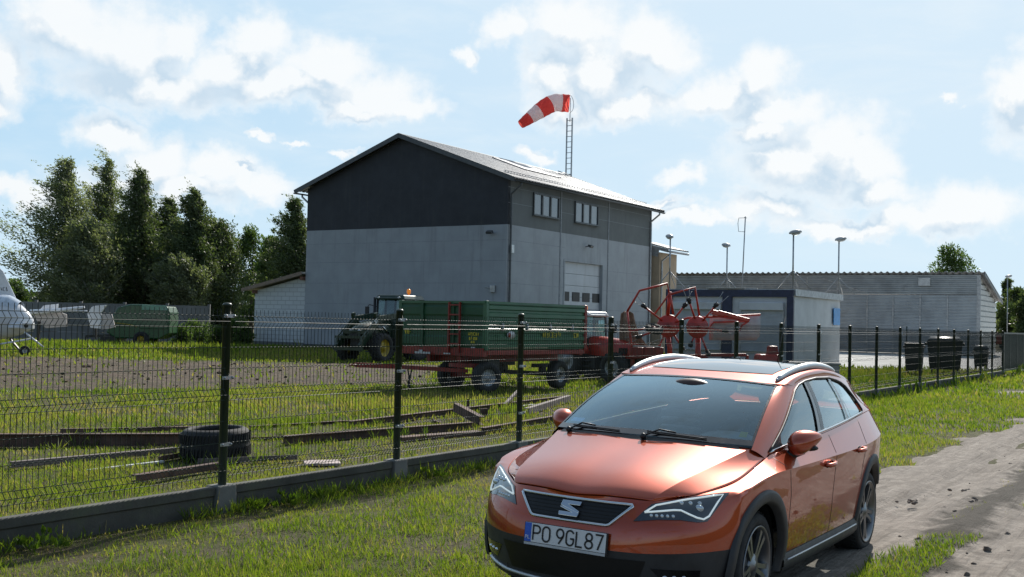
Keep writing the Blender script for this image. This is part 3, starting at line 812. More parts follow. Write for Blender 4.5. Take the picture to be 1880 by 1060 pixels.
for i in range(0, NP):
    if i == 6: continue
    src = pa if i < 6 else pb
    c = src.copy(); COL.objects.link(c); c.parent = fence
    c.location = (.028, i * SPC, PT + .03); c.rotation_euler = (_trng.uniform(-.003, .003), _trng.uniform(-.008, .008), 0)
# gate across the drive beyond the last post
G0 = Vector((FX, FY, 0)) + E1 * (NP * SPC + .1)
gate = thing('metal_gate', 'dark green sliding mesh gate at the far right end of the fence', 'gate', G0, fr(HF))
LG = 11.0
mb = MB()
for z in (.22, 1.75): mb.bar((0, .0, z), (0, LG, z), .07)
mb.build('frame_rail', M_gpost, gate)
for k in range(7):
    y = k * LG / 6; mb = MB(); mb.bar((0, y, .0 if k in (0, 6) else .25), (0, y, 1.8 if k in (0, 6) else 1.72), .09 if k in (0, 6) else .05); mb.build('upright', M_gpost, gate)
for k in range(6):
    mb = MB()
    for q in range(16): y = k * LG / 6 + .09 + q * .112; mb.bar((0, y, .25), (0, y, 1.72), .02, .014)
    mb.build('bar_panel', M_gpost, gate)
# bins inside the fence by the concrete yard
M_bin = mat('bin_plastic', (.008, .009, .010), .5, var=.2)
M_lid = mat('bin_lid', (.04, .042, .046), .3, var=.1, spec=.8)  # lids in a lighter grey than the bodies
def big_bin(P, rz, label, w=1.37, d=.95, hh=1.08, lid=True, name='wheelie_container', grp=None):
    b = thing(name, label, 'bin', P, rz, grp)
    mb = MB(); mb.box((0, 0, .2 + hh / 2), (w * .86, d * .82, hh), taper=(1.16, 1.2)); mb.build('body', M_bin, b, bevel=.05)
    mb = MB(); mb.box((0, 0, .2 + hh + .03), (w * 1.02, d, .07)); 
    for sx_ in (-1, 1): mb.box((sx_ * w * .53, 0, .2 + hh - .08), (.1, .2, .10))
    mb.build('rim', M_bin, b, bevel=.02)
    if lid:
        mb = MB(); rows_ = []
        for k in range(11):
            a = math.pi * k / 10; rows_.append([(x_ * w * .5 * (1 - .12 * (math.sin(a) * (abs(x_) > .9))), -math.cos(a) * d * .48, .2 + hh + .07 + .17 * math.sin(a) * (1 - .5 * (abs(x_) > .95))) for x_ in (-1, -.93, 0, .93, 1)])
        mb.grid(rows_, True); mb.build('lid', M_lid, b, solid=.02)
    for sx_ in (-1, 1):
        for sy_ in (-1, 1):
            mb = MB(); mb.lathe([(0, -.025), (.085, -.025), (.1, -.01), (.1, .01), (.085, .025), (0, .025)], 14, Matrix.Translation((sx_ * w * .36, sy_ * d * .34, .1)) @ Matrix.Rotation(math.pi / 2, 4, 'Y')); mb.bar((sx_ * w * .36, sy_ * d * .34, .1), (sx_ * w * .36, sy_ * d * .34, .26), .06)
            mb.build('castor', M_bin, b)
    return b
big_bin(gpt(1734, 687), -.35, 'black four-wheeled waste container with a domed paler lid', 1.38, 1.0, 1.12)
b = big_bin(gpt(1678, 690), -.45, 'square black bin with a flat top left of the domed waste container', .68, .72, 1.02, False, 'wheelie_bin')
b = big_bin(gpt(1801, 681), -.5, 'small black dustbin farthest right, near the gate', .62, .6, .74, True, 'dustbin')
pp = thing('marker_post', 'thin post with three pale caps standing behind the black bins', 'post', gpt(1664, 684), 0)
mb = MB(); mb.tube([(0, 0, 0), (0, 0, 1.95)], .03, 8); mb.build('shaft', M_gpost, pp)
# ================================================================ the orange estate car
def pl(x, xs, ys):
    """monotone-ish smooth interpolation (cubic Hermite), xs ascending or descending"""
    xs = np.asarray(xs, float); ys = np.asarray(ys, float)
    if xs[0] > xs[-1]: xs = xs[::-1]; ys = ys[::-1]
    x = np.clip(x, xs[0], xs[-1]); i = np.clip(np.searchsorted(xs, x) - 1, 0, len(xs) - 2)
    d = np.diff(ys) / np.diff(xs)
    m = np.empty(len(xs)); m[0] = d[0]; m[-1] = d[-1]
    for k in range(1, len(xs) - 1): m[k] = 0 if d[k - 1] * d[k] <= 0 else 2 * d[k - 1] * d[k] / (d[k - 1] + d[k])
    h = xs[i + 1] - xs[i]; t = (x - xs[i]) / h
    return (2 * t**3 - 3 * t**2 + 1) * ys[i] + (t**3 - 2 * t**2 + t) * h * m[i] + (-2 * t**3 + 3 * t**2) * ys[i + 1] + (t**3 - t**2) * h * m[i + 1]
def outward(o):
    me_ = o.data; s_ = sum((p.normal.dot(p.center - Vector((-1.6, 0, .75)))) * p.area for p in me_.polygons)
    if s_ < 0: me_.flip_normals()
    return o
def apply_mods(o):
    dg = bpy.context.evaluated_depsgraph_get(); dg.update()
    me = bpy.data.meshes.new_from_object(o.evaluated_get(dg)); o.modifiers.clear(); o.data = me
    return o
car = thing('parked_car', 'orange estate car with silver roof rails parked half on the dirt track', 'car')
CM = Matrix(((-.519, .854, .022, .7874), (-.855, -.519, -.007, 7.2601), (.005, -.022, 1, -.0024), (0, 0, 0, 1)))
car.matrix_world = CM
# paint with metallic flake under lacquer
M_paint = bpy.data.materials.new('orange_metallic_paint'); M_paint.use_nodes = True
_t = M_paint.node_tree; _N = NT(_t); _b = _t.nodes['Principled BSDF']
_O = _N.n('ShaderNodeTexCoord').outputs['Object']
_dust = _N.ss(_N.noise(_O, 2.2, 6, .7), .45, .75)
_spk = _N.ss(_N.noise(_O, 160, 2, .5), .66, .74)
_c = _N.mix(_dust, (.41, .056, .013), (.39, .064, .022))
_c = _N.mix(_N.m('MULTIPLY', _spk, .5), _c, (.22, .10, .06))
_z = _N.n('ShaderNodeSeparateXYZ', {0: _O}).outputs[2]
_spl = _N.m('MULTIPLY', _N.ss(_z, .62, .26), _N.ss(_N.noise(_O, 14, 6, .7), .42, .66))      # road dust thrown up on the sills
_c = _N.mix(_N.m('MULTIPLY', _spl, .55), _c, (.17, .125, .095))
_t.links.new(_c, _b.inputs['Base Color'])
_b.inputs['Specular IOR Level'].default_value = .06; _b.inputs['Metallic'].default_value = .6; _b.inputs['Roughness'].default_value = .38; _b.inputs['Coat IOR'].default_value = 1.7
_bk = _N.n('ShaderNodeMixShader', {0: _N.n('ShaderNodeNewGeometry').outputs['Backfacing'], 1: _b.outputs[0], 2: _N.n('ShaderNodeBsdfDiffuse', {'Color': (.05, .05, .052, 1)}).outputs[0]})   # unpainted inside of the panels
_t.links.new(_bk.outputs[0], _t.nodes['Material Output'].inputs[0])
_b.inputs['Coat Weight'].default_value = 1; 
_t.links.new(_N.m('MULTIPLY_ADD', _dust, .03, .015), _b.inputs['Coat Roughness'])
M_clad = mat('grey_black_plastic', (.030, .031, .033), .55, var=.15, bump=.15, bscale=400, bdist=.001)
M_gloss = mat('gloss_black', (.006, .006, .007), .12, coat=.6)
M_grille = mat('black_mesh', (.004, .004, .004), .5)
M_chrome = mat('chrome', (.62, .64, .66), .12, 1., var=.03)
M_alu = mat('satin_aluminium', (.55, .57, .59), .48, .7, var=.04)
M_rubber = mat('tyre_rubber', (.016, .016, .017), .8, var=.25, scale=12, bump=.3, bscale=60)
M_rim = mat('alloy_rim', (.20, .205, .215), .34, .85, var=.06)
M_int = mat('dark_interior', (.022, .023, .026), .8)
def glass_mat(name, tint, refl=1., ior=1.52, gcol=(1, 1, 1)):
    m = bpy.data.materials.new(name); m.use_nodes = True; t = m.node_tree; t.nodes.clear(); N = NT(t)
    fz = N.n('ShaderNodeFresnel', {'IOR': ior}).outputs[0]
    gl = N.n('ShaderNodeBsdfGlossy', {'Color': (*gcol, 1), 'Roughness': .01}).outputs[0]
    tr = N.n('ShaderNodeBsdfTransparent', {'Color': (*tint, 1)}).outputs[0]
    mx = N.n('ShaderNodeMixShader', {0: N.m('MULTIPLY', fz, refl, clamp=True), 1: tr, 2: gl})
    dif = N.n('ShaderNodeBsdfDiffuse', {'Color': (.45, .45, .42, 1)}).outputs[0]
    O = N.n('ShaderNodeTexCoord').outputs['Object']
    sp = N.m('MULTIPLY', N.ss(N.noise(O, 70, 3, .6), .66, .76), .35)
    film = N.m('MULTIPLY_ADD', N.noise(O, 3, 5, .6), .03, .0)
    mx2 = N.n('ShaderNodeMixShader', {0: N.m('MAXIMUM', sp, film), 1: mx.outputs[0], 2: dif})
    N.n('ShaderNodeOutputMaterial', {0: mx2.outputs[0]})
    return m
M_wind = glass_mat('windscreen_glass', (.84, .95, .96), 2.2, 1.52, (.62, .86, 1.))
M_side = glass_mat('tinted_side_glass', (.76, .82, .83), 1.8, 1.6, (.86, .97, 1.))

hc = [(.799, 0, .744), (.745, 0, .788), (.60, 0, .850), (.35, 0, .914), (.10, 0, .966), (-.09, 0, 1.012)]
hk = [(.722, .452, .752), (.665, .480, .790), (.50, .525, .842), (.25, .575, .893), (0, .630, .943), (-.225, .680, .992)]
hs = [(.600, .538, .760), (.545, .605, .776), (.425, .672, .797), (.2, .744, .838), (-.05, .754, .887), (-.285, .754, .941)]
def curve(P, t):
    n = len(P) - 1; u = t * n; i = min(int(u), n - 1); f = u - i
    p0, p1, p2, p3 = [Vector(P[max(0, min(n, q))]) for q in (i - 1, i, i + 1, i + 2)]
    return .5 * ((2 * p1) + (p2 - p0) * f + (2 * p0 - 5 * p1 + 4 * p2 - p3) * f * f + (-p0 + 3 * p1 - 3 * p2 + p3) * f ** 3)
def hood_row(t):
    c, k, s = curve(hc, t), curve(hk, t), curve(hs, t); hl = []
    for u in (0, .25, .5, .75, .92, 1):
        p = c.lerp(k, u)
        p.z += .024 * math.sin(math.pi * u ** .9) * (.25 + .75 * math.sin(math.pi * min(.75, t + .12)))
        p.x += .022 * math.sin(math.pi * u) * (1 - t) ** 2 + .03 * math.sin(math.pi * u) * t ** 3
        hl.append(p)
    for u in (.12, .4, .7, 1):
        p = k.lerp(s, u); p.z -= .003 * math.sin(math.pi * u); hl.append(p)
    return hl
_h0 = hood_row(0)
def hood_front(y):
    ys = [p.y for p in _h0]; return Vector((float(pl(y, ys, [p.x for p in _h0])), y, float(pl(y, ys, [p.z for p in _h0]))))
# ---- lower body: rows from sill to shoulder, columns from nose centre round to tail centre
yN = [0, .15, .27, .38, .46, .59, .70, .785, .835]
FR = [  # (z per column), (x per column), y scale
 ([.20, .20, .20, .20, .20, .205, .21, .22, .22], [.835, .83, .815, .785, .755, .68, .575, .46, .36], .955),
 ([.315, .315, .315, .315, .315, .32, .325, .33, .33], [.865, .86, .85, .82, .79, .715, .61, .485, .36], .985),
 ([.468, .468, .468, .468, .468, .473, .478, .483, .483], [.888, .886, .878, .853, .823, .745, .635, .495, .36], 1.),
 ([.585, .585, .585, .585, .585, .59, .595, .60, .60], [.876, .874, .864, .842, .815, .742, .632, .49, .36], 1.),
 ([.655, .655, .655, .655, .655, .66, .672, .685, .695], [.838, .836, .826, .806, .778, .70, .587, .455, .36], .995),
 ([.718, .718, .719, .721, .727, .742, .757, .772, .795], [.797, .795, .787, .765, .725, .63, .515, .425, .36], .985),
 ([.736, .737, .738, .740, .744, .756, .775, .798, .822], [.803, .800, .792, .764, .722, .60, .515, .42, .33], .90),
]
ycrease = lambda x: pl(x, [.36, .15, -.2, -.9, -1.6, -2.1, -2.6, -3.0, -3.25], [.838, .862, .878, .889, .889, .882, .862, .815, .750])
zcrease = lambda x: pl(x, [.36, .10, -.15, -1.0, -2.0, -2.6, -3.25], [.79, .842, .866, .868, .872, .885, .92])
bx = [.33, .2, -.05, -.30, -.63, -1.4, -2.0, -2.6, -3.0, -3.3]
beltY = lambda x: pl(x, bx, [.728, .745, .755, .758, .782, .792, .776, .742, .706, .655])
beltZ = lambda x: pl(x, bx, [.822, .848, .896, .946, .974, 1.018, 1.048, 1.080, 1.092, 1.080])
def yprof(x, z):
    k = pl(z, [.18, .27, .35, .46, .60, .72, .868], [.90, .938, .958, .974, .984, .990, 1.0])
    return k * float(ycrease(x))
XCF, XCR, RA = 0.0, -2.63, .385
cosl = [1.013, .999, .975, .90, .75, .52, .26, 0, -.26, -.52, -.75, -.90, -.975, -.999, -1.013]
cx_ = [XCF + RA * .95 * 0] 
cols = [XCF + RA * c for c in cosl] + [-.55, -.8, -1.1, -1.4, -1.7, -1.98] + [XCR + RA * c for c in cosl] + [-3.12, -3.24]
cols = [c for c in cols if c < .352]
NR = 7
def zbot(x):
    for xc in (XCF, XCR):
        dx = abs(x - xc)
        if dx < RA: return .318 + math.sqrt(max(0, RA * RA - dx * dx))
    return .225 if x > -2.9 else .27
zrow = [.22, .315, .475, .60, .70]
ring = []       # list of columns, each NR points
hs_rev = hs[::-1]
hsY = lambda x: pl(x, [p[0] for p in hs_rev], [p[1] for p in hs_rev]); hsZ = lambda x: pl(x, [p[0] for p in hs_rev], [p[2] for p in hs_rev])
for j in range(len(yN)):
    c = [Vector((FR[r][1][j], yN[j] * FR[r][2], FR[r][0][j])) for r in range(NR)]
    if j <= 4: q = hood_front(yN[j] * .97); c[6] = q + Vector((.006, 0, -.010))
    elif j == 5: c[6] = Vector((.604, .545, .754))
    else:
        x = (.53, .44, .36)[j - 6]; c[6] = Vector((x + .003, float(hsY(x)) + .006, float(hsZ(x)) - .004))
    ring.append(c)
for x in cols:
    zc, zb_ = float(zcrease(x)), zbot(x)
    col = []
    for r in range(5):
        z0 = .22; f = (zrow[r] - z0) / (zc - z0); z = zb_ + f * (zc - zb_)
        col.append(Vector((x, yprof(x, z), z)))
    col.append(Vector((x, float(ycrease(x)), zc)))
    col.append(Vector((x, float(beltY(x)), float(beltZ(x)))) if x < -.29 else Vector((x, float(hsY(x)) + .006, float(hsZ(x)) - .004)))
    ring.append(col)
for (dx, yv) in ((-3.38, .66), (-3.48, .48), (-3.52, .25), (-3.53, 0)):
    ring.append([Vector((dx + ddx, yv * ky, z)) for z, ddx, ky in ((.27, .06, .97), (.34, 0, 1), (.46, -.05, 1), (.60, -.06, 1), (.72, -.04, 1), (.90, .02, .97), (1.07, .12, .93))])
half = len(ring)
full = ring + [[Vector((p.x, -p.y, p.z)) for p in c] for c in ring[-2:0:-1]]
# inner flange behind the shut line
for c in full:
    b = c[-1]; n = Vector((b.x + 1.3, b.y, 0)).normalized()
    c.append(b - n * .02 + Vector((0, 0, -.025)))
NC = len(full)
mb = MB()
verts = [p for c in full for p in c]; NRr = NR + 1
bm_f, bm_m = [], []
for j in range(NC):
    k = (j + 1) % NC
    for r in range(NRr - 1):
        bm_f.append((j * NRr + r, k * NRr + r, k * NRr + r + 1, j * NRr + r + 1))
        jj = j if j < half else NC - 1 - j
        bm_m.append(1 if (r < 2 and (jj <= 8 or jj >= half - 5)) or r < 1 else 0)
me = bpy.data.meshes.new('body'); me.from_pydata(verts, [], bm_f); me.update()
me.polygons.foreach_set('material_index', bm_m); me.polygons.foreach_set('use_smooth', [True] * len(bm_f))
for m_ in (M_paint, M_clad): me.materials.append(m_)
cr = me.attributes.new('crease_edge', 'FLOAT', 'EDGE')
for e in me.edges:
    a, b = e.vertices; ra, rb = a % NRr, b % NRr
    v = 0
    if ra == rb:
        x = (me.vertices[a].co.x + me.vertices[b].co.x) / 2; yy = abs(me.vertices[a].co.y)
        if ra == 5 and x < .3: v = 1. if x < .05 else .5
        if ra == 6: v = .8
        if ra == 2 and x > .33: v = .45
        if ra == 0: v = .9
    elif rb in (0, 1) or ra in (0, 1):
        pass
    cr.data[e.index].value = v
# keep the wheel-arch corners tight
for e in me.edges:
    a, b = e.vertices
    if a % NRr == 0 and b % NRr == 0 and abs(me.vertices[a].co.z - me.vertices[b].co.z) > .05: cr.data[e.index].value = .9
body = bpy.data.objects.new('body', me); COL.objects.link(body); body.parent = car
md = body.modifiers.new('s', 'SUBSURF'); md.levels = md.render_levels = 2
bmn = bmesh.new(); bmn.from_mesh(me); bmesh.ops.recalc_face_normals(bmn, faces=bmn.faces); bmn.to_mesh(me); bmn.free()
apply_mods(body)
body.data.set_sharp_from_angle(angle=R(15))
# ---- bonnet
rows = []
for i in range(13):
    hl = hood_row(i / 12)
    rows.append([Vector((q.x, -q.y, q.z)) for q in hl[::-1]] + hl[1:])
# folded front and rear lips give the sheet thickness
def lip(row, dx, dz): return [q + Vector((dx, 0, dz)) for q in row]
rows = [lip(rows[0], -.03, -.022), lip(rows[0], -.002, -.009)] + rows + [lip(rows[-1], -.01, -.012), lip(rows[-1], .02, -.03)]
mb = MB(); mb.grid(rows, True)
bonnet = outward(mb.build('bonnet', M_paint, car, recalc=False))
me = bonnet.data; w_ = len(rows[0]); cr = me.attributes.new('crease_edge', 'FLOAT', 'EDGE')
for e in me.edges:
    a, b = e.vertices
    if a % w_ == b % w_ and a % w_ in (4, 14) and 1 < a // w_ : cr.data[e.index].value = .62
md = bonnet.modifiers.new('s', 'SUBSURF'); md.levels = md.render_levels = 2
apply_mods(bonnet)
bonnet.data.set_sharp_from_angle(angle=R(9))
md = bonnet.modifiers.new('sol', 'SOLIDIFY'); md.thickness = .012; md.offset = -1
# ---- windscreen
wb = [(-.232, .688, 1.006), (-.10, .36, 1.020), (-.068, 0, 1.026)]
wt_ = [(-1.007, .578, 1.351), (-.975, .30, 1.367), (-.965, 0, 1.373)]
def qcurve(P, y):     # quadratic through edge/mid/centre by |y| fraction
    f = abs(y); a, b, c = Vector(P[2]), Vector(P[1]), Vector(P[0])
    ym = b.y / c.y
    L0 = (f - ym) * (f - 1) / (ym); L1 = f * (f - 1) / (ym * (ym - 1)); L2 = f * (f - ym) / (1 - ym)
    p = a * L0 + b * L1 + c * L2
    p.y = c.y * y
    return p
def wpt(u, v, off=0.):
    a, b = qcurve(wb, u), qcurve(wt_, u); p = a.lerp(b, v)
    n = Vector((.42, 0.12 * u, .90)).normalized()
    return p + n * (.028 * math.sin(math.pi * v) + off)
def wpatch(u0, u1, v0, v1, n, m, off): return [[wpt(u0 + (u1 - u0) * i / n, v0 + (v1 - v0) * j / m, off) for i in range(n + 1)] for j in range(m + 1)]
mb = MB(); mb.grid(wpatch(-1, 1, 0, 1, 24, 12, 0)); wsn = mb.build('windscreen', M_wind, car)
mb = MB()      # black printed border
mb.grid(wpatch(-1, 1, -.012, .055, 24, 2, .004)); mb.grid(wpatch(-1, 1, .972, 1.0, 24, 1, .004))
mb.grid(wpatch(-1, -.98, .05, .975, 1, 12, .004)); mb.grid(wpatch(.98, 1, .05, .975, 1, 12, .004))
mb.build('windscreen_border', M_gloss, wsn)
mb = MB()
pod = [wpt(-.12, .99, -.02), wpt(.16, .99, -.02), wpt(.13, .82, -.03), wpt(.03, .76, -.035), wpt(-.08, .80, -.03)]
mb.sphere(wpt(.02, .88, -.035), 1, 14, 10, (.07, .15, .055)); mb.build('rear_view_mirror', mat('brown_black', (.05, .022, .018), .5), car)
mb = MB(); a, b = wpt(-.93, .10, -.006), wpt(-.78, .16, -.006); mb.grid([[wpt(-.93, .10, -.005), wpt(-.76, .10, -.005)], [wpt(-.93, .155, -.005), wpt(-.76, .155, -.005)]]); mb.build('blue_sticker', mat('blue_sticker', (.35, .55, .85), .5), wsn)
mb = MB(); mb.grid([[wpt(.86, .10, -.005), wpt(.925, .10, -.005)], [wpt(.86, .17, -.005), wpt(.925, .17, -.005)]]); mb.build('yellow_sticker', mat('yellow_sticker', (.45, .42, .03), .6), wsn)
# ---- greenhouse side surface
tx = [-1.12, -1.4, -1.7, -2.05, -2.4, -2.75, -3.0, -3.1]
topY = lambda x: pl(x, tx, [.640, .632, .628, .618, .604, .580, .555, .545])
topZ = lambda x: pl(x, tx, [1.345, 1.382, 1.395, 1.395, 1.376, 1.338, 1.285, 1.25])
def S(s, t, sgn=1, off=0.):
    xb_ = -.31 - 2.86 * s; xt_ = -1.12 - 1.98 * s
    a = Vector((xb_, float(beltY(xb_)), float(beltZ(xb_)))); b = Vector((xt_, float(topY(xt_)), float(topZ(xt_))))
    p = a.lerp(b, t); p += Vector((0, .80, .28)).normalized() * ((.022 - .036 * max(0, (s - .62) / .38)) * math.sin(math.pi * t)) + Vector((0, .92, .3)) * off
    p.y *= sgn; return p
DLO = [(-.34, .962), (-.63, .990), (-1.4, 1.033), (-2.0, 1.062), (-2.50, 1.086), (-2.70, 1.095), (-2.745, 1.112), (-2.735, 1.145), (-2.65, 1.222), (-2.50, 1.302), (-2.38, 1.335), (-2.24, 1.358), (-2.05, 1.378), (-1.7, 1.384), (-1.42, 1.37), (-1.25, 1.348), (-1.13, 1.315), (-.90, 1.215), (-.60, 1.075)]
def inside(px_, pz_, poly):
    c = False; n = len(poly)
    for i in range(n):
        (x1_, z1_), (x2_, z2_) = poly[i], poly[i - 1]
        if (z1_ > pz_) != (z2_ > pz_) and px_ < (x2_ - x1_) * (pz_ - z1_) / (z2_ - z1_) + x1_: c = not c
    return c
NS, NTT = 150, 44
for sgn in (1, -1):
    G = [[S(i / NS, j / NTT, sgn) for j in range(NTT + 1)] for i in range(NS + 1)]
    mg, mp_ = MB(), MB(); vs = [p for r in G for p in r]
    fg, fp = [], []
    for i in range(NS):
        for j in range(NTT):
            q = (i * (NTT + 1) + j, (i + 1) * (NTT + 1) + j, (i + 1) * (NTT + 1) + j + 1, i * (NTT + 1) + j + 1)
            c = (Vector(vs[q[0]]) + Vector(vs[q[2]])) / 2
            (fg if inside(c.x, c.z, DLO) else fp).append(q if sgn > 0 else q[::-1])
    mp_.add(vs, fp, True); o = outward(mp_.build('side_frame', M_paint, car))
    mg.add([Vector(v) - Vector((0, sgn * .006, 0)) for v in vs], fg, True); gl = mg.build('side_window', M_side, car)
    # clean loose vertices
    for ob in (o, gl):
        b_ = bmesh.new(); b_.from_mesh(ob.data); bmesh.ops.delete(b_, geom=[v for v in b_.verts if not v.link_faces], context='VERTS'); b_.to_mesh(ob.data); b_.free()
    bv = BVHTree.FromPolygons([tuple(v) for v in vs], [q for q in fg + fp])
    def onside(x, z, off=0.):
        h_ = bv.ray_cast(Vector((x, sgn * 2, z)), Vector((0, -sgn, 0)))
        if h_[0] is None: h_ = bv.find_nearest(Vector((x, sgn * .7, z)))
        n_ = h_[1]; n_ = n_ if n_.y * sgn > 0 else -n_
        return h_[0] + n_ * off
    dl = DLO[:]; pts = []
    for i in range(len(dl)):
        a, b = dl[i], dl[(i + 1) % len(dl)]
        m_ = max(1, int(math.hypot(a[0] - b[0], a[1] - b[1]) / .06))
        for k in range(m_): pts.append((a[0] + (b[0] - a[0]) * k / m_, a[1] + (b[1] - a[1]) * k / m_))
    nb = sum(1 for p in pts if p[1] < 1.09 and p[1] < .955 + .16 * (-.34 - p[0]) / 2.5 + .02)
    P3 = [onside(x, z, .004) for x, z in pts]
    ib = [i for i in range(len(pts)) if abs(pts[i][1] - pl(pts[i][0], [-.34, -.63, -1.4, -2.0, -2.5, -2.7], [.962, .990, 1.033, 1.062, 1.086, 1.095])) < .006 and pts[i][1] < 1.0955]
    it = [i for i in range(len(pts)) if i not in ib]
    mb = MB(); mb.tube([P3[i] for i in ib] , .0085, 6); mb.build('window_chrome', M_chrome, gl)
    mb = MB(); mb.tube([P3[ib[-1]]] + [P3[i] for i in it] + [P3[0]], .0085, 6); mb.build('window_seal', M_black, gl)
    def strip(poly, off, m_, name):
        (a, b, c, d) = poly; rows_ = []
        for k in range(13):
            t = k / 12; rows_.append([onside(a[0] + (d[0] - a[0]) * t, a[1] + (d[1] - a[1]) * t, off), onside(b[0] + (c[0] - b[0]) * t, b[1] + (c[1] - b[1]) * t, off)])
        mb = MB(); mb.grid(rows_, True, flip=sgn < 0); return mb.build(name, m_, gl)
    strip([(-1.385, 1.368), (-1.435, 1.375), (-1.36, 1.03), (-1.29, 1.03)], .004, M_gloss, 'b_pillar')
    strip([(-1.435, 1.372), (-1.50, 1.38), (-1.43, 1.033), (-1.36, 1.033)], .005, mat('smoked_trim', (.05, .055, .06), .25), 'pillar_trim')
    strip([(-2.02, 1.380), (-2.08, 1.376), (-2.16, 1.073), (-2.10, 1.07)], .004, M_gloss, 'c_pillar')
    strip([(-2.13, 1.22), (-2.155, 1.21), (-2.27, 1.078), (-2.245, 1.078)], .0045, M_gloss, 'quarter_divider')
    mb = MB(); mb.grid([[onside(-.345, .962, .004), onside(-.54, .985, .004)], [onside(-.48, 1.025, .004), onside(-.57, 1.04, .004)], [onside(-.585, 1.07, .004), onside(-.60, 1.075, .004)]], True, flip=sgn < 0)
    mb.build('mirror_triangle', M_clad, gl)
    # front pillar, from side glass to windscreen edge
    rows_ = []
    for k in range(21):
        t = k / 20 * 1.07 - .05; a = S(0, t, sgn); b = wpt(sgn, t, .0)
        b = Vector((b.x, b.y, b.z))
        r_ = []
        for u in (0, .2, .45, .75, 1): 
            p = a.lerp(b, u); p += Vector((.30, .45 * sgn, .6)).normalized() * ((.008 + .012 * max(0, t) ** 5) * math.sin(math.pi * u)); r_.append(p)
        rows_.append(r_)
    mb = MB(); mb.grid(rows_, True, flip=sgn > 0); outward(mb.build('front_pillar', M_paint, car))
    # scuttle corner between fender, bonnet and windscreen
# ---- roof
rxs = [-.985, -1.2, -1.5, -1.85, -2.25, -2.6, -2.95, -3.12, -3.2]
edgeY = lambda x: pl(x, rxs, [.60, .606, .606, .602, .580, .545, .508, .49, .48])
edgeZ = lambda x: pl(x, rxs, [1.355, 1.400, 1.433, 1.447, 1.428, 1.398, 1.352, 1.31, 1.27])
cenZ = lambda x: pl(x, rxs, [1.374, 1.420, 1.462, 1.483, 1.478, 1.452, 1.405, 1.36, 1.315])
rows = []
for i in range(29):
    u = i / 28; xt_ = -1.12 - 1.98 * u
    half_ = []
    side = Vector((xt_, float(topY(xt_)), float(topZ(xt_))))
    xe = -1.0 - 2.14 * u
    e = Vector((xe, float(edgeY(xe)), float(edgeZ(xe))))
    mid_ = side.lerp(e, .5) + Vector((0, .016, .012))
    xc = -.967 - 2.22 * u
    half_ = [side, mid_, e]
    for f in (.85, .6, .3, 0):
        x = xe + (xc - xe) * (1 - f * f); zz = float(edgeZ(x)) + (float(cenZ(x)) - float(edgeZ(x))) * (1 - f ** 2.2)
        if i == 0: q = wpt(f * .97, 1.0); zz = q.z + .002; x = q.x - .004
        half_.append(Vector((x, e.y * f, zz)))
    rows.append(half_ + [Vector((q.x, -q.y, q.z)) for q in half_[-2::-1]])
mb = MB(); mb.grid(rows, True, flip=False); roof = outward(mb.build('roof_panel', M_paint, car))
md = roof.modifiers.new('s', 'SUBSURF'); md.levels = md.render_levels = 2; apply_mods(roof)
bvr = BVHTree.FromObject(roof, bpy.context.evaluated_depsgraph_get())
bvr = BVHTree.FromPolygons([tuple(v.co) for v in roof.data.vertices], [tuple(p.vertices) for p in roof.data.polygons])
def onroof(x, y, off=0.):
    h_ = bvr.ray_cast(Vector((x, y, 3)), Vector((0, 0, -1)))
    return h_[0] + Vector((0, 0, off))
mb = MB(); mb.grid([[onroof(-1.17 - 1.05 * i / 12 + .05 * (y / .46) ** 2 * (1 - i / 6 if i < 6 else 0) * -1, y, .004) for y in np.linspace(-.47, .47, 13)] for i in range(13)], True)
mb.build('glass_roof', mat('dark_roof_glass', (.008, .009, .012), .04, coat=1., spec=.8), car)
for sgn in (1, -1):
    pts = []; rr = []
    for k in range(25):
        t = k / 24; x = -1.07 - 1.48 * t; y = .556 + .02 * math.sin(math.pi * t) - .026 * t
        zz = onroof(x, min(y, float(edgeY(x)) - .01)).z
        pts.append(Vector((x, sgn * y, zz + .008 + .014 * math.sin(math.pi * t) ** .6))); rr.append(.015 + .010 * math.sin(math.pi * t) ** .5)
    mb = MB(); mb.tube(pts, rr, 10)
    for k in (0, 24): mb.sphere(pts[k], .013, 8, 6, (1.6, 1, 1))
    mb.v = [(x, y, z) for x, y, z in mb.v]; mb.build('roof_rail', M_alu, car)
# rear screen and tail panel
rows = []
for f in (1, .7, .35, 0, -.35, -.7, -1):
    a = Vector((-3.14 - .06 * (1 - f * f), .485 * f, 1.30 + .03 * (1 - f * f))); b = Vector((-3.33 - .12 * (1 - f * f), .65 * f, 1.07))
    rows.append([a.lerp(b, t) + Vector((-.02 * math.sin(math.pi * t), 0, 0)) for t in (0, .25, .5, .75, 1)])
mb = MB(); mb.grid(rows, True); mb.build('rear_window', M_side, car)
for sgn in (1, -1):
    rows_ = []
    for t in (0, .25, .5, .75, 1):
        a = S(1, 1 - t, sgn); b = Vector((-3.14, .485 * sgn, 1.30)).lerp(Vector((-3.33, .65 * sgn, 1.07)), t)
        rows_.append([a.lerp(b, u) + Vector((0, 0, 0)) for u in (0, .33, .66, 1)])
    mb = MB(); mb.grid(rows_, True, flip=sgn < 0); outward(mb.build('rear_pillar', M_paint, car))

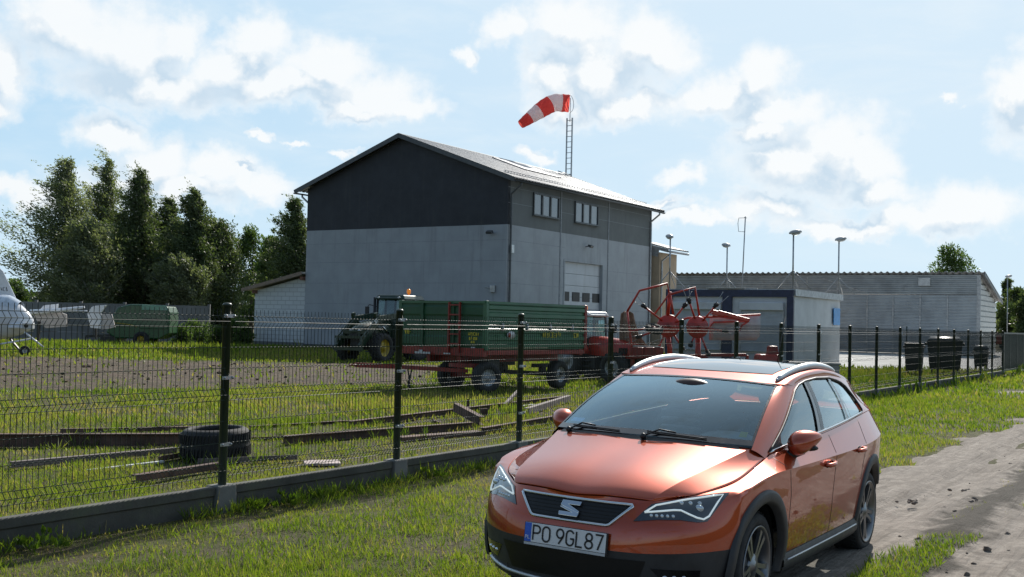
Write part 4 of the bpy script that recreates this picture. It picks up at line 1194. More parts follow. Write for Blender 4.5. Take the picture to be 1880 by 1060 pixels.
# ---- things laid on the shell
bvb = BVHTree.FromPolygons([tuple(v.co) for v in body.data.vertices], [tuple(p.vertices) for p in body.data.polygons])
def onfront(y, z, off=0.):
    h_ = bvb.ray_cast(Vector((3, y, z)), Vector((-1, 0, 0)))
    if h_[0] is None: h_ = bvb.find_nearest(Vector((.8, y, z)))
    n_ = h_[1]; n_ = n_ if n_.x > 0 else -n_
    return h_[0] + n_ * off
def onflank(x, z, sgn, off=0.):
    h_ = bvb.ray_cast(Vector((x, sgn * 3, z)), Vector((0, -sgn, 0)))
    if h_[0] is None: h_ = bvb.find_nearest(Vector((x, sgn * .86, z)))
    n_ = h_[1]; n_ = n_ if n_.y * sgn > 0 else -n_
    return h_[0] + n_ * off
def resample(poly, step, closed=True):
    out = []; n = len(poly)
    for i in range(n if closed else n - 1):
        a, b = Vector(poly[i]), Vector(poly[(i + 1) % n]); m_ = max(1, int((b - a).length / step))
        out += [a.lerp(b, k / m_) for k in range(m_)]
    if not closed: out.append(Vector(poly[-1]))
    return out
def draped(poly, fn, off, name, m_, parent, step=.03, depth=.0):
    """fills a 2-D outline, lays it on the shell"""
    bd = resample([(p[0], p[1], 0) for p in poly], step)
    b_ = bmesh.new(); vs = [b_.verts.new(p) for p in bd]; b_.faces.new(vs)
    us = sorted({round(p[0], 4) for p in poly}); lo = min(p.x for p in bd); hi = max(p.x for p in bd); l2 = min(p.y for p in bd); h2 = max(p.y for p in bd)
    for k in np.arange(lo + step, hi, step): bmesh.ops.bisect_plane(b_, geom=b_.verts[:] + b_.edges[:] + b_.faces[:], plane_co=(k, 0, 0), plane_no=(1, 0, 0))
    for k in np.arange(l2 + step, h2, step): bmesh.ops.bisect_plane(b_, geom=b_.verts[:] + b_.edges[:] + b_.faces[:], plane_co=(0, k, 0), plane_no=(0, 1, 0))
    for v in b_.verts: v.co = fn(v.co.x, v.co.y, off)
    me_ = bpy.data.meshes.new(name); b_.to_mesh(me_); b_.free()
    for p in me_.polygons: p.use_smooth = True
    me_.materials.append(m_)
    o_ = bpy.data.objects.new(name, me_); COL.objects.link(o_); o_.parent = parent
    return o_
def front_tube(poly, r, off, name, m_, parent, closed=True, n=6):
    pts = [onfront(p.x, p.y, off) for p in resample([(q[0], q[1], 0) for q in poly], .03, closed)]
    if closed: pts.append(pts[0]); 
    mb = MB(); mb.tube(pts, r, n); return mb.build(name, m_, parent)
# grille with chrome surround and the badge
gp = [(-.352, .716), (.352, .716), (.358, .708), (.252, .603), (.235, .597), (-.235, .597), (-.252, .603), (-.358, .708)]
gr = draped(gp, onfront, .003, 'grille', M_grille, car)
front_tube(gp, .0095, .006, 'grille_surround', M_chrome, gr)
mb = MB()
for k in range(6): mb.tube([onfront(y, .615 + k * .018, .003) for y in np.linspace(-.25 - k * .018, .25 + k * .018, 15)], .0025, 4)
mb.build('grille_mesh', M_grille, gr)
emb = [[(-.060, .045), (.060, .045), (.060, .018), (-.010, .018), (.060, -.008), (.060, -.012), (.045, -.022), (-.030, .006), (-.060, .006)],
       [(.060, -.020), (.060, -.048), (-.060, -.048), (-.060, -.020), (.006, -.020), (-.060, .000), (-.052, .000), (-.045, .0), (.030, -.020)]]
emb = [[(-.060, .048), (.062, .048), (.062, .020), (-.022, .020), (-.022, .012), (.062, -.014), (.062, -.024), (-.060, .012)],
       [(-.062, -.006), (-.062, .002), (.060, -.034), (.060, -.050), (-.062, -.050), (-.062, -.024), (.018, -.024), (.018, -.018)]]
emb = [[(-.058, .046), (.064, .046), (.058, .022), (-.012, .022), (.062, -.012), (.060, -.020), (.050, -.022), (-.064, .014)],
       [(-.062, -.046), (.056, -.046), (.062, -.022), (-.046, .010), (-.064, .008), (-.064, .002), (.012, -.022), (-.066, -.022)]]
c0 = onfront(0, .655, .02); nrm = (onfront(0, .60, 0) - onfront(0, .70, 0)).normalized()   # down the face
upv = -nrm; outv = Vector((-upv.z, 0, upv.x)) * -1
outv = Vector((abs(upv.z), 0, -upv.x * (1 if upv.z > 0 else -1)))
mb = MB()
for e_ in emb:
    Mx = Matrix(((0, upv.x, outv.x, c0.x - .012 * outv.x), (1, 0, 0, 0), (0, upv.z, outv.z, c0.z - .012 * outv.z), (0, 0, 0, 1)))
    mb.prism(e_, .014, Mx)
mb.build('badge', M_chrome, gr, bevel=.002)
# lower intake, fog lamps, skid strip
draped([(-.46, .425), (.46, .425), (.40, .27), (-.40, .27)], onfront, .004, 'lower_intake', M_grille, car)
front_tube([(-.66, .262), (-.45, .242), (0, .236), (.45, .242), (.66, .262)], .011, .006, 'skid_strip', M_alu, car, closed=False)
for sgn in (1, -1):
    fo = draped([(.48 * sgn, .385), (.70 * sgn, .375), (.69 * sgn, .30), (.55 * sgn, .295)][::1], onfront, .003, 'fog_lamp', M_gloss, car, step=.025)
    mb = MB()
    for k in range(3): 
        c = onfront((.545 + .042 * k) * sgn, .338, .004); mb.sphere(c, .014, 10, 6, (.5, 1.1, .8))
    mb.build('lamp_lens', M_chrome, fo)
# headlamps
M_lens = mat('lamp_cover', (.02, .024, .03), .06, coat=1., spec=.8)
M_led = mat('led_strip', (.80, .86, .88), .25, emis=((.85, 1, 1), .25))
hl = [(.378, .634), (.448, .728), (.60, .762), (.700, .782), (.772, .790), (.765, .768), (.735, .690), (.718, .645), (.69, .640), (.60, .652), (.50, .650)]
for sgn in (1, -1):
    fl = lambda P: [(p[0] * sgn, p[1]) for p in (P if sgn > 0 else P[::-1])]
    hd = draped(fl(hl), onfront, .0045, 'headlight', M_lens, car, step=.025)
    front_tube([(p[0] * sgn, p[1]) for p in [(.425, .683), (.470, .722), (.60, .752), (.70, .771), (.748, .778), (.718, .672), (.700, .656), (.672, .664), (.592, .700), (.560, .700), (.425, .683)]], .0055, .006, 'light_strip', M_led, hd, closed=False)
    mb = MB()
    for k in range(5): mb.sphere(onfront((.462 + .026 * k) * sgn, .668, .004), .011, 8, 6, (.6, 1, 1))
    for k in range(3): mb.sphere(onfront((.582 + .040 * k) * sgn, .735, .004), .014, 8, 6, (.6, 1, .9))
    mb.sphere(onfront(.668 * sgn, .712, .003), .026, 10, 8, (.5, 1.1, .8))
    mb.build('lamp_lens', mat('lens_clear', (.55, .60, .64), .1, .6), hd)
# number plate
plm = thing('x', '', '')
bpy.data.objects.remove(plm)
pz = .4985; pxx = .897
tilt = Matrix.Rotation(R(-5), 4, 'Y')
PM = Matrix.Translation((pxx, 0, pz)) @ tilt
mb = MB(); mb.box((0, 0, 0), (.012, .535, .128)); mb.v = [tuple(PM @ Vector(v)) for v in mb.v]
plate = mb.build('plate_holder', M_black, car, bevel=.003)
mb = MB(); mb.box((.009, 0, .008), (.006, .52, .108)); mb.v = [tuple(PM @ Vector(v)) for v in mb.v]
M_pw = mat('plate_white', (.66, .67, .68), .4, var=.03)
np_ = mb.build('number_plate', M_pw, plate, bevel=.002)
mb = MB(); mb.box((.0095, -.238, .008), (.0075, .042, .106)); mb.v = [tuple(PM @ Vector(v)) for v in mb.v]
mb.build('blue_band', mat('plate_blue', (.02, .10, .50), .4), plate)
mb = MB(); mb.box((.010, 0, -.0555), (.004, .52, .014)); mb.v = [tuple(PM @ Vector(v)) for v in mb.v]
mb.build('holder_strip', mat('holder_grey', (.45, .46, .47), .5), plate)
def text_mesh(txt, size, M, name, m_, parent, width=None, ext=.0015, bold=0.):
    cu = bpy.data.curves.new('t', 'FONT'); cu.body = txt; cu.size = size; cu.align_x = 'LEFT'; cu.extrude = ext; cu.offset = bold
    ob = bpy.data.objects.new('t', cu); COL.objects.link(ob)
    dg = bpy.context.evaluated_depsgraph_get(); dg.update()
    me_ = bpy.data.meshes.new_from_object(ob.evaluated_get(dg)); bpy.data.objects.remove(ob)
    co = np.array([v.co[:] for v in me_.vertices]); sx_ = 1.
    if width: sx_ = width / (co[:, 0].max() - co[:, 0].min())
    x0_ = co[:, 0].min()
    for v in me_.vertices: v.co = M @ Vector(((v.co.x - x0_) * sx_, v.co.y, v.co.z))
    me_.materials.clear(); me_.materials.append(m_)
    o_ = bpy.data.objects.new(name, me_); COL.objects.link(o_); o_.parent = parent
    return o_
TMx = Matrix(((0, 0, 1, .0125), (1, 0, 0, 0), (0, 1, 0, 0), (0, 0, 0, 1)))
M_ink = mat('plate_ink', (.01, .01, .012), .5)
# plate characters drawn as single-width strokes, like the plate's own lettering
def arc(cx, cy, rx, ry, a0, a1, n=10): return [(cx + rx * math.cos(R(a0 + (a1 - a0) * k / n)), cy + ry * math.sin(R(a0 + (a1 - a0) * k / n))) for k in range(n + 1)]
GLY = {'P': [[(0, 0), (0, 1), (.28, 1)] + arc(.28, .74, .27, .26, 90, -90) + [(0, .48)]],
 'O': [arc(.28, .73, .28, .27, 180, 0) + arc(.28, .27, .28, .27, 0, -180) + [(0, .73)]],
 '9': [arc(.27, .70, .27, .30, 0, 360, 18), [(.535, .62), (.50, .48), (.18, 0)]],
 'G': [arc(.28, .73, .28, .27, 20, 180) + arc(.28, .27, .28, .27, 180, 360) + [(.56, .46), (.30, .46)]],
 'L': [[(0, 1), (0, 0), (.48, 0)]],
 '8': [arc(.28, .755, .235, .245, 0, 360, 18), arc(.28, .255, .28, .255, 0, 360, 18)],
 '7': [[(0, 1), (.55, 1), (.20, 0)]]}
def stroke(P, w_, M):
    mb = MB(); n = len(P); L_ = []; R_ = []
    closed_ = math.hypot(P[0][0] - P[-1][0], P[0][1] - P[-1][1]) < 1e-4
    for i in range(n):
        a = Vector((*P[i - 1], 0)) if i else (Vector((*P[-2], 0)) if closed_ else None); b = Vector((*P[i], 0)); c = Vector((*P[i + 1], 0)) if i < n - 1 else (Vector((*P[1], 0)) if closed_ else None)
        d1 = (b - a).normalized() if a is not None and (b - a).length > 1e-6 else None; d2 = (c - b).normalized() if c is not None and (c - b).length > 1e-6 else None
        d = ((d1 or d2) + (d2 or d1)).normalized(); nn = Vector((-d.y, d.x, 0)); q = nn.dot(Vector((-(d1 or d2).y, (d1 or d2).x, 0)))
        k = w_ / 2 / max(.6, q); L_.append(b + nn * k); R_.append(b - nn * k)
    up_ = Vector((0, 0, .0016))
    mb.grid([[M @ (p + up_) for p in L_], [M @ (p + up_) for p in R_]], False, flip=True)
    return mb
xs_ = -.203; CHH = .082
for ch in 'PO 9GL87':
    if ch == ' ': xs_ += .028; continue
    mb = MB()
    for P_ in GLY[ch]:
        q = stroke([(x * .082, y * CHH) for x, y in P_], .0105, PM @ TMx @ Matrix.Translation((xs_, -.033, .0006))); mb.add(q.v, q.f)
    mb.build('plate_character', M_ink, np_)
    xs_ += (.045 if ch == '7' else .0455) + .0175 - (.006 if ch == 'L' else 0)
text_mesh('PL', .03, PM @ TMx @ Matrix.Translation((-.254, -.030, .001)), 'plate_letters', M_pw, plate, width=.030)
mb = MB()
mb.lathe([(0, .001), (.008, .001)], 10, PM @ TMx @ Matrix.Translation((-.092, .0, .0))); mb.build('plate_seal', M_zinc, np_)

# ---- wheels
def make_wheel(yside, xw):
    w = MB(); Mw = Matrix.Translation((xw, yside * .705, .318)) @ Matrix.Rotation(-yside * math.pi / 2, 4, 'X')
    # disc behind the spokes
    w.lathe([(.0, .02), (.16, .02), (.16, -.02), (0, -.02)], 24, Mw)
    root_ = w.build('wheel', M_zinc, car)
    t = MB(); t.lathe([(.238, -.11), (.275, -.115), (.305, -.108), (.316, -.085), (.3185, -.03), (.3185, .03), (.316, .085), (.305, .108), (.275, .118), (.243, .112), (.236, .10)], 48, Mw)
    for k in range(48):
        a = 2 * math.pi * k / 48; 
        for z0_ in (-.08, .05): t.bar(Mw @ Vector((.3185 * math.cos(a), .3185 * math.sin(a), z0_)), Mw @ Vector((.3195 * math.cos(a + .05), .3195 * math.sin(a + .05), z0_ + .045)), .012, .006)
    t.build('tyre', M_rubber, root_)
    r = MB(); r.lathe([(.240, .11), (.243, .118), (.236, .122), (.226, .114), (.214, .095), (.208, .02), (.206, -.10)], 48, Mw)
    for k in range(5):
        for d_a in (-.16, .16):
            a = 2 * math.pi * k / 5 + .3; aa = a + d_a; ab = a + d_a * .75
            p = Vector((.055 * math.cos(a + d_a * 1.6), .055 * math.sin(a + d_a * 1.6), .098)); m1 = Vector((.14 * math.cos(aa), .14 * math.sin(aa), .102)); q = Vector((.222 * math.cos(a + d_a * 1.05), .222 * math.sin(a + d_a * 1.05), .106))
            for u, v, w0, w1 in ((p, m1, .030, .026), (m1, q, .026, .034)):
                d_ = (v - u).normalized(); s_ = Vector((-d_.y, d_.x, 0)); dn = Vector((0, 0, -.022))
                vs = [u - s_ * w0 / 2, u + s_ * w0 / 2, v + s_ * w1 / 2, v - s_ * w1 / 2]; lo_ = [x_ + dn for x_ in vs]
                r.add([Mw @ x_ for x_ in vs + lo_], [(0, 1, 2, 3), (7, 6, 5, 4), (0, 4, 5, 1), (1, 5, 6, 2), (2, 6, 7, 3), (3, 7, 4, 0)])
    r.lathe([(.0, .108), (.028, .107), (.034, .10), (.07, .098), (.075, .085)], 20, Mw)
    r.build('rim', M_rim, root_)
    return root_
for ys in (1, -1):
    for xw in (XCF, XCR): make_wheel(ys, xw)
# wheel-arch cladding and liners
for sgn in (1, -1):
    for xc in (XCF, XCR):
        rows_ = []
        for k in range(37):
            a = R(-14) + R(208 if xc == XCF else 166) * k / 36
            ro = []
            for rr_, off in ((RA - .012, -.03), (RA - .004, .010), (RA + .012, .018), (RA + .055, .018), (RA + .072, .010), (RA + .076, -.012)):
                x = xc + rr_ * math.cos(a); z = max(.225, .318 + rr_ * math.sin(a))
                x_q = min(x, .335) if xc == XCF else x
                p = onflank(x_q, max(z, .318 + (RA + .006) * math.sin(a) if rr_ < RA + .006 else z), sgn, 0)
                ro.append(Vector((x, p.y + sgn * off, z)))
            rows_.append(ro)
        mb = MB(); mb.grid(rows_, True, flip=sgn < 0); mb.build('arch_cladding', M_clad, car)
        mb = MB(); mb.lathe([(RA + .02, -.10), (RA + .02, .10)], 24, Matrix.Translation((xc, sgn * .69, .318)) @ Matrix.Rotation(math.pi / 2, 4, 'X'), a0=R(-10), a1=R(190 if xc == XCF else 150)); mb.lathe([(0, 0), (RA + .02, 0)], 24, Matrix.Translation((xc, sgn * .58, .318)) @ Matrix.Rotation(math.pi / 2, 4, 'X'), a0=R(-10), a1=R(190)); mb.build('arch_liner', M_black, car)
    # sill cladding
    mb = MB(); rows_ = []
    for k in range(21):
        x = -.42 - 1.80 * k / 20
        yb_ = onflank(x, .33, sgn).y
        rows_.append([Vector((x, yb_ - sgn * .05, .20)), Vector((x, yb_ - sgn * .012, .205)), Vector((x, yb_ + sgn * .014, .245)), Vector((x, yb_ + sgn * .016, .285)), Vector((x, onflank(x, .325, sgn).y + sgn * .003, .325))])
    mb.grid(rows_, True, flip=sgn < 0); sl_ = mb.build('sill_cladding', M_clad, car)
    mb = MB(); mb.tube([(x, onflank(x, .33, sgn).y + sgn * .018, .287) for x in np.linspace(-.48, -2.15, 12)], .006, 6); mb.build('sill_strip', M_alu, sl_)
    # shut lines
    def seam(pts, name='shut_line'):
        P_ = resample([(p[0], p[1], 0) for p in pts], .03, False)
        mb = MB(); mb.tube([onflank(p.x, p.y, sgn, -.0005) for p in P_], .0028, 4); mb.build(name, M_black, car)
    seam([(-.335, .935), (-.40, .86), (-.455, .70), (-.455, .33)])
    seam([(-1.50, .998), (-1.43, .86), (-1.41, .60), (-1.42, .33)])
    seam([(-2.44, 1.05), (-2.30, .86), (-2.235, .74), (-2.20, .62)])
    # handles
    for hx, hz in ((-1.225, .826), (-2.07, .860)):
        a, b = onflank(hx + .075, hz - .004, sgn, .0), onflank(hx - .095, hz + .004, sgn, .0)
        mb = MB(); n_ = Vector((0, sgn, .0))
        P_ = [a, a.lerp(b, .12) + n_ * .03, a.lerp(b, .5) + n_ * .042, a.lerp(b, .88) + n_ * .032, b]
        mb.tube(P_, [.011, .015, .016, .016, .013], 8); h_ = mb.build('door_handle', M_paint, car)
        mb = MB(); mb.sphere(a.lerp(b, .4), .04, 10, 6, (1.3, .15, .7)); mb.build('handle_recess', M_clad, h_)
    # tail lamp
    mb = MB(); c_ = onflank(-3.16, .93, sgn, .0); 
    for z_, dx_, w0 in ((.985, 0, .05), (.94, -.01, .09), (.88, -.02, .10), (.84, -.02, .06)):
        pass
    draped([(-3.225, .985), (-3.13, .97), (-3.10, .90), (-3.20, .86)] if sgn > 0 else [(-3.20, .86), (-3.10, .90), (-3.13, .97), (-3.225, .985)], lambda x, z, off: onflank(x, z, sgn, off), .006, 'tail_lamp', mat('tail_red', (.45, .02, .015), .12, coat=1.), car, step=.03)
    # quarter crease leading to the tail lamp
    mb = MB()
    # mirrors
    Mm = Matrix.Translation((-.655, sgn * .888, 1.022)) @ Matrix.Rotation(sgn * R(24), 4, 'Z') @ Matrix.Rotation(sgn * R(10), 4, 'X')
    hs_ = MB(); hs_.sphere((0, 0, 0), 1, 20, 14, (1, 1, 1)); nv = []
    for x, y, z in hs_.v:
        yy = y * sgn     # outward
        sx_ = .09 * (1 - .25 * yy); sz_ = .072 * (1 - .42 * yy)
        xx = x * sx_; zz = z * sz_ + .016 * yy
        if xx < -.045: xx = -.045
        nv.append(tuple(Mm @ Vector((xx - .03 * yy, y * .118, zz))))
    hs_.v = nv; mr = hs_.build('wing_mirror', M_paint, car)
    mb = MB(); mb.sphere((0, 0, 0), 1, 14, 8, (.004, .095, .045)); mb.v = [tuple(Mm @ Vector((x - .047 - .03 * y / .118 * 1, y, z + .012 * y * sgn / .1))) for x, y, z in mb.v]; mb.build('mirror_glass', M_chrome, mr)
    mb = MB(); mb.tube([Mm @ Vector((-.01, -sgn * .02, -.05)), Mm @ Vector((-.005, -sgn * .09, -.075)), Vector((-.56, sgn * .765, .925))], [.035, .03, .03], 8); mb.sphere(Mm @ Vector((-.015, -sgn * .0, -.04)), .05, 12, 8, (.9, 1.7, .5)); mb.build('mirror_foot', M_black, mr)
# wipers, scuttle, aerial
mb = MB(); mb.grid([[wpt(u, -.02, .0) for u in np.linspace(-.9, .9, 21)], [curve(hc, 1).lerp(Vector(hk[-1]), abs(u)) * 1 if False else Vector((wpt(u, 0).x + .06, wpt(u, 0).y * 1.02, wpt(u, 0).z - .035)) for u in np.linspace(-.9, .9, 21)]], True)
mb.build('scuttle', M_black, car)
for ua, ub, va in ((.05, .62, .012), (-.80, -.22, .008)):
    mb = MB(); mb.tube([wpt(ua + (ub - ua) * k / 8, va + .02 * (1 - k / 8), .010) for k in range(9)], .0045, 5)
    q = wpt(ua, va - .05, .012); mb.tube([q, wpt(ua + .12, va + .03, .024), wpt((ua + ub) / 2, va + .022, .018)], .006, 6); mb.sphere(q, .02, 8, 6)
    mb.build('wiper', M_black, car)
mb = MB(); mb.tube([onroof(-2.75, 0, 0), onroof(-2.75, 0, 0) + Vector((-.18, .0, .40))], [.005, .003], 6); mb.build('roof_aerial', M_black, car)
# underside and cabin
mb = MB(); mb.box((-1.3, 0, .27), (4.0, 1.1, .10)); mb.build('floor_pan', M_black, car)
mb = MB(); mb.box((.30, 0, .55), (.62, 1.06, .32)); mb.box((.55, 0, .42), (.45, .9, .34)); mb.box((-.05, 0, .60), (.1, 1.36, .55)); mb.build('engine_bay', M_black, car)
mb = MB()
rows_ = []
for u in np.linspace(-1, 1, 13):
    a = wpt(u * .96, .01, -.03); rows_.append([a, a + Vector((-.20, 0, -.015)), a + Vector((-.42, 0, -.02 + .0)), a + Vector((-.50, 0, -.10)), a + Vector((-.5, 0, -.4))])
mb.grid(rows_, True); mb.sphere((-.66, .37, .985), 1, 14, 8, (.17, .20, .055))
mb.build('dashboard', mat('dash_grey', (.30, .33, .34), .6), car)
mb = MB(); Msw = Matrix.Translation((-.86, .37, .96)) @ Matrix.Rotation(R(65), 4, 'Y')
mb.lathe([(.185 + .016 * math.cos(a), .016 * math.sin(a)) for a in np.linspace(0, 2 * math.pi, 9)[:-1]], 28, Msw, closed=True); mb.sphere((-.85, .37, .955), .06, 10, 6, (.5, 1, 1))
for a in (0, math.pi, -math.pi / 2): mb.bar(Msw @ Vector((0, 0, 0)), Msw @ Vector((.185 * math.sin(a), .185 * math.cos(a), 0)) , .03, .02)
mb.build('steering_wheel', M_int, car)
def seat(x, y, wd, name='seat', m_=None):
    mb = MB(); mb.sphere((0, 0, 0), 1, 14, 8, (.27, wd, .11)); mb.v = [(a + x, b + y, c + .50) for a, b, c in mb.v]
    Mb = Matrix.Translation((x - .30, y, .80)) @ Matrix.Rotation(R(-16), 4, 'Y')
    b2 = MB(); b2.sphere((0, 0, 0), 1, 16, 12, (.10, wd, .38)); mb.add([Mb @ Vector((max(-1, a), b * (1 - .22 * max(0, c / .38)), c)) for a, b, c in b2.v], b2.f, True)
    st = mb.build(name, m_ or M_int, car)
    b3 = MB(); b3.sphere((0, 0, 0), 1, 12, 8, (.055, .13, .10)); b3.v = [tuple(Mb @ Vector((a + .02, b, c + .45))) for a, b, c in b3.v]
    b3.tube([Mb @ Vector((0, -.06, .34)), Mb @ Vector((.02, -.06, .42))], .008, 6); b3.tube([Mb @ Vector((0, .06, .34)), Mb @ Vector((.02, .06, .42))], .008, 6)
    b3.build('headrest', m_ or M_int, st); return st
st1 = seat(-1.2, .37, .24, 'front_seat'); st2 = seat(-1.2, -.37, .24, 'front_seat')
mb = MB()    # ribbed bolster of the passenger seat
for k in range(9):
    a0_ = Vector((-1.36, -.10, .62 + .058 * k))
    mb.tube([a0_ + Vector((.16 * math.sin(t), -.15 + .15 * math.cos(t), .02 * math.sin(t))) for t in np.linspace(.2, 2.9, 10)], .012, 6)
mb.build('ribbed_bolster', mat('grey_rib', (.34, .36, .38), .6), st2)
seat(-2.05, .36, .32, 'rear_seat'); seat(-2.05, -.36, .32, 'rear_seat')
mb = MB(); mb.grid([[Vector((x, float(topY(max(-3.05, min(-1.03, x)))) * f * .97, float(edgeZ(x)) - .045 + .02 * (1 - f * f))) for f in np.linspace(-1, 1, 9)] for x in np.linspace(-1.03, -3.05, 16)], True); mb.build('headlining', mat('headlining', (.20, .20, .20), .9), car)
for sgn in (1, -1):
    mb = MB(); mb.grid([[Vector((x, sgn * (float(beltY(x)) - .05), float(beltZ(x)) - .02 - d_)) for d_ in (0, .15, .5)] for x in np.linspace(-.35, -3.1, 14)], True); mb.build('door_lining', mat('door_lining', (.06, .062, .066), .7), car)
# split the cladding faces off the body as a part of their own
b_ = bmesh.new(); b_.from_mesh(body.data)
b2_ = b_.copy()
bmesh.ops.delete(b_, geom=[f for f in b_.faces if f.material_index == 1], context='FACES')
bmesh.ops.delete(b2_, geom=[f for f in b2_.faces if f.material_index == 0], context='FACES')
b_.to_mesh(body.data); me2 = bpy.data.meshes.new('lower_bumper'); b2_.to_mesh(me2); b_.free(); b2_.free()
for m_ in (M_paint, M_clad): me2.materials.append(m_)
lb = bpy.data.objects.new('lower_bumper', me2); COL.objects.link(lb); lb.parent = car
# ================================================================ farm machines and things lying about
def Rz(a): return Matrix.Rotation(a, 4, 'Z')
def tyre_mb(r, w, rim, M, lugs=0, n=32):
    mb = MB(); h = w / 2
    mb.lathe([(rim * .96, -h * .75), (rim * 1.05, -h), (r * .86, -h * 1.02), (r * .97, -h * .86), (r, -h * .5), (r, h * .5), (r * .97, h * .86), (r * .86, h * 1.02), (rim * 1.05, h), (rim * .96, h * .75)], n, M)
    for k in range(lugs):
        a = 2 * math.pi * k / lugs
        for sg in (-1, 1):
            p = Vector((r * 1.0 * math.cos(a), r * math.sin(a), 0)); q = Vector((r * .99 * math.cos(a + .22), r * .99 * math.sin(a + .22), sg * h * .95))
            if sg > 0: p = Vector((r * math.cos(a + math.pi / lugs), r * math.sin(a + math.pi / lugs), 0)); q = Vector((r * .99 * math.cos(a + .22 + math.pi / lugs), r * .99 * math.sin(a + .22 + math.pi / lugs), sg * h * .95))
            mb.bar(M @ p, M @ q, r * .06, r * .07)
    return mb
def rim_mb(r, w, M, dish=.5):
    mb = MB(); mb.lathe([(r, w * .38), (r * .92, w * .34), (r * .86, w * (.34 - dish * .4)), (r * .35, w * (.34 - dish * .25)), (r * .3, w * .36), (0, w * .38)], 24, M)
    for k in range(8):
        a = 2 * math.pi * k / 8; mb.sphere(M @ Vector((r * .26 * math.cos(a), r * .26 * math.sin(a), w * .38)), r * .03, 6, 4)
    return mb
def wheel_on(parent, P, side, r, w, rim, m_rim, lugs=0, rot=0, name='wheel'):
    """side = +1: outer face towards local -y ; P centre"""
    M = Matrix.Translation(P) @ Rz(rot) @ Matrix.Rotation(math.pi / 2 * side, 4, 'X')
    t = tyre_mb(r, w, rim, M, lugs).build(name, M_rubber, parent)
    rim_mb(rim, w, M).build('rim', m_rim, t); return t
M_jd = mat('deep_green_paint', (.005, .024, .009), .38, var=.15, coat=.3, dirt=((.05, .05, .035), .3, 3))
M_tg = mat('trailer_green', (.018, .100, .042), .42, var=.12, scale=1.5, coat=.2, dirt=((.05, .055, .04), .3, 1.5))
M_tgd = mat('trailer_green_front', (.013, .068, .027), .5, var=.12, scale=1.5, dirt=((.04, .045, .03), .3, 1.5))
M_red = mat('chassis_red', (.22, .020, .013), .45, var=.15, dirt=((.10, .05, .04), .35, 2.5))
M_red2 = mat('machine_red', (.42, .030, .016), .38, var=.12, coat=.3, dirt=((.16, .06, .04), .25, 4))
M_yel = mat('rim_yellow', (.34, .24, .015), .45, var=.12, dirt=((.2, .14, .03), .3, 5))
M_ytxt = mat('yellow_lettering', (.50, .42, .03), .6)
M_cabg = glass_mat('cab_glass', (.45, .58, .58), 1.8)
M_amber = mat('amber_beacon', (.85, .25, .02), .25, emis=((1, .28, .02), .25))
M_silv = mat('pale_grey_paint', (.45, .46, .46), .4, var=.08)
M_gm = mat('wheel_grey', (.30, .31, .32), .5, .3, var=.15)

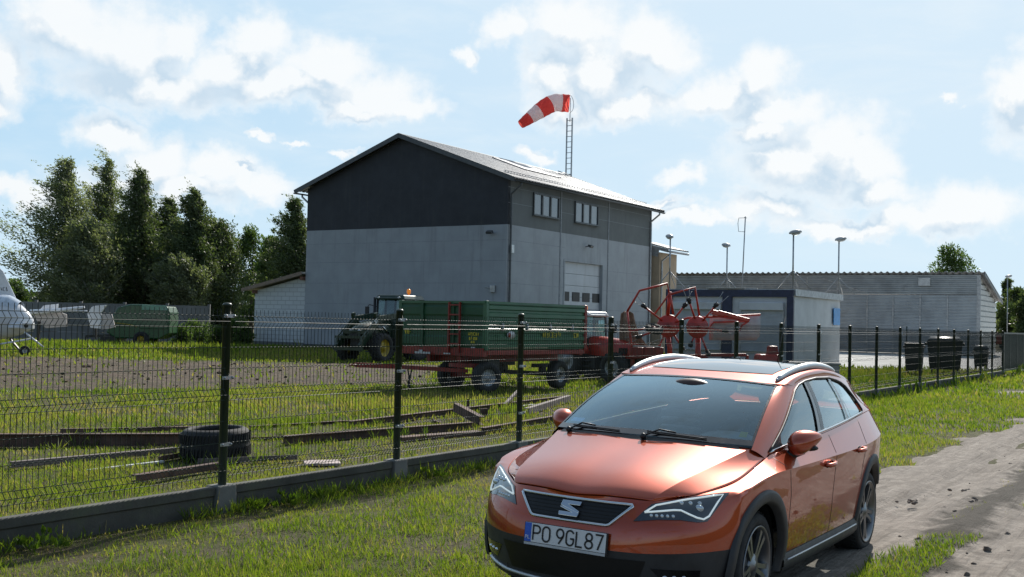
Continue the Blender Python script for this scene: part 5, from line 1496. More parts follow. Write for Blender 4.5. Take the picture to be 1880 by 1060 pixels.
def tractor(label, P, heading_vec, sc, green, rimm, loader, hood_c, roof_c, cab_beacon=(0, 0), both=True):
    rz = math.atan2(heading_vec[1], heading_vec[0])
    t = thing('tractor', label, 'tractor', P, rz); t.scale = (sc, sc, sc)
    rw = .86; fw = .60
    for s in (1, -1):
        wheel_on(t, (0, s * .86, rw), -s, rw, .50, .50, rimm, 20, name='rear_wheel')
        wheel_on(t, (2.45, s * .84, fw), -s, fw, .40, .36, rimm, 18, name='front_wheel')
    mb = MB(); mb.box((1.2, 0, .82), (2.9, .52, .5)); mb.box((0, 0, .86), (.6, 1.3, .36)); mb.box((2.45, 0, .62), (.28, 1.3, .24)); mb.box((2.75, 0, .80), (.8, .46, .35)); mb.box((.9, .55, .75), (.9, .35, .5)); mb.box((.9, -.55, .75), (.9, .35, .5))
    for k in range(3):
        for s in (1, -1): mb.box((.95, s * .80, .38 + .22 * k), (.42, .28, .04))
    mb.build('chassis', M_black if green else mat('dark_chassis', (.03, .03, .032), .6), t, bevel=.03)
    # bonnet: sections along x
    secs = [(.70, .43, 1.05, 1.80), (1.3, .42, 1.03, 1.78), (2.1, .40, 1.00, 1.70), (2.75, .37, .96, 1.56), (3.12, .31, .95, 1.38), (3.22, .26, .98, 1.22)]
    rows = []
    for x, w, z0, z1 in secs: rows.append([(x, -w, z0), (x, -w * 1.02, (z0 + z1) / 2), (x, -w * .94, z1 - .12), (x, -w * .62, z1 - .01), (x, 0, z1 + .02), (x, w * .62, z1 - .01), (x, w * .94, z1 - .12), (x, w * 1.02, (z0 + z1) / 2), (x, w, z0)])
    mb = MB(); mb.grid(rows, True); mb.add(rows[-1], [tuple(range(9))])
    bn = mb.build('bonnet', hood_c, t, recalc=True)
    for s in (1, -1):
        mb = MB()
        for k in range(5): mb.box((2.35 + .09 * k, s * .412, 1.25), (.05, .03, .26), Matrix.Rotation(.2, 3, 'Y'))
        mb.build('side_grille', M_black, bn)
        mb = MB(); mb.sphere((3.14, s * .2, 1.28), .08, 10, 8, (.6, 1.2, .7)); mb.build('headlight', M_silv, bn)
    mb = MB(); mb.box((3.215, 0, 1.08), (.04, .36, .16)); mb.build('front_grille', M_black, bn)
    # cab
    zc0, zc1 = 1.05, 2.62
    mb = MB()
    for s in (1, -1):
        mb.bar((.78, s * .62, 1.25), (.62, s * .70, zc1), .07, .07); mb.bar((.02, s * .74, zc0), (-.02, s * .72, zc1), .07, .07); mb.bar((-.62, s * .70, 1.35), (-.66, s * .66, zc1), .07, .07)
        mb.bar((.78, s * .62, 1.25), (-.62, s * .70, 1.38), .06, .06)
    mb.bar((.78, -.62, 1.25), (.78, .62, 1.25), .06); mb.bar((-.62, -.7, 1.38), (-.62, .7, 1.38), .06)
    cb = mb.build('cab_frame', M_black if green else M_trim, t)
    mb = MB(); mb.add([(.78, -.62, 1.27), (.78, .62, 1.27), (.63, .68, zc1), (.63, -.68, zc1)], [(0, 1, 2, 3)]); mb.build('front_window', M_cabg, cb)
    mb = MB(); mb.add([(-.63, -.68, 1.4), (-.63, .68, 1.4), (-.66, .64, zc1), (-.66, -.64, zc1)], [(3, 2, 1, 0)]); mb.build('rear_window', M_cabg, cb)
    for s in (1, -1):
        mb = MB(); mb.add([(.76, s * .64, 1.27), (0, s * .745, 1.12), (-.02, s * .725, zc1), (.62, s * .70, zc1)], [(0, 1, 2, 3)]); mb.add([(0, s * .745, 1.12), (-.61, s * .70, 1.4), (-.65, s * .665, zc1), (-.02, s * .725, zc1)], [(0, 1, 2, 3)]); mb.build('side_window', M_cabg, cb)
        rows = []
        for k in range(13):
            a = R(15 + 150 * k / 12); rows.append([(1.0 * math.cos(a), s * .60, .86 + .98 * math.sin(a)), (1.0 * math.cos(a), s * 1.10, .86 + .98 * math.sin(a)), (.97 * math.cos(a), s * 1.14, .84 + .93 * math.sin(a))])
        mb = MB(); mb.grid(rows, True, flip=s < 0); mb.build('mudguard', hood_c, t, solid=.02)
        mb = MB(); mb.tube([(.68, s * .68, 2.3), (.75, s * 1.05, 2.38), (.78, s * 1.12, 2.30)], .02, 6); mb.box((.78, s * 1.14, 2.12), (.06, .18, .36)); mb.build('wing_mirror', M_black, cb, bevel=.015)
    mb = MB(); mb.box((0, 0, zc1 + .09), (1.62, 1.56, .20), taper=(.90, .86)); mb.box((.80, 0, zc1 + .03), (.14, 1.30, .10)); rf_ = mb.build('cab_roof', roof_c, cb, bevel=.07, seg=3)
    for s in (1, -1):
        for x in (.83, -.80):
            mb = MB(); mb.sphere((x, s * .52, zc1 + .06), .07, 10, 8, (.6, 1, .8)); mb.build('work_lamp', M_silv, rf_)
    mb = MB(); bx_, by_ = cab_beacon; mb.lathe([(.0, 0), (.045, 0), (.045, .10)], 12, Matrix.Translation((bx_, by_, zc1 + .18))); mb.lathe([(.085, 0), (.09, .10), (.075, .17), (0, .20)], 14, Matrix.Translation((bx_, by_, zc1 + .27))); mb.build('beacon', M_amber, rf_)
    mb = MB(); mb.sphere((-.15, 0, 1.25), .25, 12, 8, (1, 1, .4)); mb.sphere((-.38, 0, 1.65), .26, 12, 8, (.35, 1, 1.3)); mb.build('seat', M_int, cb)
    mb = MB(); mb.tube([(.72, -.70, 1.1), (.74, -.78, 1.5), (.74, -.78, 2.7)], .06, 10); mb.build('exhaust', M_black, t)
    mb = MB(); mb.lathe([(.17 + .014 * math.cos(a), .014 * math.sin(a)) for a in np.linspace(0, 2 * math.pi, 7)[:-1]], 20, Matrix.Translation((.35, 0, 1.62)) @ Matrix.Rotation(.6, 4, 'Y'), closed=True); mb.bar((.35, 0, 1.62), (.62, 0, 1.2), .05); mb.build('steering_wheel', M_black, cb)
    if loader:
        ld = None
        for s in (1, -1):
            mb = MB(); y = s * .56
            mb.bar((1.15, s * .5, .75), (1.05, y, 1.95), .20, .14)
            mb.bar((1.05, y, 1.92), (2.35, y, 1.78), .12, .24); mb.bar((2.3, y, 1.83), (3.55, y, .62), .12, .26)
            mb.bar((1.55, y, 1.15), (2.25, y, 1.66), .09, .09); mb.bar((2.3, y * 1.1, 1.98), (3.50, y * 1.1, 1.02), .06, .06)
            mb.bar((2.45, y, 1.7), (2.55, y, 2.02), .10, .16)
            a_ = mb.build('loader_arm', M_jd, t, bevel=.015)
        mb = MB(); mb.bar((3.15, -.56, 1.22), (3.15, .56, 1.22), .14); mb.build('cross_tube', M_jd, t)
        mb = MB(); mb.bar((3.58, -.72, .55), (3.58, .72, .55), .12); mb.bar((3.50, -.72, 1.02), (3.50, .72, 1.02), .10)
        for s in (1, -1): mb.bar((3.56, s * .6, .45), (3.50, s * .6, 1.05), .10)
        mb.build('tool_carrier', M_jd, t)
        for s in (1, -1):
            mb = MB(); mb.bar((2.52, s * .64, 1.74), (2.70, s * .64, 1.60), .02, .16); mb.build('pale_sticker', M_silv, t)
            mb = MB(); mb.tube([(1.6, s * .6, 1.18), (2.1, s * .6, 1.48)], .035, 8); mb.build('lift_ram', M_chrome, t)
    return t
_f = Vector((-.48, -.877, 0))
tractor('dark green tractor with a front loader parked against the hall', Vector((-6.0, 46.6, 0)) - _f * 2.45 * 1.02, _f, 1.0, True, M_yel, True, M_jd, M_jd, (.0, .45))
_f = Vector((.70, -.714, 0))
tractor('red tractor with a pale cab roof behind the green trailer', Vector((3.55, 34.45, 0)) - _f * 2.45 * .76, _f, .76, False, M_gm, False, M_red2, M_silv, (-.25, .45))

# ---- green tipping trailer on a red chassis
TH = .65
tr = thing('farm_trailer', 'green high-sided tipping trailer on a red two-axle chassis', 'trailer', (-.62, 27.6, 0), fr(TH))
TW, TL, TZ0, TZ1 = 2.82, 4.36, 1.06, 2.19
def ribbed(mb, a, b, z0, z1, n, out, ribs):
    """wall between plan points a,b with horizontal pressed ribs"""
    rows = []; a, b, out = Vector(a), Vector(b), Vector(out); hh = (z1 - z0) / n
    for k in range(n):
        for f, d in ((0, 0), (.12, 0), (.25, ribs), (.72, ribs), (.85, 0)): rows.append((z0 + (k + f) * hh, d))
    rows.append((z1, 0))
    mb.grid([[a + out * d + Vector((0, 0, z)), b + out * d + Vector((0, 0, z))] for z, d in rows], False)
for z0, z1, nm in ((TZ0, TZ0 + .56, 'lower_side'), (TZ0 + .58, TZ1, 'upper_side')):
    mb = MB(); ribbed(mb, (0, .09, 0), (0, TL - .08, 0), z0, z1, 3, (1, 0, 0), .035); mb.build(nm, M_tg, tr)
    mb = MB(); ribbed(mb, (-TW, TL - .05, 0), (-TW, .05, 0), z0, z1, 3, (-1, 0, 0), .035); mb.build(nm, M_tg, tr)
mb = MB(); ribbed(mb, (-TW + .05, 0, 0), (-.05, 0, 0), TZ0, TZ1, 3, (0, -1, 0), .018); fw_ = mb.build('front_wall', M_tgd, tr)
mb = MB(); ribbed(mb, (-.05, TL, 0), (-TW + .05, TL, 0), TZ0, TZ1, 4, (0, 1, 0), .03); mb.build('tailgate', M_tg, tr)
for x, y, m_ in ((-.02, .03, M_tg), (-TW + .02, .03, M_tg), (-TW + .02, TL - .03, M_tg), (-.01, TL - .02, M_red)):
    mb = MB(); mb.box((x, y, (TZ0 + TZ1) / 2 + .02), (.11, .11, TZ1 - TZ0 + .08)); mb.build('corner_post', m_, tr, bevel=.01)
for x in (-TW * .72, -TW * .36):
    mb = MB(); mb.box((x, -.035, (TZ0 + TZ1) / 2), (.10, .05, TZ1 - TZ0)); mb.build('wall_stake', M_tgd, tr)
mb = MB()
for a, b in (((0, .05), (0, TL)), ((-TW, .05), (-TW, TL)), ((0, 0), (-TW, 0)), ((0, TL), (-TW, TL))): mb.bar((*a, TZ1 + .02), (*b, TZ1 + .02), .08, .06)
mb.build('top_rail', M_tg, tr)
mb = MB(); mb.box((-TW / 2, TL / 2, TZ0 + .02), (TW - .14, TL - .14, .05)); mb.build('bed', M_tg, tr)
for k in range(4):
    y = .6 + k * 1.02; mb = MB(); mb.box((.05, y, TZ0 + .57), (.06, .07, .16)); mb.tube([(.07, y, TZ0 + .45), (.09, y, TZ0 + .62)], .018, 6); mb.build('side_latch', M_zinc, tr)
# ladder on the front wall
mb = MB(); lx = -.92
for dx in (-.17, .17): mb.bar((lx + dx, -.09, TZ0 - .1), (lx + dx, -.09, TZ1 + .02), .05, .04)
for k in range(5): mb.bar((lx - .17, -.09, TZ0 + .12 + k * .24), (lx + .17, -.09, TZ0 + .12 + k * .24), .035)
mb.build('ladder', M_red, tr)
# chassis
mb = MB(); mb.box((-TW / 2, .02, .99), (TW - .02, .16, .20)); 
mb.box((-TW / 2, TL - .1, .96), (TW - .1, .14, .14)); mb.bar((-.06, .1, .98), (-.06, TL, .98), .12, .10); mb.bar((-TW + .06, .1, .98), (-TW + .06, TL, .98), .12, .10)
for x in (-TW * .32, -TW * .68): mb.bar((x, .1, .82), (x, TL - .05, .82), .10, .22)
for y in (.5, 1.5, 2.5, 3.47): mb.bar((-TW * .3, y, .80), (-TW * .7, y, .80), .12)
mb.build('chassis', M_red, tr)
# front turntable, steered to the left
fa = Vector((-1.28, .95, 0)); nrm_ = Vector((.57, -.82, 0))
Tin = Matrix.Rotation(TH, 3, 'Z')            # world -> trailer axes
nl = (Tin @ nrm_); dl_ = (Tin @ Vector((-.82, -.57, 0)))
_w = Vector((-.582, 27.85, 0)); Wl = Tin @ (_w - Vector((-.62, 27.6, 0)))
_w2 = _w + Vector((-.57, .82, 0)) * 1.62; Wl2 = Tin @ (_w2 - Vector((-.62, 27.6, 0)))
fc = (Wl + Wl2) / 2
ang = math.atan2(nl.y, nl.x) + math.pi / 2
for Pw, s in ((Wl, 1), (Wl2, -1)): wheel_on(tr, (Pw.x, Pw.y, .375), s, .375, .27, .215, M_gm, 0, ang)
mb = MB(); mb.bar(Wl + Vector((0, 0, .375)), Wl2 + Vector((0, 0, .375)), .10); mb.lathe([(.5, .60), (.5, .70)], 24, Matrix.Translation((fc.x, fc.y, 0))); mb.lathe([(0, .70), (.5, .70)], 24, Matrix.Translation((fc.x, fc.y, 0)))
for s in (1, -1): mb.bar(fc + nl * .38 * s + Vector((0, 0, .6)), fc + nl * .38 * s + Vector((0, 0, .36)), .12)
mb.build('turntable', M_red, tr)
mb = MB(); e_ = fc + dl_ * 3.15
for s in (1, -1): mb.bar(fc + nl * .42 * s + Vector((0, 0, .52)) + dl_ * .3, fc + dl_ * 2.2 + Vector((0, 0, .62)) + nl * .06 * s, .09, .09)
mb.bar(fc + dl_ * 2.1 + Vector((0, 0, .62)), e_ + Vector((0, 0, .66)), .13, .11)
mb.lathe([(.075 + .025 * math.cos(a), .025 * math.sin(a)) for a in np.linspace(0, 2 * math.pi, 7)[:-1]], 14, Matrix.Translation(e_ + dl_ * .08 + Vector((0, 0, .66))), closed=True)
mb.build('drawbar', M_red, tr)
mb = MB(); q = fc + dl_ * 1.75 + Vector((0, 0, .58)); mb.tube([q, q + Vector((.05, 0, -.2)), q + Vector((0, .03, -.42)), q + Vector((.09, 0, -.5)), q + Vector((.06, 0, -.3)), q + Vector((.14, 0, -.02))], .018, 6); mb.build('brake_hose', M_black, tr)
for s, x in ((1, -.12), (-1, -TW + .42)): wheel_on(tr, (x - .13, 3.45, .375), s, .375, .27, .215, M_gm, 0, math.pi / 2)
mb = MB(); mb.bar((-.1, 3.45, .375), (-TW + .2, 3.45, .375), .11)
for x in (-.75, -TW + .75): mb.box((x, 3.45, .60), (.10, .9, .10)); mb.box((x, 3.45, .48), (.12, .2, .2))
mb.build('rear_axle', M_black, tr)
mb = MB(); mb.box((-.55, .75, .62), (.5, .5, .35)); mb.build('tool_box', M_black, tr, bevel=.03)
mb = MB(); mb.box((-1.9, -.14, .93), (.5, .02, .05)); mb.box((-1.1, -.14, .935), (.22, .02, .03)); mb.build('pale_marker', M_silv, tr)
def letters(mb, O, u, v, n, cw_, ch_, rnd):
    O, u, v = Vector(O), Vector(u), Vector(v); nn = u.cross(v).normalized()
    for k in range(n):
        h_ = ch_ * rnd.uniform(.75, 1); x = k * cw_
        segs = rnd.sample([((0, 0), (0, 1)), ((0, 1), (.6, 1)), ((.6, 1), (.6, 0)), ((0, 0), (.6, 0)), ((0, .5), (.6, .5)), ((0, 1), (.6, 0))], 3)
        for a, b in segs: mb.bar(O + u * (x + a[0] * cw_ * .9) + v * a[1] * h_, O + u * (x + b[0] * cw_ * .9) + v * b[1] * h_, .018, .006, up=nn)
rn_ = random.Random(5)
mb = MB(); letters(mb, (.042, 2.35, TZ0 + .31), (0, 1, 0), (0, 0, 1), 10, .085, .13, rn_); letters(mb, (.042, 3.75, TZ0 + .31), (0, 1, 0), (0, 0, 1), 3, .085, .13, rn_); mb.build('yellow_lettering', M_ytxt, tr)
mb = MB(); letters(mb, (-.52, -.026, TZ0 + .34), (1, 0, 0), (0, 0, 1), 6, .058, .085, rn_); letters(mb, (-.48, -.026, TZ0 + .23), (1, 0, 0), (0, 0, 1), 5, .055, .075, rn_); letters(mb, (-.42, -.026, TZ0 + .15), (1, 0, 0), (0, 0, 1), 3, .05, .05, rn_); mb.build('yellow_lettering', M_ytxt, fw_)
mb = MB(); letters(mb, (-2.62, -.026, TZ0 + .33), (1, 0, 0), (0, 0, 1), 3, .075, .11, rn_); mb.build('yellow_lettering', M_ytxt, fw_)
mb = MB(); mb.lathe([(0, .0), (.13, 0), (.13, .006), (0, .006)], 20, Matrix.Translation((.04, .98, TZ0 + .36)) @ Matrix.Rotation(math.pi / 2, 4, 'Y') @ Matrix.Diagonal((.75, 1.3, 1, 1))); lg = mb.build('white_emblem', M_silv, tr)
mb = MB(); mb.lathe([(0, .0), (.06, 0), (.06, .006), (0, .006)], 14, Matrix.Translation((.047, .90, TZ0 + .36)) @ Matrix.Rotation(math.pi / 2, 4, 'Y')); mb.build('red_spot', M_red, lg)
mb = MB()
for x, z in ((-2.75, TZ0 - .02), (-2.0, TZ0 - .1), (-.35, TZ0 + .02)): mb.box((x, -.09 if z < TZ0 else -.03, z), (.12, .02, .08))
mb.build('reflector', M_silv, tr)

# ---- red rotary hay rake folded upright
RKY = 34.0
rk = thing('rotary_hay_rake', 'red rotary hay rake with two upright rotors, folded up behind the fence', 'hay rake', (5.0, RKY, 0))
rkI = Vector((5.0, RKY, 0))
def Q(x, y, d=0.): return dpt(x, y, RKY + d) - rkI
def tb(path, r, name, m_=M_red2, n=8):
    mb = MB(); mb.tube(path, r, n); return mb.build(name, m_, rk)
for cxr, cyr, dd, rr in ((1227.5, 598.6, .15, .345), (1281, 601, -.15, .335)):
    c = Q(cxr, cyr, dd); ax_ = Vector((-.15 if dd > 0 else .12, -1, .10)).normalized(); Mr = Matrix.Translation(c) @ ax_.to_track_quat('Z', 'Y').to_matrix().to_4x4()
    mb = MB(); mb.lathe([(0, .10), (.06, .10), (.10, .06), (rr * .9, .03), (rr, 0), (rr, -.05), (rr * .8, -.09), (.12, -.16), (0, -.16)], 36, Mr)
    rt_ = mb.build('rotor', M_red2, rk)
    mb = MB(); mb.lathe([(0, .17), (.05, .17), (.06, .09)], 12, Mr); mb.build('hub', M_red, rt_)
    ends = ([(1181, 561.5), (1172, 619), (1203, 652), (1253, 640), (1258, 560)] if dd > 0 else [(1264.6, 551), (1315, 560), (1333, 608.5), (1300, 650), (1268, 634)])
    for ex_, ey_ in ends:
        e_ = Q(ex_, ey_, dd - .02); d_ = (e_ - c).normalized(); s_ = d_.cross(Vector((0, 1, 0))).normalized()
        mb = MB(); mb.tube([c + d_ * rr * .8, e_], .030, 8); ar = mb.build('rotor_arm', M_red2, rt_)
        mb = MB(); mb.sphere(e_, .075, 10, 7, (1.1, .8, .9)); mb.tube([e_ - d_ * .12, e_ + d_ * .06], .05, 8); mb.build('tine_clamp', M_black, ar)
        mb = MB()
        for o_ in (-.05, .04):
            mb.tube([e_ + s_ * o_, e_ + d_ * .14 + s_ * (o_ * 1.4) + Vector((0, -.03, 0)), e_ + d_ * .40 + s_ * (o_ * 2.2) + Vector((0, -.10, .02))], .009, 5)
        mb.build('tine', M_zinc, ar)
tb([Q(1151.6, 572), Q(1174, 534), Q(1225, 521), Q(1230, 545, .1)], .035, 'guard_frame')
tb([Q(1151.6, 572), Q(1156, 608), Q(1162, 650), Q(1163, 668)], .030, 'guard_frame')
tb([Q(1156, 609), Q(1192, 602)], .028, 'guard_frame')
tb([Q(1229, 541), Q(1276, 528), Q(1284, 580)], .035, 'guard_frame')
tb([Q(1230, 536, .1), Q(1226, 580, .2)], .055, 'mast'); tb([Q(1229, 540), Q(1201, 578, .3)], .03, 'mast_brace'); tb([Q(1230, 540), Q(1236.5, 578)], .035, 'mast_brace')
tb([Q(1226, 617, .2), Q(1230, 640, .2), Q(1231, 692, .2)], .075, 'leg'); tb([Q(1281, 621), Q(1282, 650), Q(1282, 695)], .085, 'leg')
tb([Q(1240, 592, .1), Q(1262, 584), Q(1308, 582), Q(1396, 578)], .032, 'swath_bar')
tb([Q(1296, 610), Q(1310, 592), Q(1372, 590)], .028, 'swath_bar')
mb = MB(); mb.bar(Q(1307, 573, -.1), Q(1330, 578, -.1), .16, .14); mb.bar(Q(1318, 573, -.1), Q(1376, 589, -.2), .11, .12); mb.bar(Q(1308, 580, -.1), Q(1376, 590, -.2), .05, .05); mb.build('drawbar', M_red2, rk, bevel=.02)
tb([Q(1374, 590, -.2), Q(1362, 598, -.2), Q(1357, 608, -.2)], .03, 'drawbar_hook')
wq = Q(1201, 604, -.35)
Mw = Matrix.Translation(wq) @ Vector((.18, -.35, 1)).normalized().to_track_quat('Z', 'Y').to_matrix().to_4x4()
t_ = tyre_mb(.27, .17, .13, Mw).build('wheel', M_rubber, rk); rim_mb(.13, .17, Mw).build('rim', M_red, t_)
rows_ = []
cv = [[(1303, 581), (1396, 580)], [(1302, 600), (1396, 600)], [(1302, 612), (1395, 617)], [(1302, 625), (1388, 625)]]
for (a, b) in cv: rows_.append([Q(a[0] + (b[0] - a[0]) * k / 10, a[1] + (b[1] - a[1]) * k / 10, .12 + .04 * math.sin(k * 1.9 + a[1])) for k in range(11)])
mb = MB(); mb.grid(rows_, True); mb.build('swath_curtain', mat('pale_canvas', (.42, .42, .42), .9, var=.06), rk, solid=.008)
rows_ = []
for (y_, xa_, xb_) in ((572, 1146, 1157), (576, 1140, 1163), (590, 1138, 1166), (612, 1137, 1172), (632, 1137, 1186), (640, 1140, 1196)):
    rows_.append([Q(xa_ + (xb_ - xa_) * k / 8, y_, .5 + .10 * math.sin(k * 1.4)) for k in range(9)])
mb = MB(); mb.grid(rows_, True); mb.build('tan_net_curtain', mat('tan_net', (.25, .18, .13), .95, var=.25, scale=20), rk, solid=.008)
mb = MB(); mb.tube([Q(1162, 636), Q(1212, 638)], .04, 6); mb.tube([Q(1185, 632), Q(1218, 621)], .012, 5); mb.build('pale_pipe', mat('pale_pipe', (.45, .43, .38), .6), rk)
mb = MB(); mb.bar(Q(1160, 655), Q(1300, 655), .12); mb.bar(Q(1160, 655, .4), Q(1160, 655, -.4), .10); mb.bar(Q(1300, 652), Q(1370, 652), .10)
for x_ in (1170, 1190, 1207): mb.box(Q(x_, 648, .1 * (x_ - 1190) / 20), (.34, .3, .34))
mb.bar(Q(1160, 655), Q(1160, 697), .1); mb.bar(Q(1372, 652), Q(1372, 700), .08)
mb.build('base_frame', M_red, rk, bevel=.03)
mb = MB(); mb.tube([Q(1347, 654), Q(1360, 650), Q(1370, 655), Q(1368, 665)], .02, 6); mb.build('hose', M_black, rk)
# separate red mower unit
mo = thing('mower_unit', 'small red mower unit standing right of the hay rake', 'mower', dpt(1410, 660, 33) * 1 - Vector((0, 0, dpt(1410, 660, 33).z)))
mo_ = mo.location.copy()
def Q2(x, y, d=0.): return dpt(x, y, 33 + d) - mo_
mb = MB(); mb.box(Q2(1410, 662), (.78, .7, .36), taper=(.85, .9)); mb.build('body', M_red2, mo, bevel=.05)
mb = MB(); mb.box(Q2(1418, 645), (.32, .34, .30), taper=(.8, .8)); mb.lathe([(.14, -.05), (.16, 0), (.10, .06), (0, .07)], 16, Matrix.Translation(Q2(1417, 639))); mb.build('gearbox', M_red, mo, bevel=.03)
mb = MB(); mb.bar(Q2(1390, 668), Q2(1390, 702), .08); mb.build('leg', M_red, mo)
mb = MB(); mb.bar(Q2(1428, 668), Q2(1428, 702), .08); mb.build('leg', M_red, mo)
mb = MB(); mb.bar(Q2(1405, 668, .3), Q2(1405, 702, .3), .08); mb.build('leg', M_red, mo)
# concrete block
bp = gpt(1495, 700); cb_ = MB(); cb_.box((0, 0, .36), (2.6 * .52, .6, .72)); cb_.box((0, 0, .75), (2.6 * .55, .66, .06))
o = cb_.build('concrete_block', mat('pale_concrete', (.46, .45, .43), .9, var=.12, scale=3, bump=.4, bscale=25), None, bevel=.02); o.location = dpt(1495, 690, 33) * Vector((1, 1, 0)) if False else Vector((dpt(1495, 690, 33).x, 33, 0)); o.rotation_euler.z = -.2
tag(o, 'pale concrete block on the grass behind the car roof', 'block')

# ---- green round baler far left
M_ba = mat('baler_green', (.010, .066, .022), .35, var=.12, coat=.3)
ba = thing('round_baler', 'dark green round baler standing in tall grass by the concrete wall', 'baler', (-20.1, 62, 0), .05)
prof = [(-1.62, .75), (-1.52, 1.35), (-1.05, 2.12), (-.35, 2.30), (.35, 2.30), (1.0, 2.25), (1.55, 2.22), (1.72, 1.9), (1.70, .75), (1.2, .45), (-1.1, .45)]
mb = MB(); mb.prism(prof, 2.0, Matrix(((1, 0, 0, 0), (0, 0, 1, -1.0), (0, 1, 0, 0), (0, 0, 0, 1)))); mb.build('body', M_ba, ba, bevel=.07, seg=3)
mb = MB(); mb.prism([(.15, 1.0), (.15, 2.2), (1.55, 2.15), (1.62, 1.0)], .06, Matrix(((1, 0, 0, 0), (0, 0, 1, -1.06), (0, 1, 0, 0), (0, 0, 0, 1)))); sp_ = mb.build('side_shield', M_ba, ba, bevel=.04)
mb = MB(); mb.prism([(.25, 2.0), (.25, 2.28), (1.55, 2.26), (1.6, 2.0)], .02, Matrix(((1, 0, 0, 0), (0, 0, 1, -1.09), (0, 1, 0, 0), (0, 0, 0, 1)))); mb.build('pale_top_panel', mat('teal_paint', (.05, .20, .14), .3, coat=.5), ba, bevel=.02)  # upper side panel in a lighter teal green
mb = MB()
for k in range(6): mb.bar((.35, -1.075, 1.45 + .02 * k), (1.35 - .05 * k, -1.075, 1.45 + .02 * k + .003), .008)
mb.build('dark_slots', M_black, sp_)
mb = MB(); mb.tube([(-1.35, -1.03, 1.28), (-.9, -1.03, 1.26), (-.4, -1.03, 1.20), (0, -1.03, 1.10)], .025, 6); mb.build('yellow_stripe', M_yel, ba)
for y in (-1.0, 1.0): wheel_on(ba, (.25, y, .42), 1 if y < 0 else -1, .42, .36, .2, M_yel)
mb = MB(); mb.box((-1.5, 0, .4), (.9, 1.8, .3)); mb.bar((-1.3, 0, .6), (-3.0, 0, .5), .14); mb.bar((-3.0, 0, .5), (-3.0, 0, .0), .07)
for k in range(9): mb.tube([(-1.9, -.9 + .22 * k, .42), (-2.1, -.9 + .22 * k, .2), (-1.9, -.9 + .22 * k, .08)], .012, 4)
mb.build('pickup', M_black, ba)
# ---- white wrapped bale and rusty drum beside it
o = MB(); o.lathe([(0, -.95), (.22, -.94), (.34, -.85), (.37, -.5), (.36, .1), (.38, .6), (.34, .88), (.2, .95), (0, .96)], 18, Matrix.Rotation(math.pi / 2, 4, 'Y'))
o = o.build('wrapped_roll', mat('white_film', (.62, .60, .58), .35, var=.1, bump=.3, bscale=6), None); pt_ = gpt(132, 622); o.location = Vector((pt_.x, pt_.y, .40)); o.rotation_euler.z = .1
tag(o, 'long white film-wrapped roll lying in the grass left of the baler', 'roll')
o = MB(); o.lathe([(0, -.45), (.30, -.45), (.31, -.42), (.30, -.15), (.31, -.13), (.30, .15), (.31, .17), (.30, .45), (0, .45)], 18, Matrix.Rotation(math.pi / 2, 4, 'Y'))
o = o.build('rusty_drum', mat('rust_dark', (.10, .045, .03), .8, var=.3), None); pt_ = gpt(94, 622); o.location = Vector((pt_.x, pt_.y - .3, .32)); o.rotation_euler.z = .2
tag(o, 'rusty dark drum on its side next to the white film-wrapped roll', 'drum')
# ---- light aircraft at the left edge, and the tail of another
M_ac = mat('aircraft_white', (.66, .67, .70), .22, var=.03, coat=.6)
M_acb = mat('aircraft_beige', (.46, .42, .40), .5, var=.05)
ACY = 45.5
ac = thing('light_aircraft', 'white light aircraft with a rounded nose cut by the left edge of the view', 'aircraft', (dpt(20, 600, ACY).x, ACY, 0))
acl = ac.location.copy()
def QA(x, y, d=0.): return dpt(x, y, ACY + d) - acl
secs = [(62, 597, .02, .02), (60, 594, .16, .18), (52, 590, .30, .36), (38, 586, .46, .56), (18, 583, .58, .72), (-10, 584, .62, .78), (-60, 585, .58, .72), (-130, 583, .40, .46), (-230, 578, .16, .18)]
rows_ = []
for x, y, ry_, rz_ in secs:
    c = QA(x, y); rows_.append([c + Vector((0, -ry_ * math.cos(a), rz_ * math.sin(a) * (1.0 if math.sin(a) > 0 else 1.15))) for a in np.linspace(0, 2 * math.pi, 25)])
mb = MB(); mb.grid(rows_, True); fu = mb.build('fuselage', M_ac, ac)
mb = MB(); rows_ = []
for x, y, ry_, rz_ in secs[3:7]:
    c = QA(x, y); rows_.append([c + Vector((0, -ry_ * .80 * math.cos(a), rz_ * .62 + rz_ * .62 * math.sin(a))) for a in np.linspace(.0, math.pi, 13)])
mb.grid(rows_, True); mb.build('canopy', mat('canopy_tint', (.50, .55, .62), .08, coat=1.), fu)
mb = MB(); mb.box(QA(34, 599, -.45), (.75, .42, .20), taper=(.85, .8)); mb.build('cowl_scoop', M_ac, ac, bevel=.06, seg=3)
mb = MB(); mb.box(QA(52, 599, -.62), (.42, .25, .24)); cw2 = mb.build('exhaust_box', M_silv, ac, bevel=.03)
mb = MB(); mb.lathe([(0, 0), (.075, 0), (.09, -.02)], 16, Matrix.Translation(QA(47.5, 598, -.77)) @ Matrix.Rotation(math.pi / 2, 4, 'X')); mb.build('intake', M_black, cw2)
mb = MB(); mb.prism([(-.62, 0), (.98, 0), (.86, .35), (.20, 1.62), (-.05, 1.85), (-.62, 1.95)], .07, Matrix.Translation(QA(-5, 572, .35)) @ Matrix.Rotation(math.pi / 2, 4, 'X')); mb.build('fin', M_ac, ac, bevel=.03)
for (a, b) in (((-60, 642), (60, 622)), ((45, 610), (80, 638))):
    mb = MB(); mb.tube([QA(*a, -.8), QA(*b, -.7)], .035, 8); mb.build('strut', M_ac, ac)
mb = MB(); mb.bar(QA(18, 622), QA(40, 648, -.1), .07); mb.build('gear_leg', M_black, ac)
pw_ = QA(45, 652, -.15); pw_.z = .2
Mw = Matrix.Translation(pw_) @ Matrix.Rotation(math.pi / 2, 4, 'X') @ Matrix.Rotation(.5, 4, 'Y')
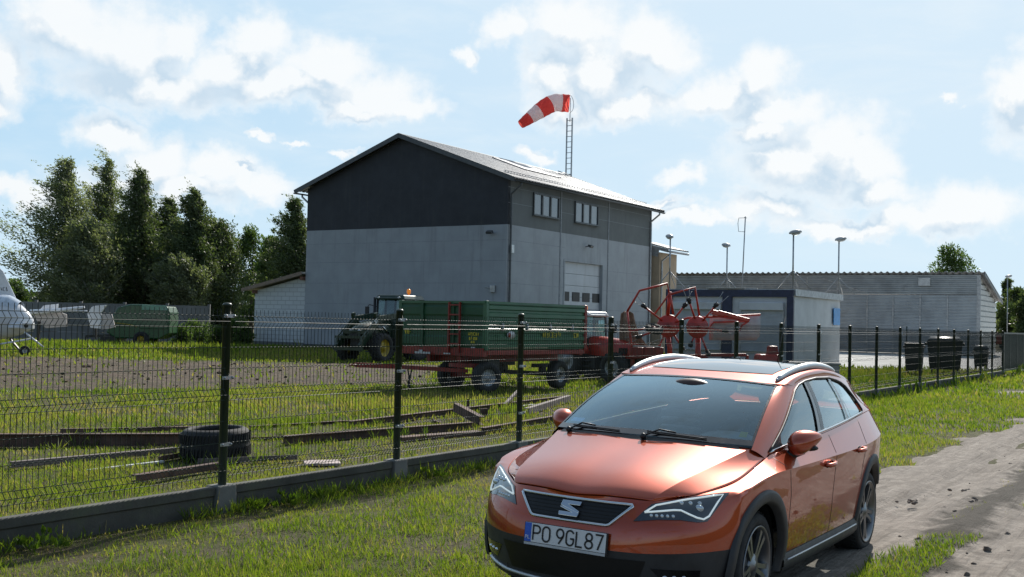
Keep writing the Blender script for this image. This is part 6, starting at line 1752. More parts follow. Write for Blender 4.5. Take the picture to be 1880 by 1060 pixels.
t_ = tyre_mb(.20, .13, .10, Mw).build('nose_wheel', M_rubber, ac); rim_mb(.10, .13, Mw).build('rim', M_silv, t_)
mb = MB(); letters(mb, QA(-4, 534, -.40) , (1, 0, 0), (0, 0, 1), 4, .11, .16, rn_); mb.build('dark_lettering', M_black, ac)
ACZ = 49
at = thing('aircraft_tail', 'white aircraft tail with a long boom and stepped fin, left of the green baler', 'aircraft', (dpt(130, 600, ACZ).x, ACZ, 0))
atl = at.location.copy()
def QT(x, y, d=0.): return dpt(x, y, ACZ + d) - atl
mb = MB(); mb.tube([QT(56, 574), QT(110, 570), QT(155, 564)], [.13, .10, .05], 10); mb.build('boom', M_ac, at)
def plate(pts, d, th, name, m_):
    mb = MB(); P_ = [QT(x, y, d) for x, y in pts]; n = len(P_)
    mb.add(P_ + [p + Vector((0, th, 0)) for p in P_], [tuple(range(n)), tuple(range(n, 2 * n))[::-1]] + [(i, n + i, n + (i + 1) % n, (i + 1) % n) for i in range(n)]); mb.build(name, m_, at, recalc=True, bevel=.01)
plate([(72, 570), (80, 561), (107, 558), (106, 566)], .3, .06, 'tailplane', M_ac)
plate([(160, 577), (168, 564), (172, 562), (196, 560), (185, 575), (184, 604), (166, 602)], -.2, .10, 'fin', M_ac)
plate([(186, 577), (205, 577), (211, 601), (200, 604), (186, 605)], -.1, .08, 'rudder', M_acb)
plate([(60, 578), (110, 573), (122, 578), (122, 600), (84, 603), (68, 590)], .25, .08, 'wing_panel', M_acb)
mb = MB(); mb.tube([QT(120, 571), QT(160, 571)], .03, 6); mb.build('tail_rod', M_ac, at)
mb = MB(); mb.bar(QT(176, 603), QT(176, 622), .08); mb.build('stand', M_black, at); mb = MB(); mb.bar(QT(72, 590), QT(70, 626), .10); mb.build('stand', M_black, at)

# ---- scrap steel behind the fence
M_rust = mat('rusty_steel', (.085, .050, .038), .85, var=.3, scale=5, bump=.5, bscale=40, dirt=((.16, .085, .05), .35, 4))
M_rust2 = mat('dull_brown_steel', (.14, .11, .10), .75, var=.2, scale=5, bump=.3, bscale=40, dirt=((.22, .19, .17), .3, 3))
def beam(label, a, b, h, w, kind='I', m_=None, lift=(0., 0.), name='steel_beam', g='scrap steel lying behind the fence', roll=0.):
    A, B = gpt(*a), gpt(*b); A.z, B.z = lift[0] + .015, lift[1] + .015
    d = B - A; L = d.length; t = .012 if h < .1 else .016
    mb = MB()
    if kind == 'I': parts = [((0, h - t / 2), (w, t)), ((0, t / 2), (w, t)), ((0, h / 2), (t, h - 2 * t))]
    elif kind == 'C': parts = [((0, h - t / 2), (w, t)), ((0, t / 2), (w, t)), ((-w / 2 + t / 2, h / 2), (t, h - 2 * t))]
    elif kind == 'L': parts = [((0, t / 2), (w, t)), ((-w / 2 + t / 2, h / 2 + t / 2), (t, h - t))]
    else: parts = [((0, h / 2), (w, h))]
    for (cy_, cz_), (ww, hh_) in parts: mb.box((L / 2, cy_, cz_), (L, ww, hh_))
    o = mb.build(name, m_ or M_rust, None, bevel=.003, seg=1)
    o.location = A; q = d.to_track_quat('X', 'Z'); o.rotation_mode = 'QUATERNION'; o.rotation_quaternion = q @ Matrix.Rotation(roll, 3, 'X').to_quaternion()
    return tag(o, label, 'beam', g)
beam('deep rusty I-beam running out of the left edge, left of the tyre', (-60, 823), (336, 821), .165, .12)
beam('thin rusty beam lying just behind the deep I-beam at the left', (110, 797), (360, 792), .06, .08, 'C')
beam('slender brown channel lying in the grass left of the tyre', (18, 862), (322, 834), .07, .07, 'C', M_rust2)
beam('short dark beam nearest the fence, below the tyre', (245, 888), (412, 862), .075, .08, 'C')
beam('brown flat bar running right from under the tyre', (362, 854), (545, 846), .06, .05, 'L', M_rust2)
beam('rusty rail lying half in grass between tyre and second post', (458, 790), (640, 779), .05, .07, 'I')
beam('rusty I-beam crossing behind the second fence post', (520, 818), (866, 790), .115, .10)
beam('low rust-edged plate beside the crossing I-beam', (730, 812), (880, 800), .06, .20, 'B')
beam('rusty beam reaching towards the car mirror', (884, 800), (1060, 768), .105, .09)
beam('long far beam forming the back of the scrap frame', (640, 786), (1034, 736), .095, .09)
beam('pale-topped slanting beam at the right end of the scrap frame', (966, 764), (1044, 738), .13, .10, 'C', M_rust2)
beam('upturned channel sticking up left of the rusty stub', (836, 772), (884, 786), .15, .10, 'C', None, (.14, .02))
beam('thin diagonal brace leaning on the long far beam', (926, 752), (950, 745), .05, .06, 'B', M_rust2, (.05, .26))
beam('light strip lying inside the scrap frame', (955, 748), (980, 745), .02, .12, 'B', M_silv)
beam('flat bar lying across the grass inside the scrap frame', (880, 777), (1000, 770), .03, .06, 'L', M_rust2)
beam('pale thin batten lying in the grass left of the tyre', (160, 869), (300, 852), .025, .04, 'B', M_silv)
beam('rusty angle iron half under the left side of the tyre', (286, 850), (352, 838), .06, .07, 'L')
beam('long rusty angle lying beyond the tyre towards the second post', (440, 812), (610, 806), .05, .06, 'L')
def stub(label, px_, py_, h, w, rx=0., ry=0.):
    p = gpt(px_, py_); mb = MB(); mb.box((0, 0, h / 2), (w, w * .35, h)); mb.box((-w / 2, 0, h / 2), (.014, w * .8, h)); mb.box((w / 2, 0, h / 2), (.014, w * .8, h))
    o = mb.build('steel_stub', M_rust, None); o.location = p - Vector((0, 0, .03)); o.rotation_euler = (rx, ry, .4); tag(o, label, 'stub')
stub('rusty upright stub of an I-beam in the scrap frame', 888, 769, .21, .12, 0, -.05)
stub('thin brown stake standing behind the scrap frame', 859, 756, .27, .035)
stub('crumpled dark bracket lying at the left of the scrap frame', 800, 776, .07, .14, .5, .3)
stub('small dark lump of scrap by the long far beam', 973, 736, .08, .12, .4, .6)
ty = MB(); 
ty.lathe([(.30, .03), (.33, .0), (.38, .03), (.405, .09), (.41, .20), (.405, .30), (.385, .355), (.33, .385), (.30, .375), (.285, .34), (.33, .28), (.345, .2), (.33, .10)], 48, None, closed=True)
for k in range(60):
    a = 2 * math.pi * k / 60
    for z0_, z1_ in ((.06, .17), (.22, .33)): ty.bar((.409 * math.cos(a), .409 * math.sin(a), z0_), (.409 * math.cos(a + .06), .409 * math.sin(a + .06), z1_), .022, .012)
o = ty.build('tyre', M_rubber, None); pt_ = gpt(391, 846); o.location = (pt_.x, pt_.y + .12, .0); o.rotation_euler = (.02, -.03, 0)
tag(o, 'wide black tyre lying flat by the first fence post', 'tyre')
o = MB(); o.box((0, 0, .02), (.42, .20, .03)); o = o.build('tile', mat('pinkish_tile', (.42, .34, .31), .8), None, bevel=.005); o.location = gpt(588, 855) + Vector((0, .1, .0)); o.rotation_euler = (.1, 0, .3)
tag(o, 'pale pinkish slab lying in the grass behind the plinth', 'slab')
# distant red and white lorry beyond the gate
lo = thing('distant_lorry', 'distant red vehicle with a white top beyond the gate', 'lorry', gpt(1873, 622) * Vector((1, 1, 0)), .3)
lo.location = (dpt(1875, 600, 130).x, 130, 0)
mb = MB(); mb.box((0, 0, 1.25), (5, 2.3, 1.4)); mb.build('body', M_red2, lo, bevel=.1)
mb = MB(); mb.box((0, 0, 2.6), (4.6, 2.2, 1.3), taper=(.9, .9)); mb.build('cover', M_silv, lo, bevel=.2)
for x in (-1.6, 1.6):
    for y in (-1.1, 1.1): wheel_on(lo, (x, y, .45), 1 if y < 0 else -1, .45, .28, .25, M_gm)
# ================================================================ trees and shrubs
def leaf_mat(name, cols, trans=.5):
    m = bpy.data.materials.new(name); m.use_nodes = True; t = m.node_tree; t.nodes.clear(); N = NT(t)
    at_ = N.n('ShaderNodeAttribute', attribute_name='tint')
    ramp = N.n('ShaderNodeValToRGB', {0: at_.outputs['Fac']}); el = ramp.color_ramp.elements
    el[0].position = 0; el[0].color = (*cols[0], 1); el[1].position = 1; el[1].color = (*cols[-1], 1)
    for k, c in enumerate(cols[1:-1]): e = el.new((k + 1) / (len(cols) - 1)); e.color = (*c, 1)
    d = N.n('ShaderNodeBsdfPrincipled', {'Base Color': ramp.outputs[0], 'Roughness': .5, 'Specular IOR Level': .35})
    tl = N.n('ShaderNodeBsdfTranslucent', {'Color': N.vm('MULTIPLY', ramp.outputs[0], (1.25, 1.35, .6))})
    mx = N.n('ShaderNodeMixShader', {0: trans, 1: d.outputs[0], 2: tl.outputs[0]})
    N.n('ShaderNodeOutputMaterial', {0: mx.outputs[0]})
    return m
def tri_soup(name, V, tint, m, parent=None, quad=True):
    """V: (n, k, 3) polygons"""
    n, k, _ = V.shape
    me = bpy.data.meshes.new(name)
    me.vertices.add(n * k); me.vertices.foreach_set('co', V.reshape(-1).astype(np.float32))
    me.loops.add(n * k); me.loops.foreach_set('vertex_index', np.arange(n * k, dtype=np.int32))
    me.polygons.add(n); me.polygons.foreach_set('loop_start', np.arange(0, n * k, k, dtype=np.int32))
    me.update(calc_edges=True)
    a = me.attributes.new('tint', 'FLOAT', 'POINT'); a.data.foreach_set('value', np.repeat(tint, k).astype(np.float32))
    me.materials.append(m)
    o = bpy.data.objects.new(name, me); COL.objects.link(o)
    if parent is not None: o.parent = parent
    return o
def leaf_quads(P, D, L, Wd, g):
    """leaf-sized rhombs at P pointing along D"""
    n = len(P); D = D / np.linalg.norm(D, axis=1, keepdims=True)
    r = g.normal(size=(n, 3)); s = np.cross(D, r); s /= np.linalg.norm(s, axis=1, keepdims=True) + 1e-9
    L = L[:, None]; Wd = Wd[:, None]
    return np.stack([P, P + D * L * .5 + s * Wd * .5, P + D * L, P + D * L * .5 - s * Wd * .5], 1)
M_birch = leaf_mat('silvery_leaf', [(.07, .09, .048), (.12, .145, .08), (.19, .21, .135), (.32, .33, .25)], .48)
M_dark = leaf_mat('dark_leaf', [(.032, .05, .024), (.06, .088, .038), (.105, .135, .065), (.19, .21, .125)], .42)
M_mid = leaf_mat('mid_leaf', [(.04, .07, .022), (.07, .115, .036), (.12, .165, .06)], .5)
M_bark = mat('bark', (.10, .085, .07), .9, var=.3, scale=6, bump=.6, bscale=20)
M_barkw = mat('pale_bark', (.28, .27, .25), .85, var=.3, scale=6, bump=.4, bscale=20)
def tree(name, label, P, H, Wd, m_leaf, seed, n_leaf=9000, lean=0., shape='oval', leaf=.30, base=.12, bark=None, droop=.0, wind=-.5, grp=None, clump=46, dens=1., cat='tree'):
    g = np.random.default_rng(seed); rr = random.Random(seed)
    T = thing(name, label, cat, P, 0, grp)
    tr_ = MB(); tx0 = lean
    ctl = [Vector((tx0 * H * .12 * (t ** 1.5) + .15 * math.sin(3 * t + seed) * H * .03, .1 * math.sin(2 * t + seed), H * t)) for t in np.linspace(0, .93, 9)]
    r0 = H * .018 + .05
    tr_.tube(ctl, [r0 * (1 - .9 * t) for t in np.linspace(0, 1, 9)], 8)
    cl = []
    for k in range(clump):
        t = base + (1 - base) * (k + rr.random() * .9) / clump
        if shape == 'oval': w_ = math.sin(math.pi * min(1, (t - base) / (1 - base) * .86 + .10)) ** .7
        elif shape == 'spire': w_ = (1 - ((t - base) / (1 - base)) ** 1.7) ** .8 * .97 + .035
        else: w_ = 1 - .25 * t
        a = rr.uniform(0, 2 * math.pi); rad_ = Wd * .5 * w_ * math.sqrt(rr.uniform(.05, 1)) * rr.choice((.75, 1, 1, 1.15))
        ti = min(8, int(t / .93 * 8)); c0_ = ctl[ti]
        c = Vector((c0_.x + rad_ * math.cos(a), rad_ * math.sin(a) * .9, H * t + rad_ * .15))
        st = ctl[max(0, ti - 1)]
        if k % 2 == 0 and wind > -.6: tr_.tube([st, st.lerp(c, .55) + Vector((0, 0, .04 * H * rr.random())), c], [r0 * .32 * (1.1 - t), r0 * .2 * (1.1 - t), .015], 5, cap=False)
        cl.append((c, Wd * (.10 + .11 * w_) * rr.uniform(.75, 1.25), rr.random()))
    if wind < -.6:
        # feathery crown: leaves strung along many rising branches that bend with the wind
        nb = int(clump * 2.6); kk = max(60, n_leaf // nb)
        tb_ = base + (1 - base) * (np.arange(nb) + g.random(nb)) / nb * .97
        q_ = (tb_ - base) / (1 - base)
        w_ = ((1 - q_) ** .8 * 1.25 * np.minimum(1, .55 + q_ * 2.2) + .07) if shape == 'spire' else (np.sin(np.pi * np.minimum(1, q_ * .86 + .12)) ** .7 + .08)
        az_ = g.random(nb) * 2 * np.pi; ln = Wd * .66 * w_ * g.uniform(.55, 1.15, nb)
        el_ = np.radians(g.uniform(22, 64, nb) + 18 * q_)
        dr = np.stack([np.cos(az_) * np.cos(el_), np.sin(az_) * np.cos(el_), np.sin(el_)], 1)
        tip_ = np.array([c[:] for c in ctl]); hz = tb_ * .97; b0 = np.stack([np.interp(hz, np.linspace(0, .93, 9), tip_[:, 0]), np.interp(hz, np.linspace(0, .93, 9), tip_[:, 1]), np.minimum(hz, .965) * H], 1)
        for i in range(0, nb, 2):
            A_ = Vector(b0[i]); B_ = A_ + Vector(dr[i]) * ln[i]; B_.x -= .25 * ln[i]
            tr_.tube([A_, A_.lerp(B_, .5) + Vector((.08 * ln[i], 0, .05)), B_], [r0 * .25 * (1.1 - tb_[i]) + .01, r0 * .15 * (1.1 - tb_[i]) + .008, .008], 4, cap=False)
        ib = g.choice(nb, nb * kk, p=(ln ** 1.1) / (ln ** 1.1).sum()); rp = lambda q: q[ib]
        tt = g.random(nb * kk) ** .75
        sp_ = rp(np.clip(.10 + .16 * ln, .15, .75)) * (.45 + .75 * np.sin(np.pi * np.minimum(1, tt * .9 + .1)))
        Pn = rp(b0) + rp(dr) * (rp(ln) * tt)[:, None] + np.stack([-.30 * rp(ln) * tt ** 2, 0 * tt, .04 * rp(ln) * tt], 1) + g.normal(size=(nb * kk, 3)) * sp_[:, None] * np.array([.62, .62, .5])
        D = rp(dr) * .7 + g.normal(size=(nb * kk, 3)) * .55 + np.array([-.75, 0, .05])
        Lf = leaf * g.uniform(.55, 1.35, nb * kk); V = leaf_quads(Pn, D, Lf, Lf * g.uniform(.3, .5, nb * kk), g)
        tint = np.clip(rp(g.random(nb)) * .5 + g.random(nb * kk) * .5, 0, 1)
        if False: pass
    else:
        cw_ = np.array([c[1] ** 2 for c in cl]); cw_ /= cw_.sum()
        idx = g.choice(len(cl), n_leaf, p=cw_)
        C = np.array([c[0][:] for c in cl])[idx]; Rr = np.array([c[1] for c in cl])[idx]; tn = np.array([c[2] for c in cl])[idx]
        v = g.normal(size=(n_leaf, 3)); v /= np.linalg.norm(v, axis=1, keepdims=True)
        rad_ = g.random(n_leaf) ** .42
        Pn = C + v * (Rr * rad_)[:, None] * np.array([1.1, 1.1, .85])
        Pn[:, 0] += wind * .12 * Wd * (rad_ > .8) * g.random(n_leaf) * (Pn[:, 2] / H)
        D = v * .6 + g.normal(size=(n_leaf, 3)) * .5 + np.array([wind, 0, .35 - droop])
        Lf = leaf * g.uniform(.6, 1.35, n_leaf)
        V = leaf_quads(Pn, D, Lf, Lf * g.uniform(.30, .5, n_leaf), g)
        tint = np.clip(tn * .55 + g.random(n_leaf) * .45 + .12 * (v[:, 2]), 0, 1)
    # wispy shoots that stream out on the wind side and above the top
    if wind < -.6:
        ns = 60; kk = 26
        si = g.integers(0, len(cl), ns); bc = np.array([c[0][:] for c in cl])[si]; br = np.array([c[1] for c in cl])[si]
        up_ = bc[:, 2:3] / H
        dirn = np.stack([-.55 - .5 * g.random(ns), g.normal(size=ns) * .45, .35 + .9 * g.random(ns)], 1); dirn /= np.linalg.norm(dirn, axis=1, keepdims=True)
        ln = (br * g.uniform(.9, 2.0, ns))
        tt = np.tile(np.linspace(.1, 1, kk), ns)
        rp = lambda q: np.repeat(q, kk, 0)
        Ps = rp(bc) + rp(dirn) * (rp(ln) * tt)[:, None] + np.stack([-.22 * rp(ln) * tt ** 2, 0 * tt, -.12 * rp(ln) * tt ** 2], 1) + g.normal(size=(ns * kk, 3)) * .07
        Ds = rp(dirn) * .8 + g.normal(size=(ns * kk, 3)) * .5 + np.array([-.7, 0, -.1])
        L2 = leaf * g.uniform(.5, 1.1, ns * kk)
        V = np.concatenate([V, leaf_quads(Ps, Ds, L2, L2 * .34, g)]); tint = np.concatenate([tint, np.clip(.45 + .5 * g.random(ns * kk), 0, 1)])
    tr_.build('trunk', bark or M_bark, T)
    o = tri_soup('crown', V, tint, m_leaf, T)
    return T
def px_tree(px_, ptop, D, wpx):
    x = (dpt(px_, 580, D)).x; top = dpt(px_, ptop, D).z; return Vector((x, D, 0)), top, wpx * D / FPX
TS = [  # px centre, px top, distance, px width, kind, label
 (120, 284, 82, 128, 'b', 'tall silvery windblown tree at the left end of the row'),
 (198, 284, 88, 104, 'b', 'slender windblown tree, second tall top in the row'),
 (172, 420, 79, 90, 'b', 'lower silvery tree in front of the slender windblown tree'),
 (258, 308, 84, 116, 'd', 'dark dense tree in the middle of the row'),
 (310, 362, 87, 108, 'd', 'dark rounded tree right of the middle of the row'),
 (358, 346, 83, 104, 'd', 'dark pointed tree with a windblown tip near the right of the row'),
 (404, 426, 85, 95, 'd', 'low dark tree closing the right end of the row'),
 (345, 490, 80, 74, 'b', 'silvery low bushy tree under the dark trees'),
 (546, 362, 90, 95, 'd', 'dark spire-like tree half hidden by the left corner of the hall'),
]
for k, (px_, pt, D, wp, kd, lb_) in enumerate(TS):
    P_, H_, Wd_ = px_tree(px_, pt, D, wp * 1.28)
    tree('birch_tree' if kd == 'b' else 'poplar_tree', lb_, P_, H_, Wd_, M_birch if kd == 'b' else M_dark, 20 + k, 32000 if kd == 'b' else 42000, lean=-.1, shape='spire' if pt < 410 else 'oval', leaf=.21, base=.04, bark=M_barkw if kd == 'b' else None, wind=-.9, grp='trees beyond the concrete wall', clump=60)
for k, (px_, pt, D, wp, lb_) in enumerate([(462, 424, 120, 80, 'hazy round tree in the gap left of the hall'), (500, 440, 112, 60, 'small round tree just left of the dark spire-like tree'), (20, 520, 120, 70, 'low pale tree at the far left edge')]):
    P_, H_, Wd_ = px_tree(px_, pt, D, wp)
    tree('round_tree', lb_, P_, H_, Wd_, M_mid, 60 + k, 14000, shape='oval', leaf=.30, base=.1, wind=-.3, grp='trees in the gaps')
P_, H_, Wd_ = px_tree(1748, 456, 125, 74)
tree('round_tree', 'lone airy tree rising behind the metal shed roof', P_, H_, Wd_, M_mid, 71, 9000, shape='oval', leaf=.30, base=.35, wind=-.2)
for k, (px_, pt, D, wp, lb_, sh_) in enumerate([(1849, 515, 150, 40, 'dark conifer with a pointed tip at the far right', 'spire'), (1866, 535, 128, 60, 'broad dark tree behind the red vehicle', 'oval'), (1890, 540, 118, 60, 'dark tree cut by the right edge of the view', 'oval'), (1905, 530, 140, 70, 'taller dark tree outside the right edge', 'oval')]):
    P_, H_, Wd_ = px_tree(px_, pt, D, wp)
    tree('conifer_tree' if sh_ == 'spire' else 'broad_tree', lb_, P_, H_, Wd_, M_dark, 80 + k, 12000, shape=sh_, leaf=.34, base=.06, wind=-.1, grp='trees beyond the gate')
# bushes in front of the concrete wall
for k, (px_, pt, D, wp, lb_) in enumerate([(372, 598, 66, 60, 'leafy weed clump left of the first fence post'), (436, 590, 65, 50, 'yellow-green bush between the first fence post and the lean-to'), (402, 604, 64, 40, 'low dark weed clump behind the first fence post'), (338, 606, 64, 40, 'small weed clump right of the baler'), (450, 604, 63.5, 30, 'small bush touching the corner of the lean-to')]):
    P_, H_, Wd_ = px_tree(px_, pt, D, wp)
    tree('bush', lb_, P_, max(.9, H_), Wd_, M_mid, 100 + k, 2600, shape='round', leaf=.16, base=.02, wind=-.1, grp='weeds along the wall', clump=22, cat='bush')
# far line of woods on the horizon, one soft mass
g = np.random.default_rng(5); n = 46000
ang = g.uniform(-.75, .75, n); dd = g.uniform(330, 420, n)
hh = (4 + 7 * fbm(ang * 60, ang * 0 + 3, 1., 4, 1)) * g.random(n) ** .6
Pn = np.stack([np.sin(ang) * dd, np.cos(ang) * dd, hh], 1)
V = leaf_quads(Pn, g.normal(size=(n, 3)), np.full(n, 2.2), np.full(n, 1.4), g)
tag(tri_soup('far_woods', V, g.random(n), leaf_mat('far_leaf', [(.05, .065, .04), (.08, .10, .06)], .3)), kind='stuff')
# ================================================================ grass
M_grass = leaf_mat('grass_blade', [(.040, .078, .013), (.092, .145, .018), (.150, .200, .025), (.215, .225, .050), (.29, .225, .12)], .55)
gg = np.random.default_rng(11)
CMi = np.array(CM.inverted())
def in_rect(x, y, cx0, cy0, hd, x0, x1, y0, y1):
    e1x, e1y = math.sin(hd), math.cos(hd); dx, dy = x - cx0, y - cy0
    a = dx * e1y - dy * e1x; b = dx * e1x + dy * e1y
    return (a > x0) & (a < x1) & (b > y0) & (b < y1)
def road_bare(x, y):
    d = roadd(x, y); s = (x - RX) * E1.x + (y - RY) * E1.y
    d = d - .25 * (fbm(s, 0 * s, .25, 2, 3) - .5)
    l = d + .12 + .9 * (fbm(x, y, .9, 3, 0) - .5); r = d - 4.75 + .8 * (fbm(x, y, .8, 3, 2) - .5)
    return (l > 0) & (r < 0), d
def scatter(y0, y1, dens, hgt, wid, seed_pow=1.):
    area = (y1 ** 2 - y0 ** 2) * .52 + (y1 - y0) * 3.2
    n = int(area * dens)
    y = np.sqrt(gg.random(n) * (y1 ** 2 - y0 ** 2) + y0 ** 2)
    x = (gg.random(n) * 2 - 1) * (y * .52 + 1.6)
    bare, d = road_bare(x, y)
    tuft = (np.abs(d - 1.55 - .25 * (fbm(x, y, .6, 2, 1) - .5)) < .12 + .16 * fbm(x, y, 2.5, 2, 1)) & (fbm(x, y, 1.3, 3, 2) > .41)
    keep = ~bare | tuft
    keep &= ~((mud_mask(x, y) > .35) & (gg.random(n) > .06))
    a = across(x, y); al_ = along(x, y)
    keep &= np.abs(a) > .075
    keep &= ~in_rect(x, y, HX, HY, HH, -18, 0, 0, 18) & ~in_rect(x, y, CX, CY, HF, -CW, 0, 0, CL)
    conc = (y > 51.5) & (x > 13 + (66 - y) * .02) & (x - 22.6 < (y - 52.6) * .58)
    keep &= ~conc
    pav = in_rect(x, y, a0.x, a0.y, HF, -.5, 12, -1.2, 21)
    keep &= ~pav
    keep &= ~(sand_mask(x, y) > .4)
    # under the car
    lx = CMi[0, 0] * x + CMi[0, 1] * y + CMi[0, 3]; ly = CMi[1, 0] * x + CMi[1, 1] * y + CMi[1, 3]
    undercar = (lx > -3.4) & (lx < .75) & (np.abs(ly) < .80)
    patch = fbm(x, y, .8, 4, 1); patch2 = fbm(x, y, .23, 3, 2); fine_ = fbm(x, y, 3.1, 3, 3)
    near_ = (a > 0) & (y < 14) & (roadd(x, y) < .6)
    thin = np.clip((patch - np.where(near_, .40, .24)) * 4.6, np.where(near_, .50, .6), 1) * np.clip((fine_ - .22) * 3, .35, 1)
    keep &= gg.random(n) < thin
    x, y, a, d, tuft, patch, patch2, fine_, undercar = [q[keep] for q in (x, y, a, d, tuft, patch, patch2, fine_, undercar)]
    n = len(x)
    z = ground_h(x, y) - .006 + np.where(tuft, .06, 0)
    far = smooth01((y - 9) / 20)
    edge = np.exp(-(np.abs(a) / .22) ** 2) * (fbm(x, y, 1.7, 3, 0) > .42)
    yard = (a < 0)
    h = hgt * gg.uniform(.45, 1.35, n) * (.55 + .9 * patch) * (1 + 2.0 * edge + .8 * (yard & (y < 24)) * (fbm(x, y, 1.3, 3, 3) > .56) + .5 * ((y > 50)))
    tall = gg.random(n) < .004; h[tall] *= 2.4
    scrap = np.exp(-(((x + 1.8) / 5.2) ** 4 + ((y - 14.6) / 3.2) ** 4)) * (a < -.5); h = h * (1 - .5 * scrap)
    h = np.where(undercar, np.minimum(h, .06), h)
    dry = np.clip((.50 - patch) * 5, 0, 1) * np.where(yard, .6 * (y < 24), np.where(y < 14, 1., .25)); h = h * (1 - .45 * dry)
    w = wid * gg.uniform(.6, 1.4, n) * (1 + .5 * edge)
    lean = gg.normal(size=(n, 2)) * .42 + np.array([-.12, .0])
    D = np.stack([lean[:, 0], lean[:, 1], np.ones(n)], 1)
    V = leaf_quads(np.stack([x, y, z], 1), D, h * 1.05, w, gg)
    tn = .43 + .75 * (patch2 - .5) + .5 * (fine_ - .5) + gg.normal(size=n) * .15
    tn = tn + .10 * yard - .28 * edge
    tn = tn + dry * .75 * gg.random(n)
    straw = gg.random(n) < .045; tn[straw] = .95
    return V, np.clip(tn, 0, 1)
parts_ = [scatter(*b) for b in ((4.6, 8.0, 4300, .054, .0052), (8.0, 12.5, 2500, .060, .0072), (12.5, 19, 800, .078, .011), (19, 30, 330, .10, .020), (30, 66, 95, .15, .045))]
V = np.concatenate([p[0] for p in parts_]); tn = np.concatenate([p[1] for p in parts_])
tag(tri_soup('grass', V, tn, M_grass), kind='stuff')
# taller weeds along the plinth and round the scrap: fans of long arched leaves
def fans(centres, k, L, W):
    n = len(centres); P = np.repeat(centres, k, 0); ang = gg.random(n * k) * 2 * np.pi; lf = gg.uniform(.5, 1.2, n * k) * L
    out = gg.uniform(.25, 1.0, n * k); D = np.stack([np.cos(ang) * out, np.sin(ang) * out, np.ones(n * k)], 1); D /= np.linalg.norm(D, axis=1, keepdims=True)
    P = P + np.stack([gg.normal(size=n * k) * .02, gg.normal(size=n * k) * .02, np.zeros(n * k)], 1)
    return leaf_quads(P, D, lf, gg.uniform(.6, 1.3, n * k) * W, gg), np.clip(np.repeat(gg.normal(size=n) * .14 + .36, k) + gg.normal(size=n * k) * .08, 0, 1)
sl = gg.uniform(-3, 22, 640); sd = np.where(gg.random(640) < .66, .09 + np.abs(gg.normal(size=640)) * .10, -.09 - np.abs(gg.normal(size=640)) * .2)
ck = fbm(sl, sl * 0, .7, 3, 2) > .44; sl, sd = sl[ck], sd[ck]
xx = FX + E1.x * sl + E2.x * sd; yy = FY + E1.y * sl + E2.y * sd
c1 = np.stack([xx, yy, ground_h(xx, yy)], 1)
cx2 = gg.uniform(-7, 3, 900); cy2 = gg.uniform(10.5, 19, 900); ok = (across(cx2, cy2) < -.2) & (fbm(cx2, cy2, .9, 3, 3) > .54)
cx2, cy2 = cx2[ok], cy2[ok]; c2 = np.stack([cx2, cy2, ground_h(cx2, cy2)], 1)
cx4 = gg.uniform(-26, -12, 900); cy4 = gg.uniform(52, 61.3, 900); ok = fbm(cx4, cy4, .35, 3, 2) > .46
c4 = np.stack([cx4[ok], cy4[ok], 0 * cx4[ok]], 1)
v4, t4 = fans(c4, 9, .42, .04)
cx5 = gg.uniform(-5, 3, 500); cy5 = gg.uniform(4.6, 11.5, 500); ok = (across(cx5, cy5) > .15) & (roadd(cx5, cy5) < -.1) & (fbm(cx5, cy5, 1.2, 3, 1) > .47)
c5 = np.stack([cx5[ok], cy5[ok], ground_h(cx5[ok], cy5[ok])], 1)
v5, t5 = fans(c5, 8, .085, .008)
v1, t1 = fans(c1, 9, .15, .011); v2, t2 = fans(c2, 10, .19, .010)
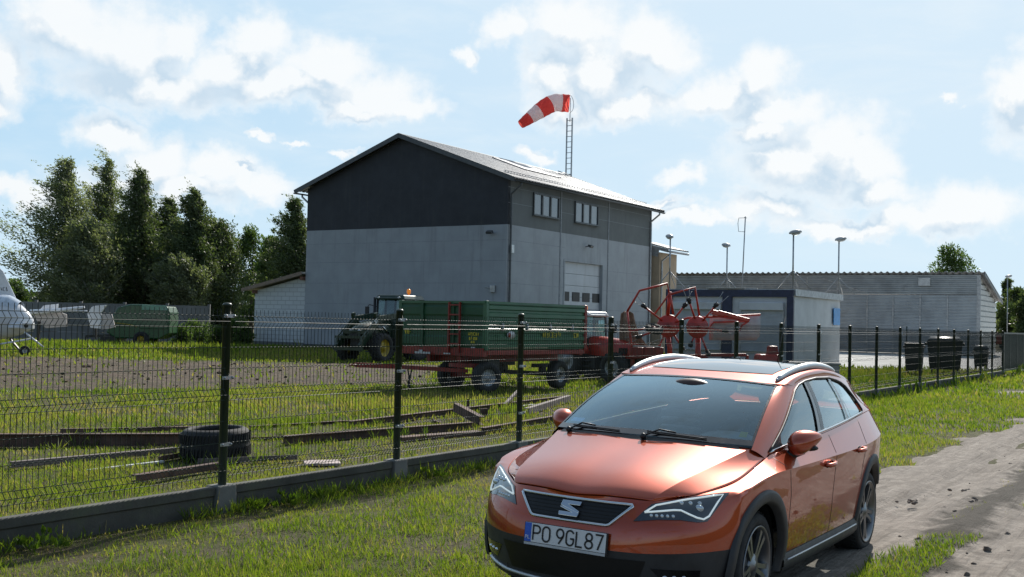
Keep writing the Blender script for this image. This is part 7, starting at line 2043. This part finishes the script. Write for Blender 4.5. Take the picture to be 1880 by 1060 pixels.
p0c = np.array([[FX + E1.x * t + E2.x * d, FY + E1.y * t + E2.y * d, 0.0] for t, d in ((.35, .2), (.5, .22), (.62, .18), (.2, .25), (-1.9, .22), (-2.1, .2), (3.0, .2))])
v3, t3 = fans(np.repeat(p0c, 4, 0) + np.concatenate([gg.normal(size=(28, 2)) * .07, np.abs(gg.normal(size=(28, 1))) * .04], 1), 8, .075, .035)
tag(tri_soup('weeds', np.concatenate([v1, v2, v3, v4, v5]), np.concatenate([t1, t2, t3 * .6, t4 + .1, t5 + .22]), M_grass), kind='stuff')
# crumbs of dark soil on the track and clods in the dug-over earth
mb = MB(); M_clod = mat('clod_soil', (.14, .115, .095), .95, var=.3, scale=20)
def clod(x, y, z, r):
    M = Matrix.Rotation(gg.random() * 6, 3, 'Z'); n0 = len(mb.v)
    mb.sphere((x, y, z), r, 7, 5, (gg.uniform(.8, 1.4), gg.uniform(.7, 1.1), gg.uniform(.4, .8)), M)
    for i in range(n0, len(mb.v)):
        v = Vector(mb.v[i]); c = Vector((x, y, z)); k = 1 + .35 * math.sin(v.x * 90 + v.y * 70 + v.z * 110); mb.v[i] = tuple(c + (v - c) * k)
for k in range(150):
    s = gg.uniform(-7, 6); d = 1.55 + gg.normal() * .22
    if fbm(s, d * 2, .9, 3, 1) < .5: continue
    clod(RX + E1.x * s + E2.x * d, RY + E1.y * s + E2.y * d, .01, abs(gg.normal()) * .012 + .008)
for k in range(90): 
    s = gg.uniform(-8, 10); d = gg.uniform(.2, 4.4); clod(RX + E1.x * s + E2.x * d, RY + E1.y * s + E2.y * d, .0, gg.uniform(.003, .010))
for p in ((1780, 905), (1765, 940), (1668, 925), (1846, 935), (1800, 925)):
    q = gpt(*p)
    for k in range(7): clod(q.x + gg.normal() * .09, q.y + gg.normal() * .06, .02, gg.uniform(.010, .028))
tag(mb.build('soil_crumbs', M_clod), kind='stuff')
mb = MB()
for k in range(700):
    x, y = gg.uniform(-20, -2), gg.uniform(23, 45)
    if mud_mask(np.array(x), np.array(y)) > .5: clod(x, y, .03, abs(gg.normal()) * .022 + .012)
tag(mb.build('earth_clods', M_mud), kind='stuff')
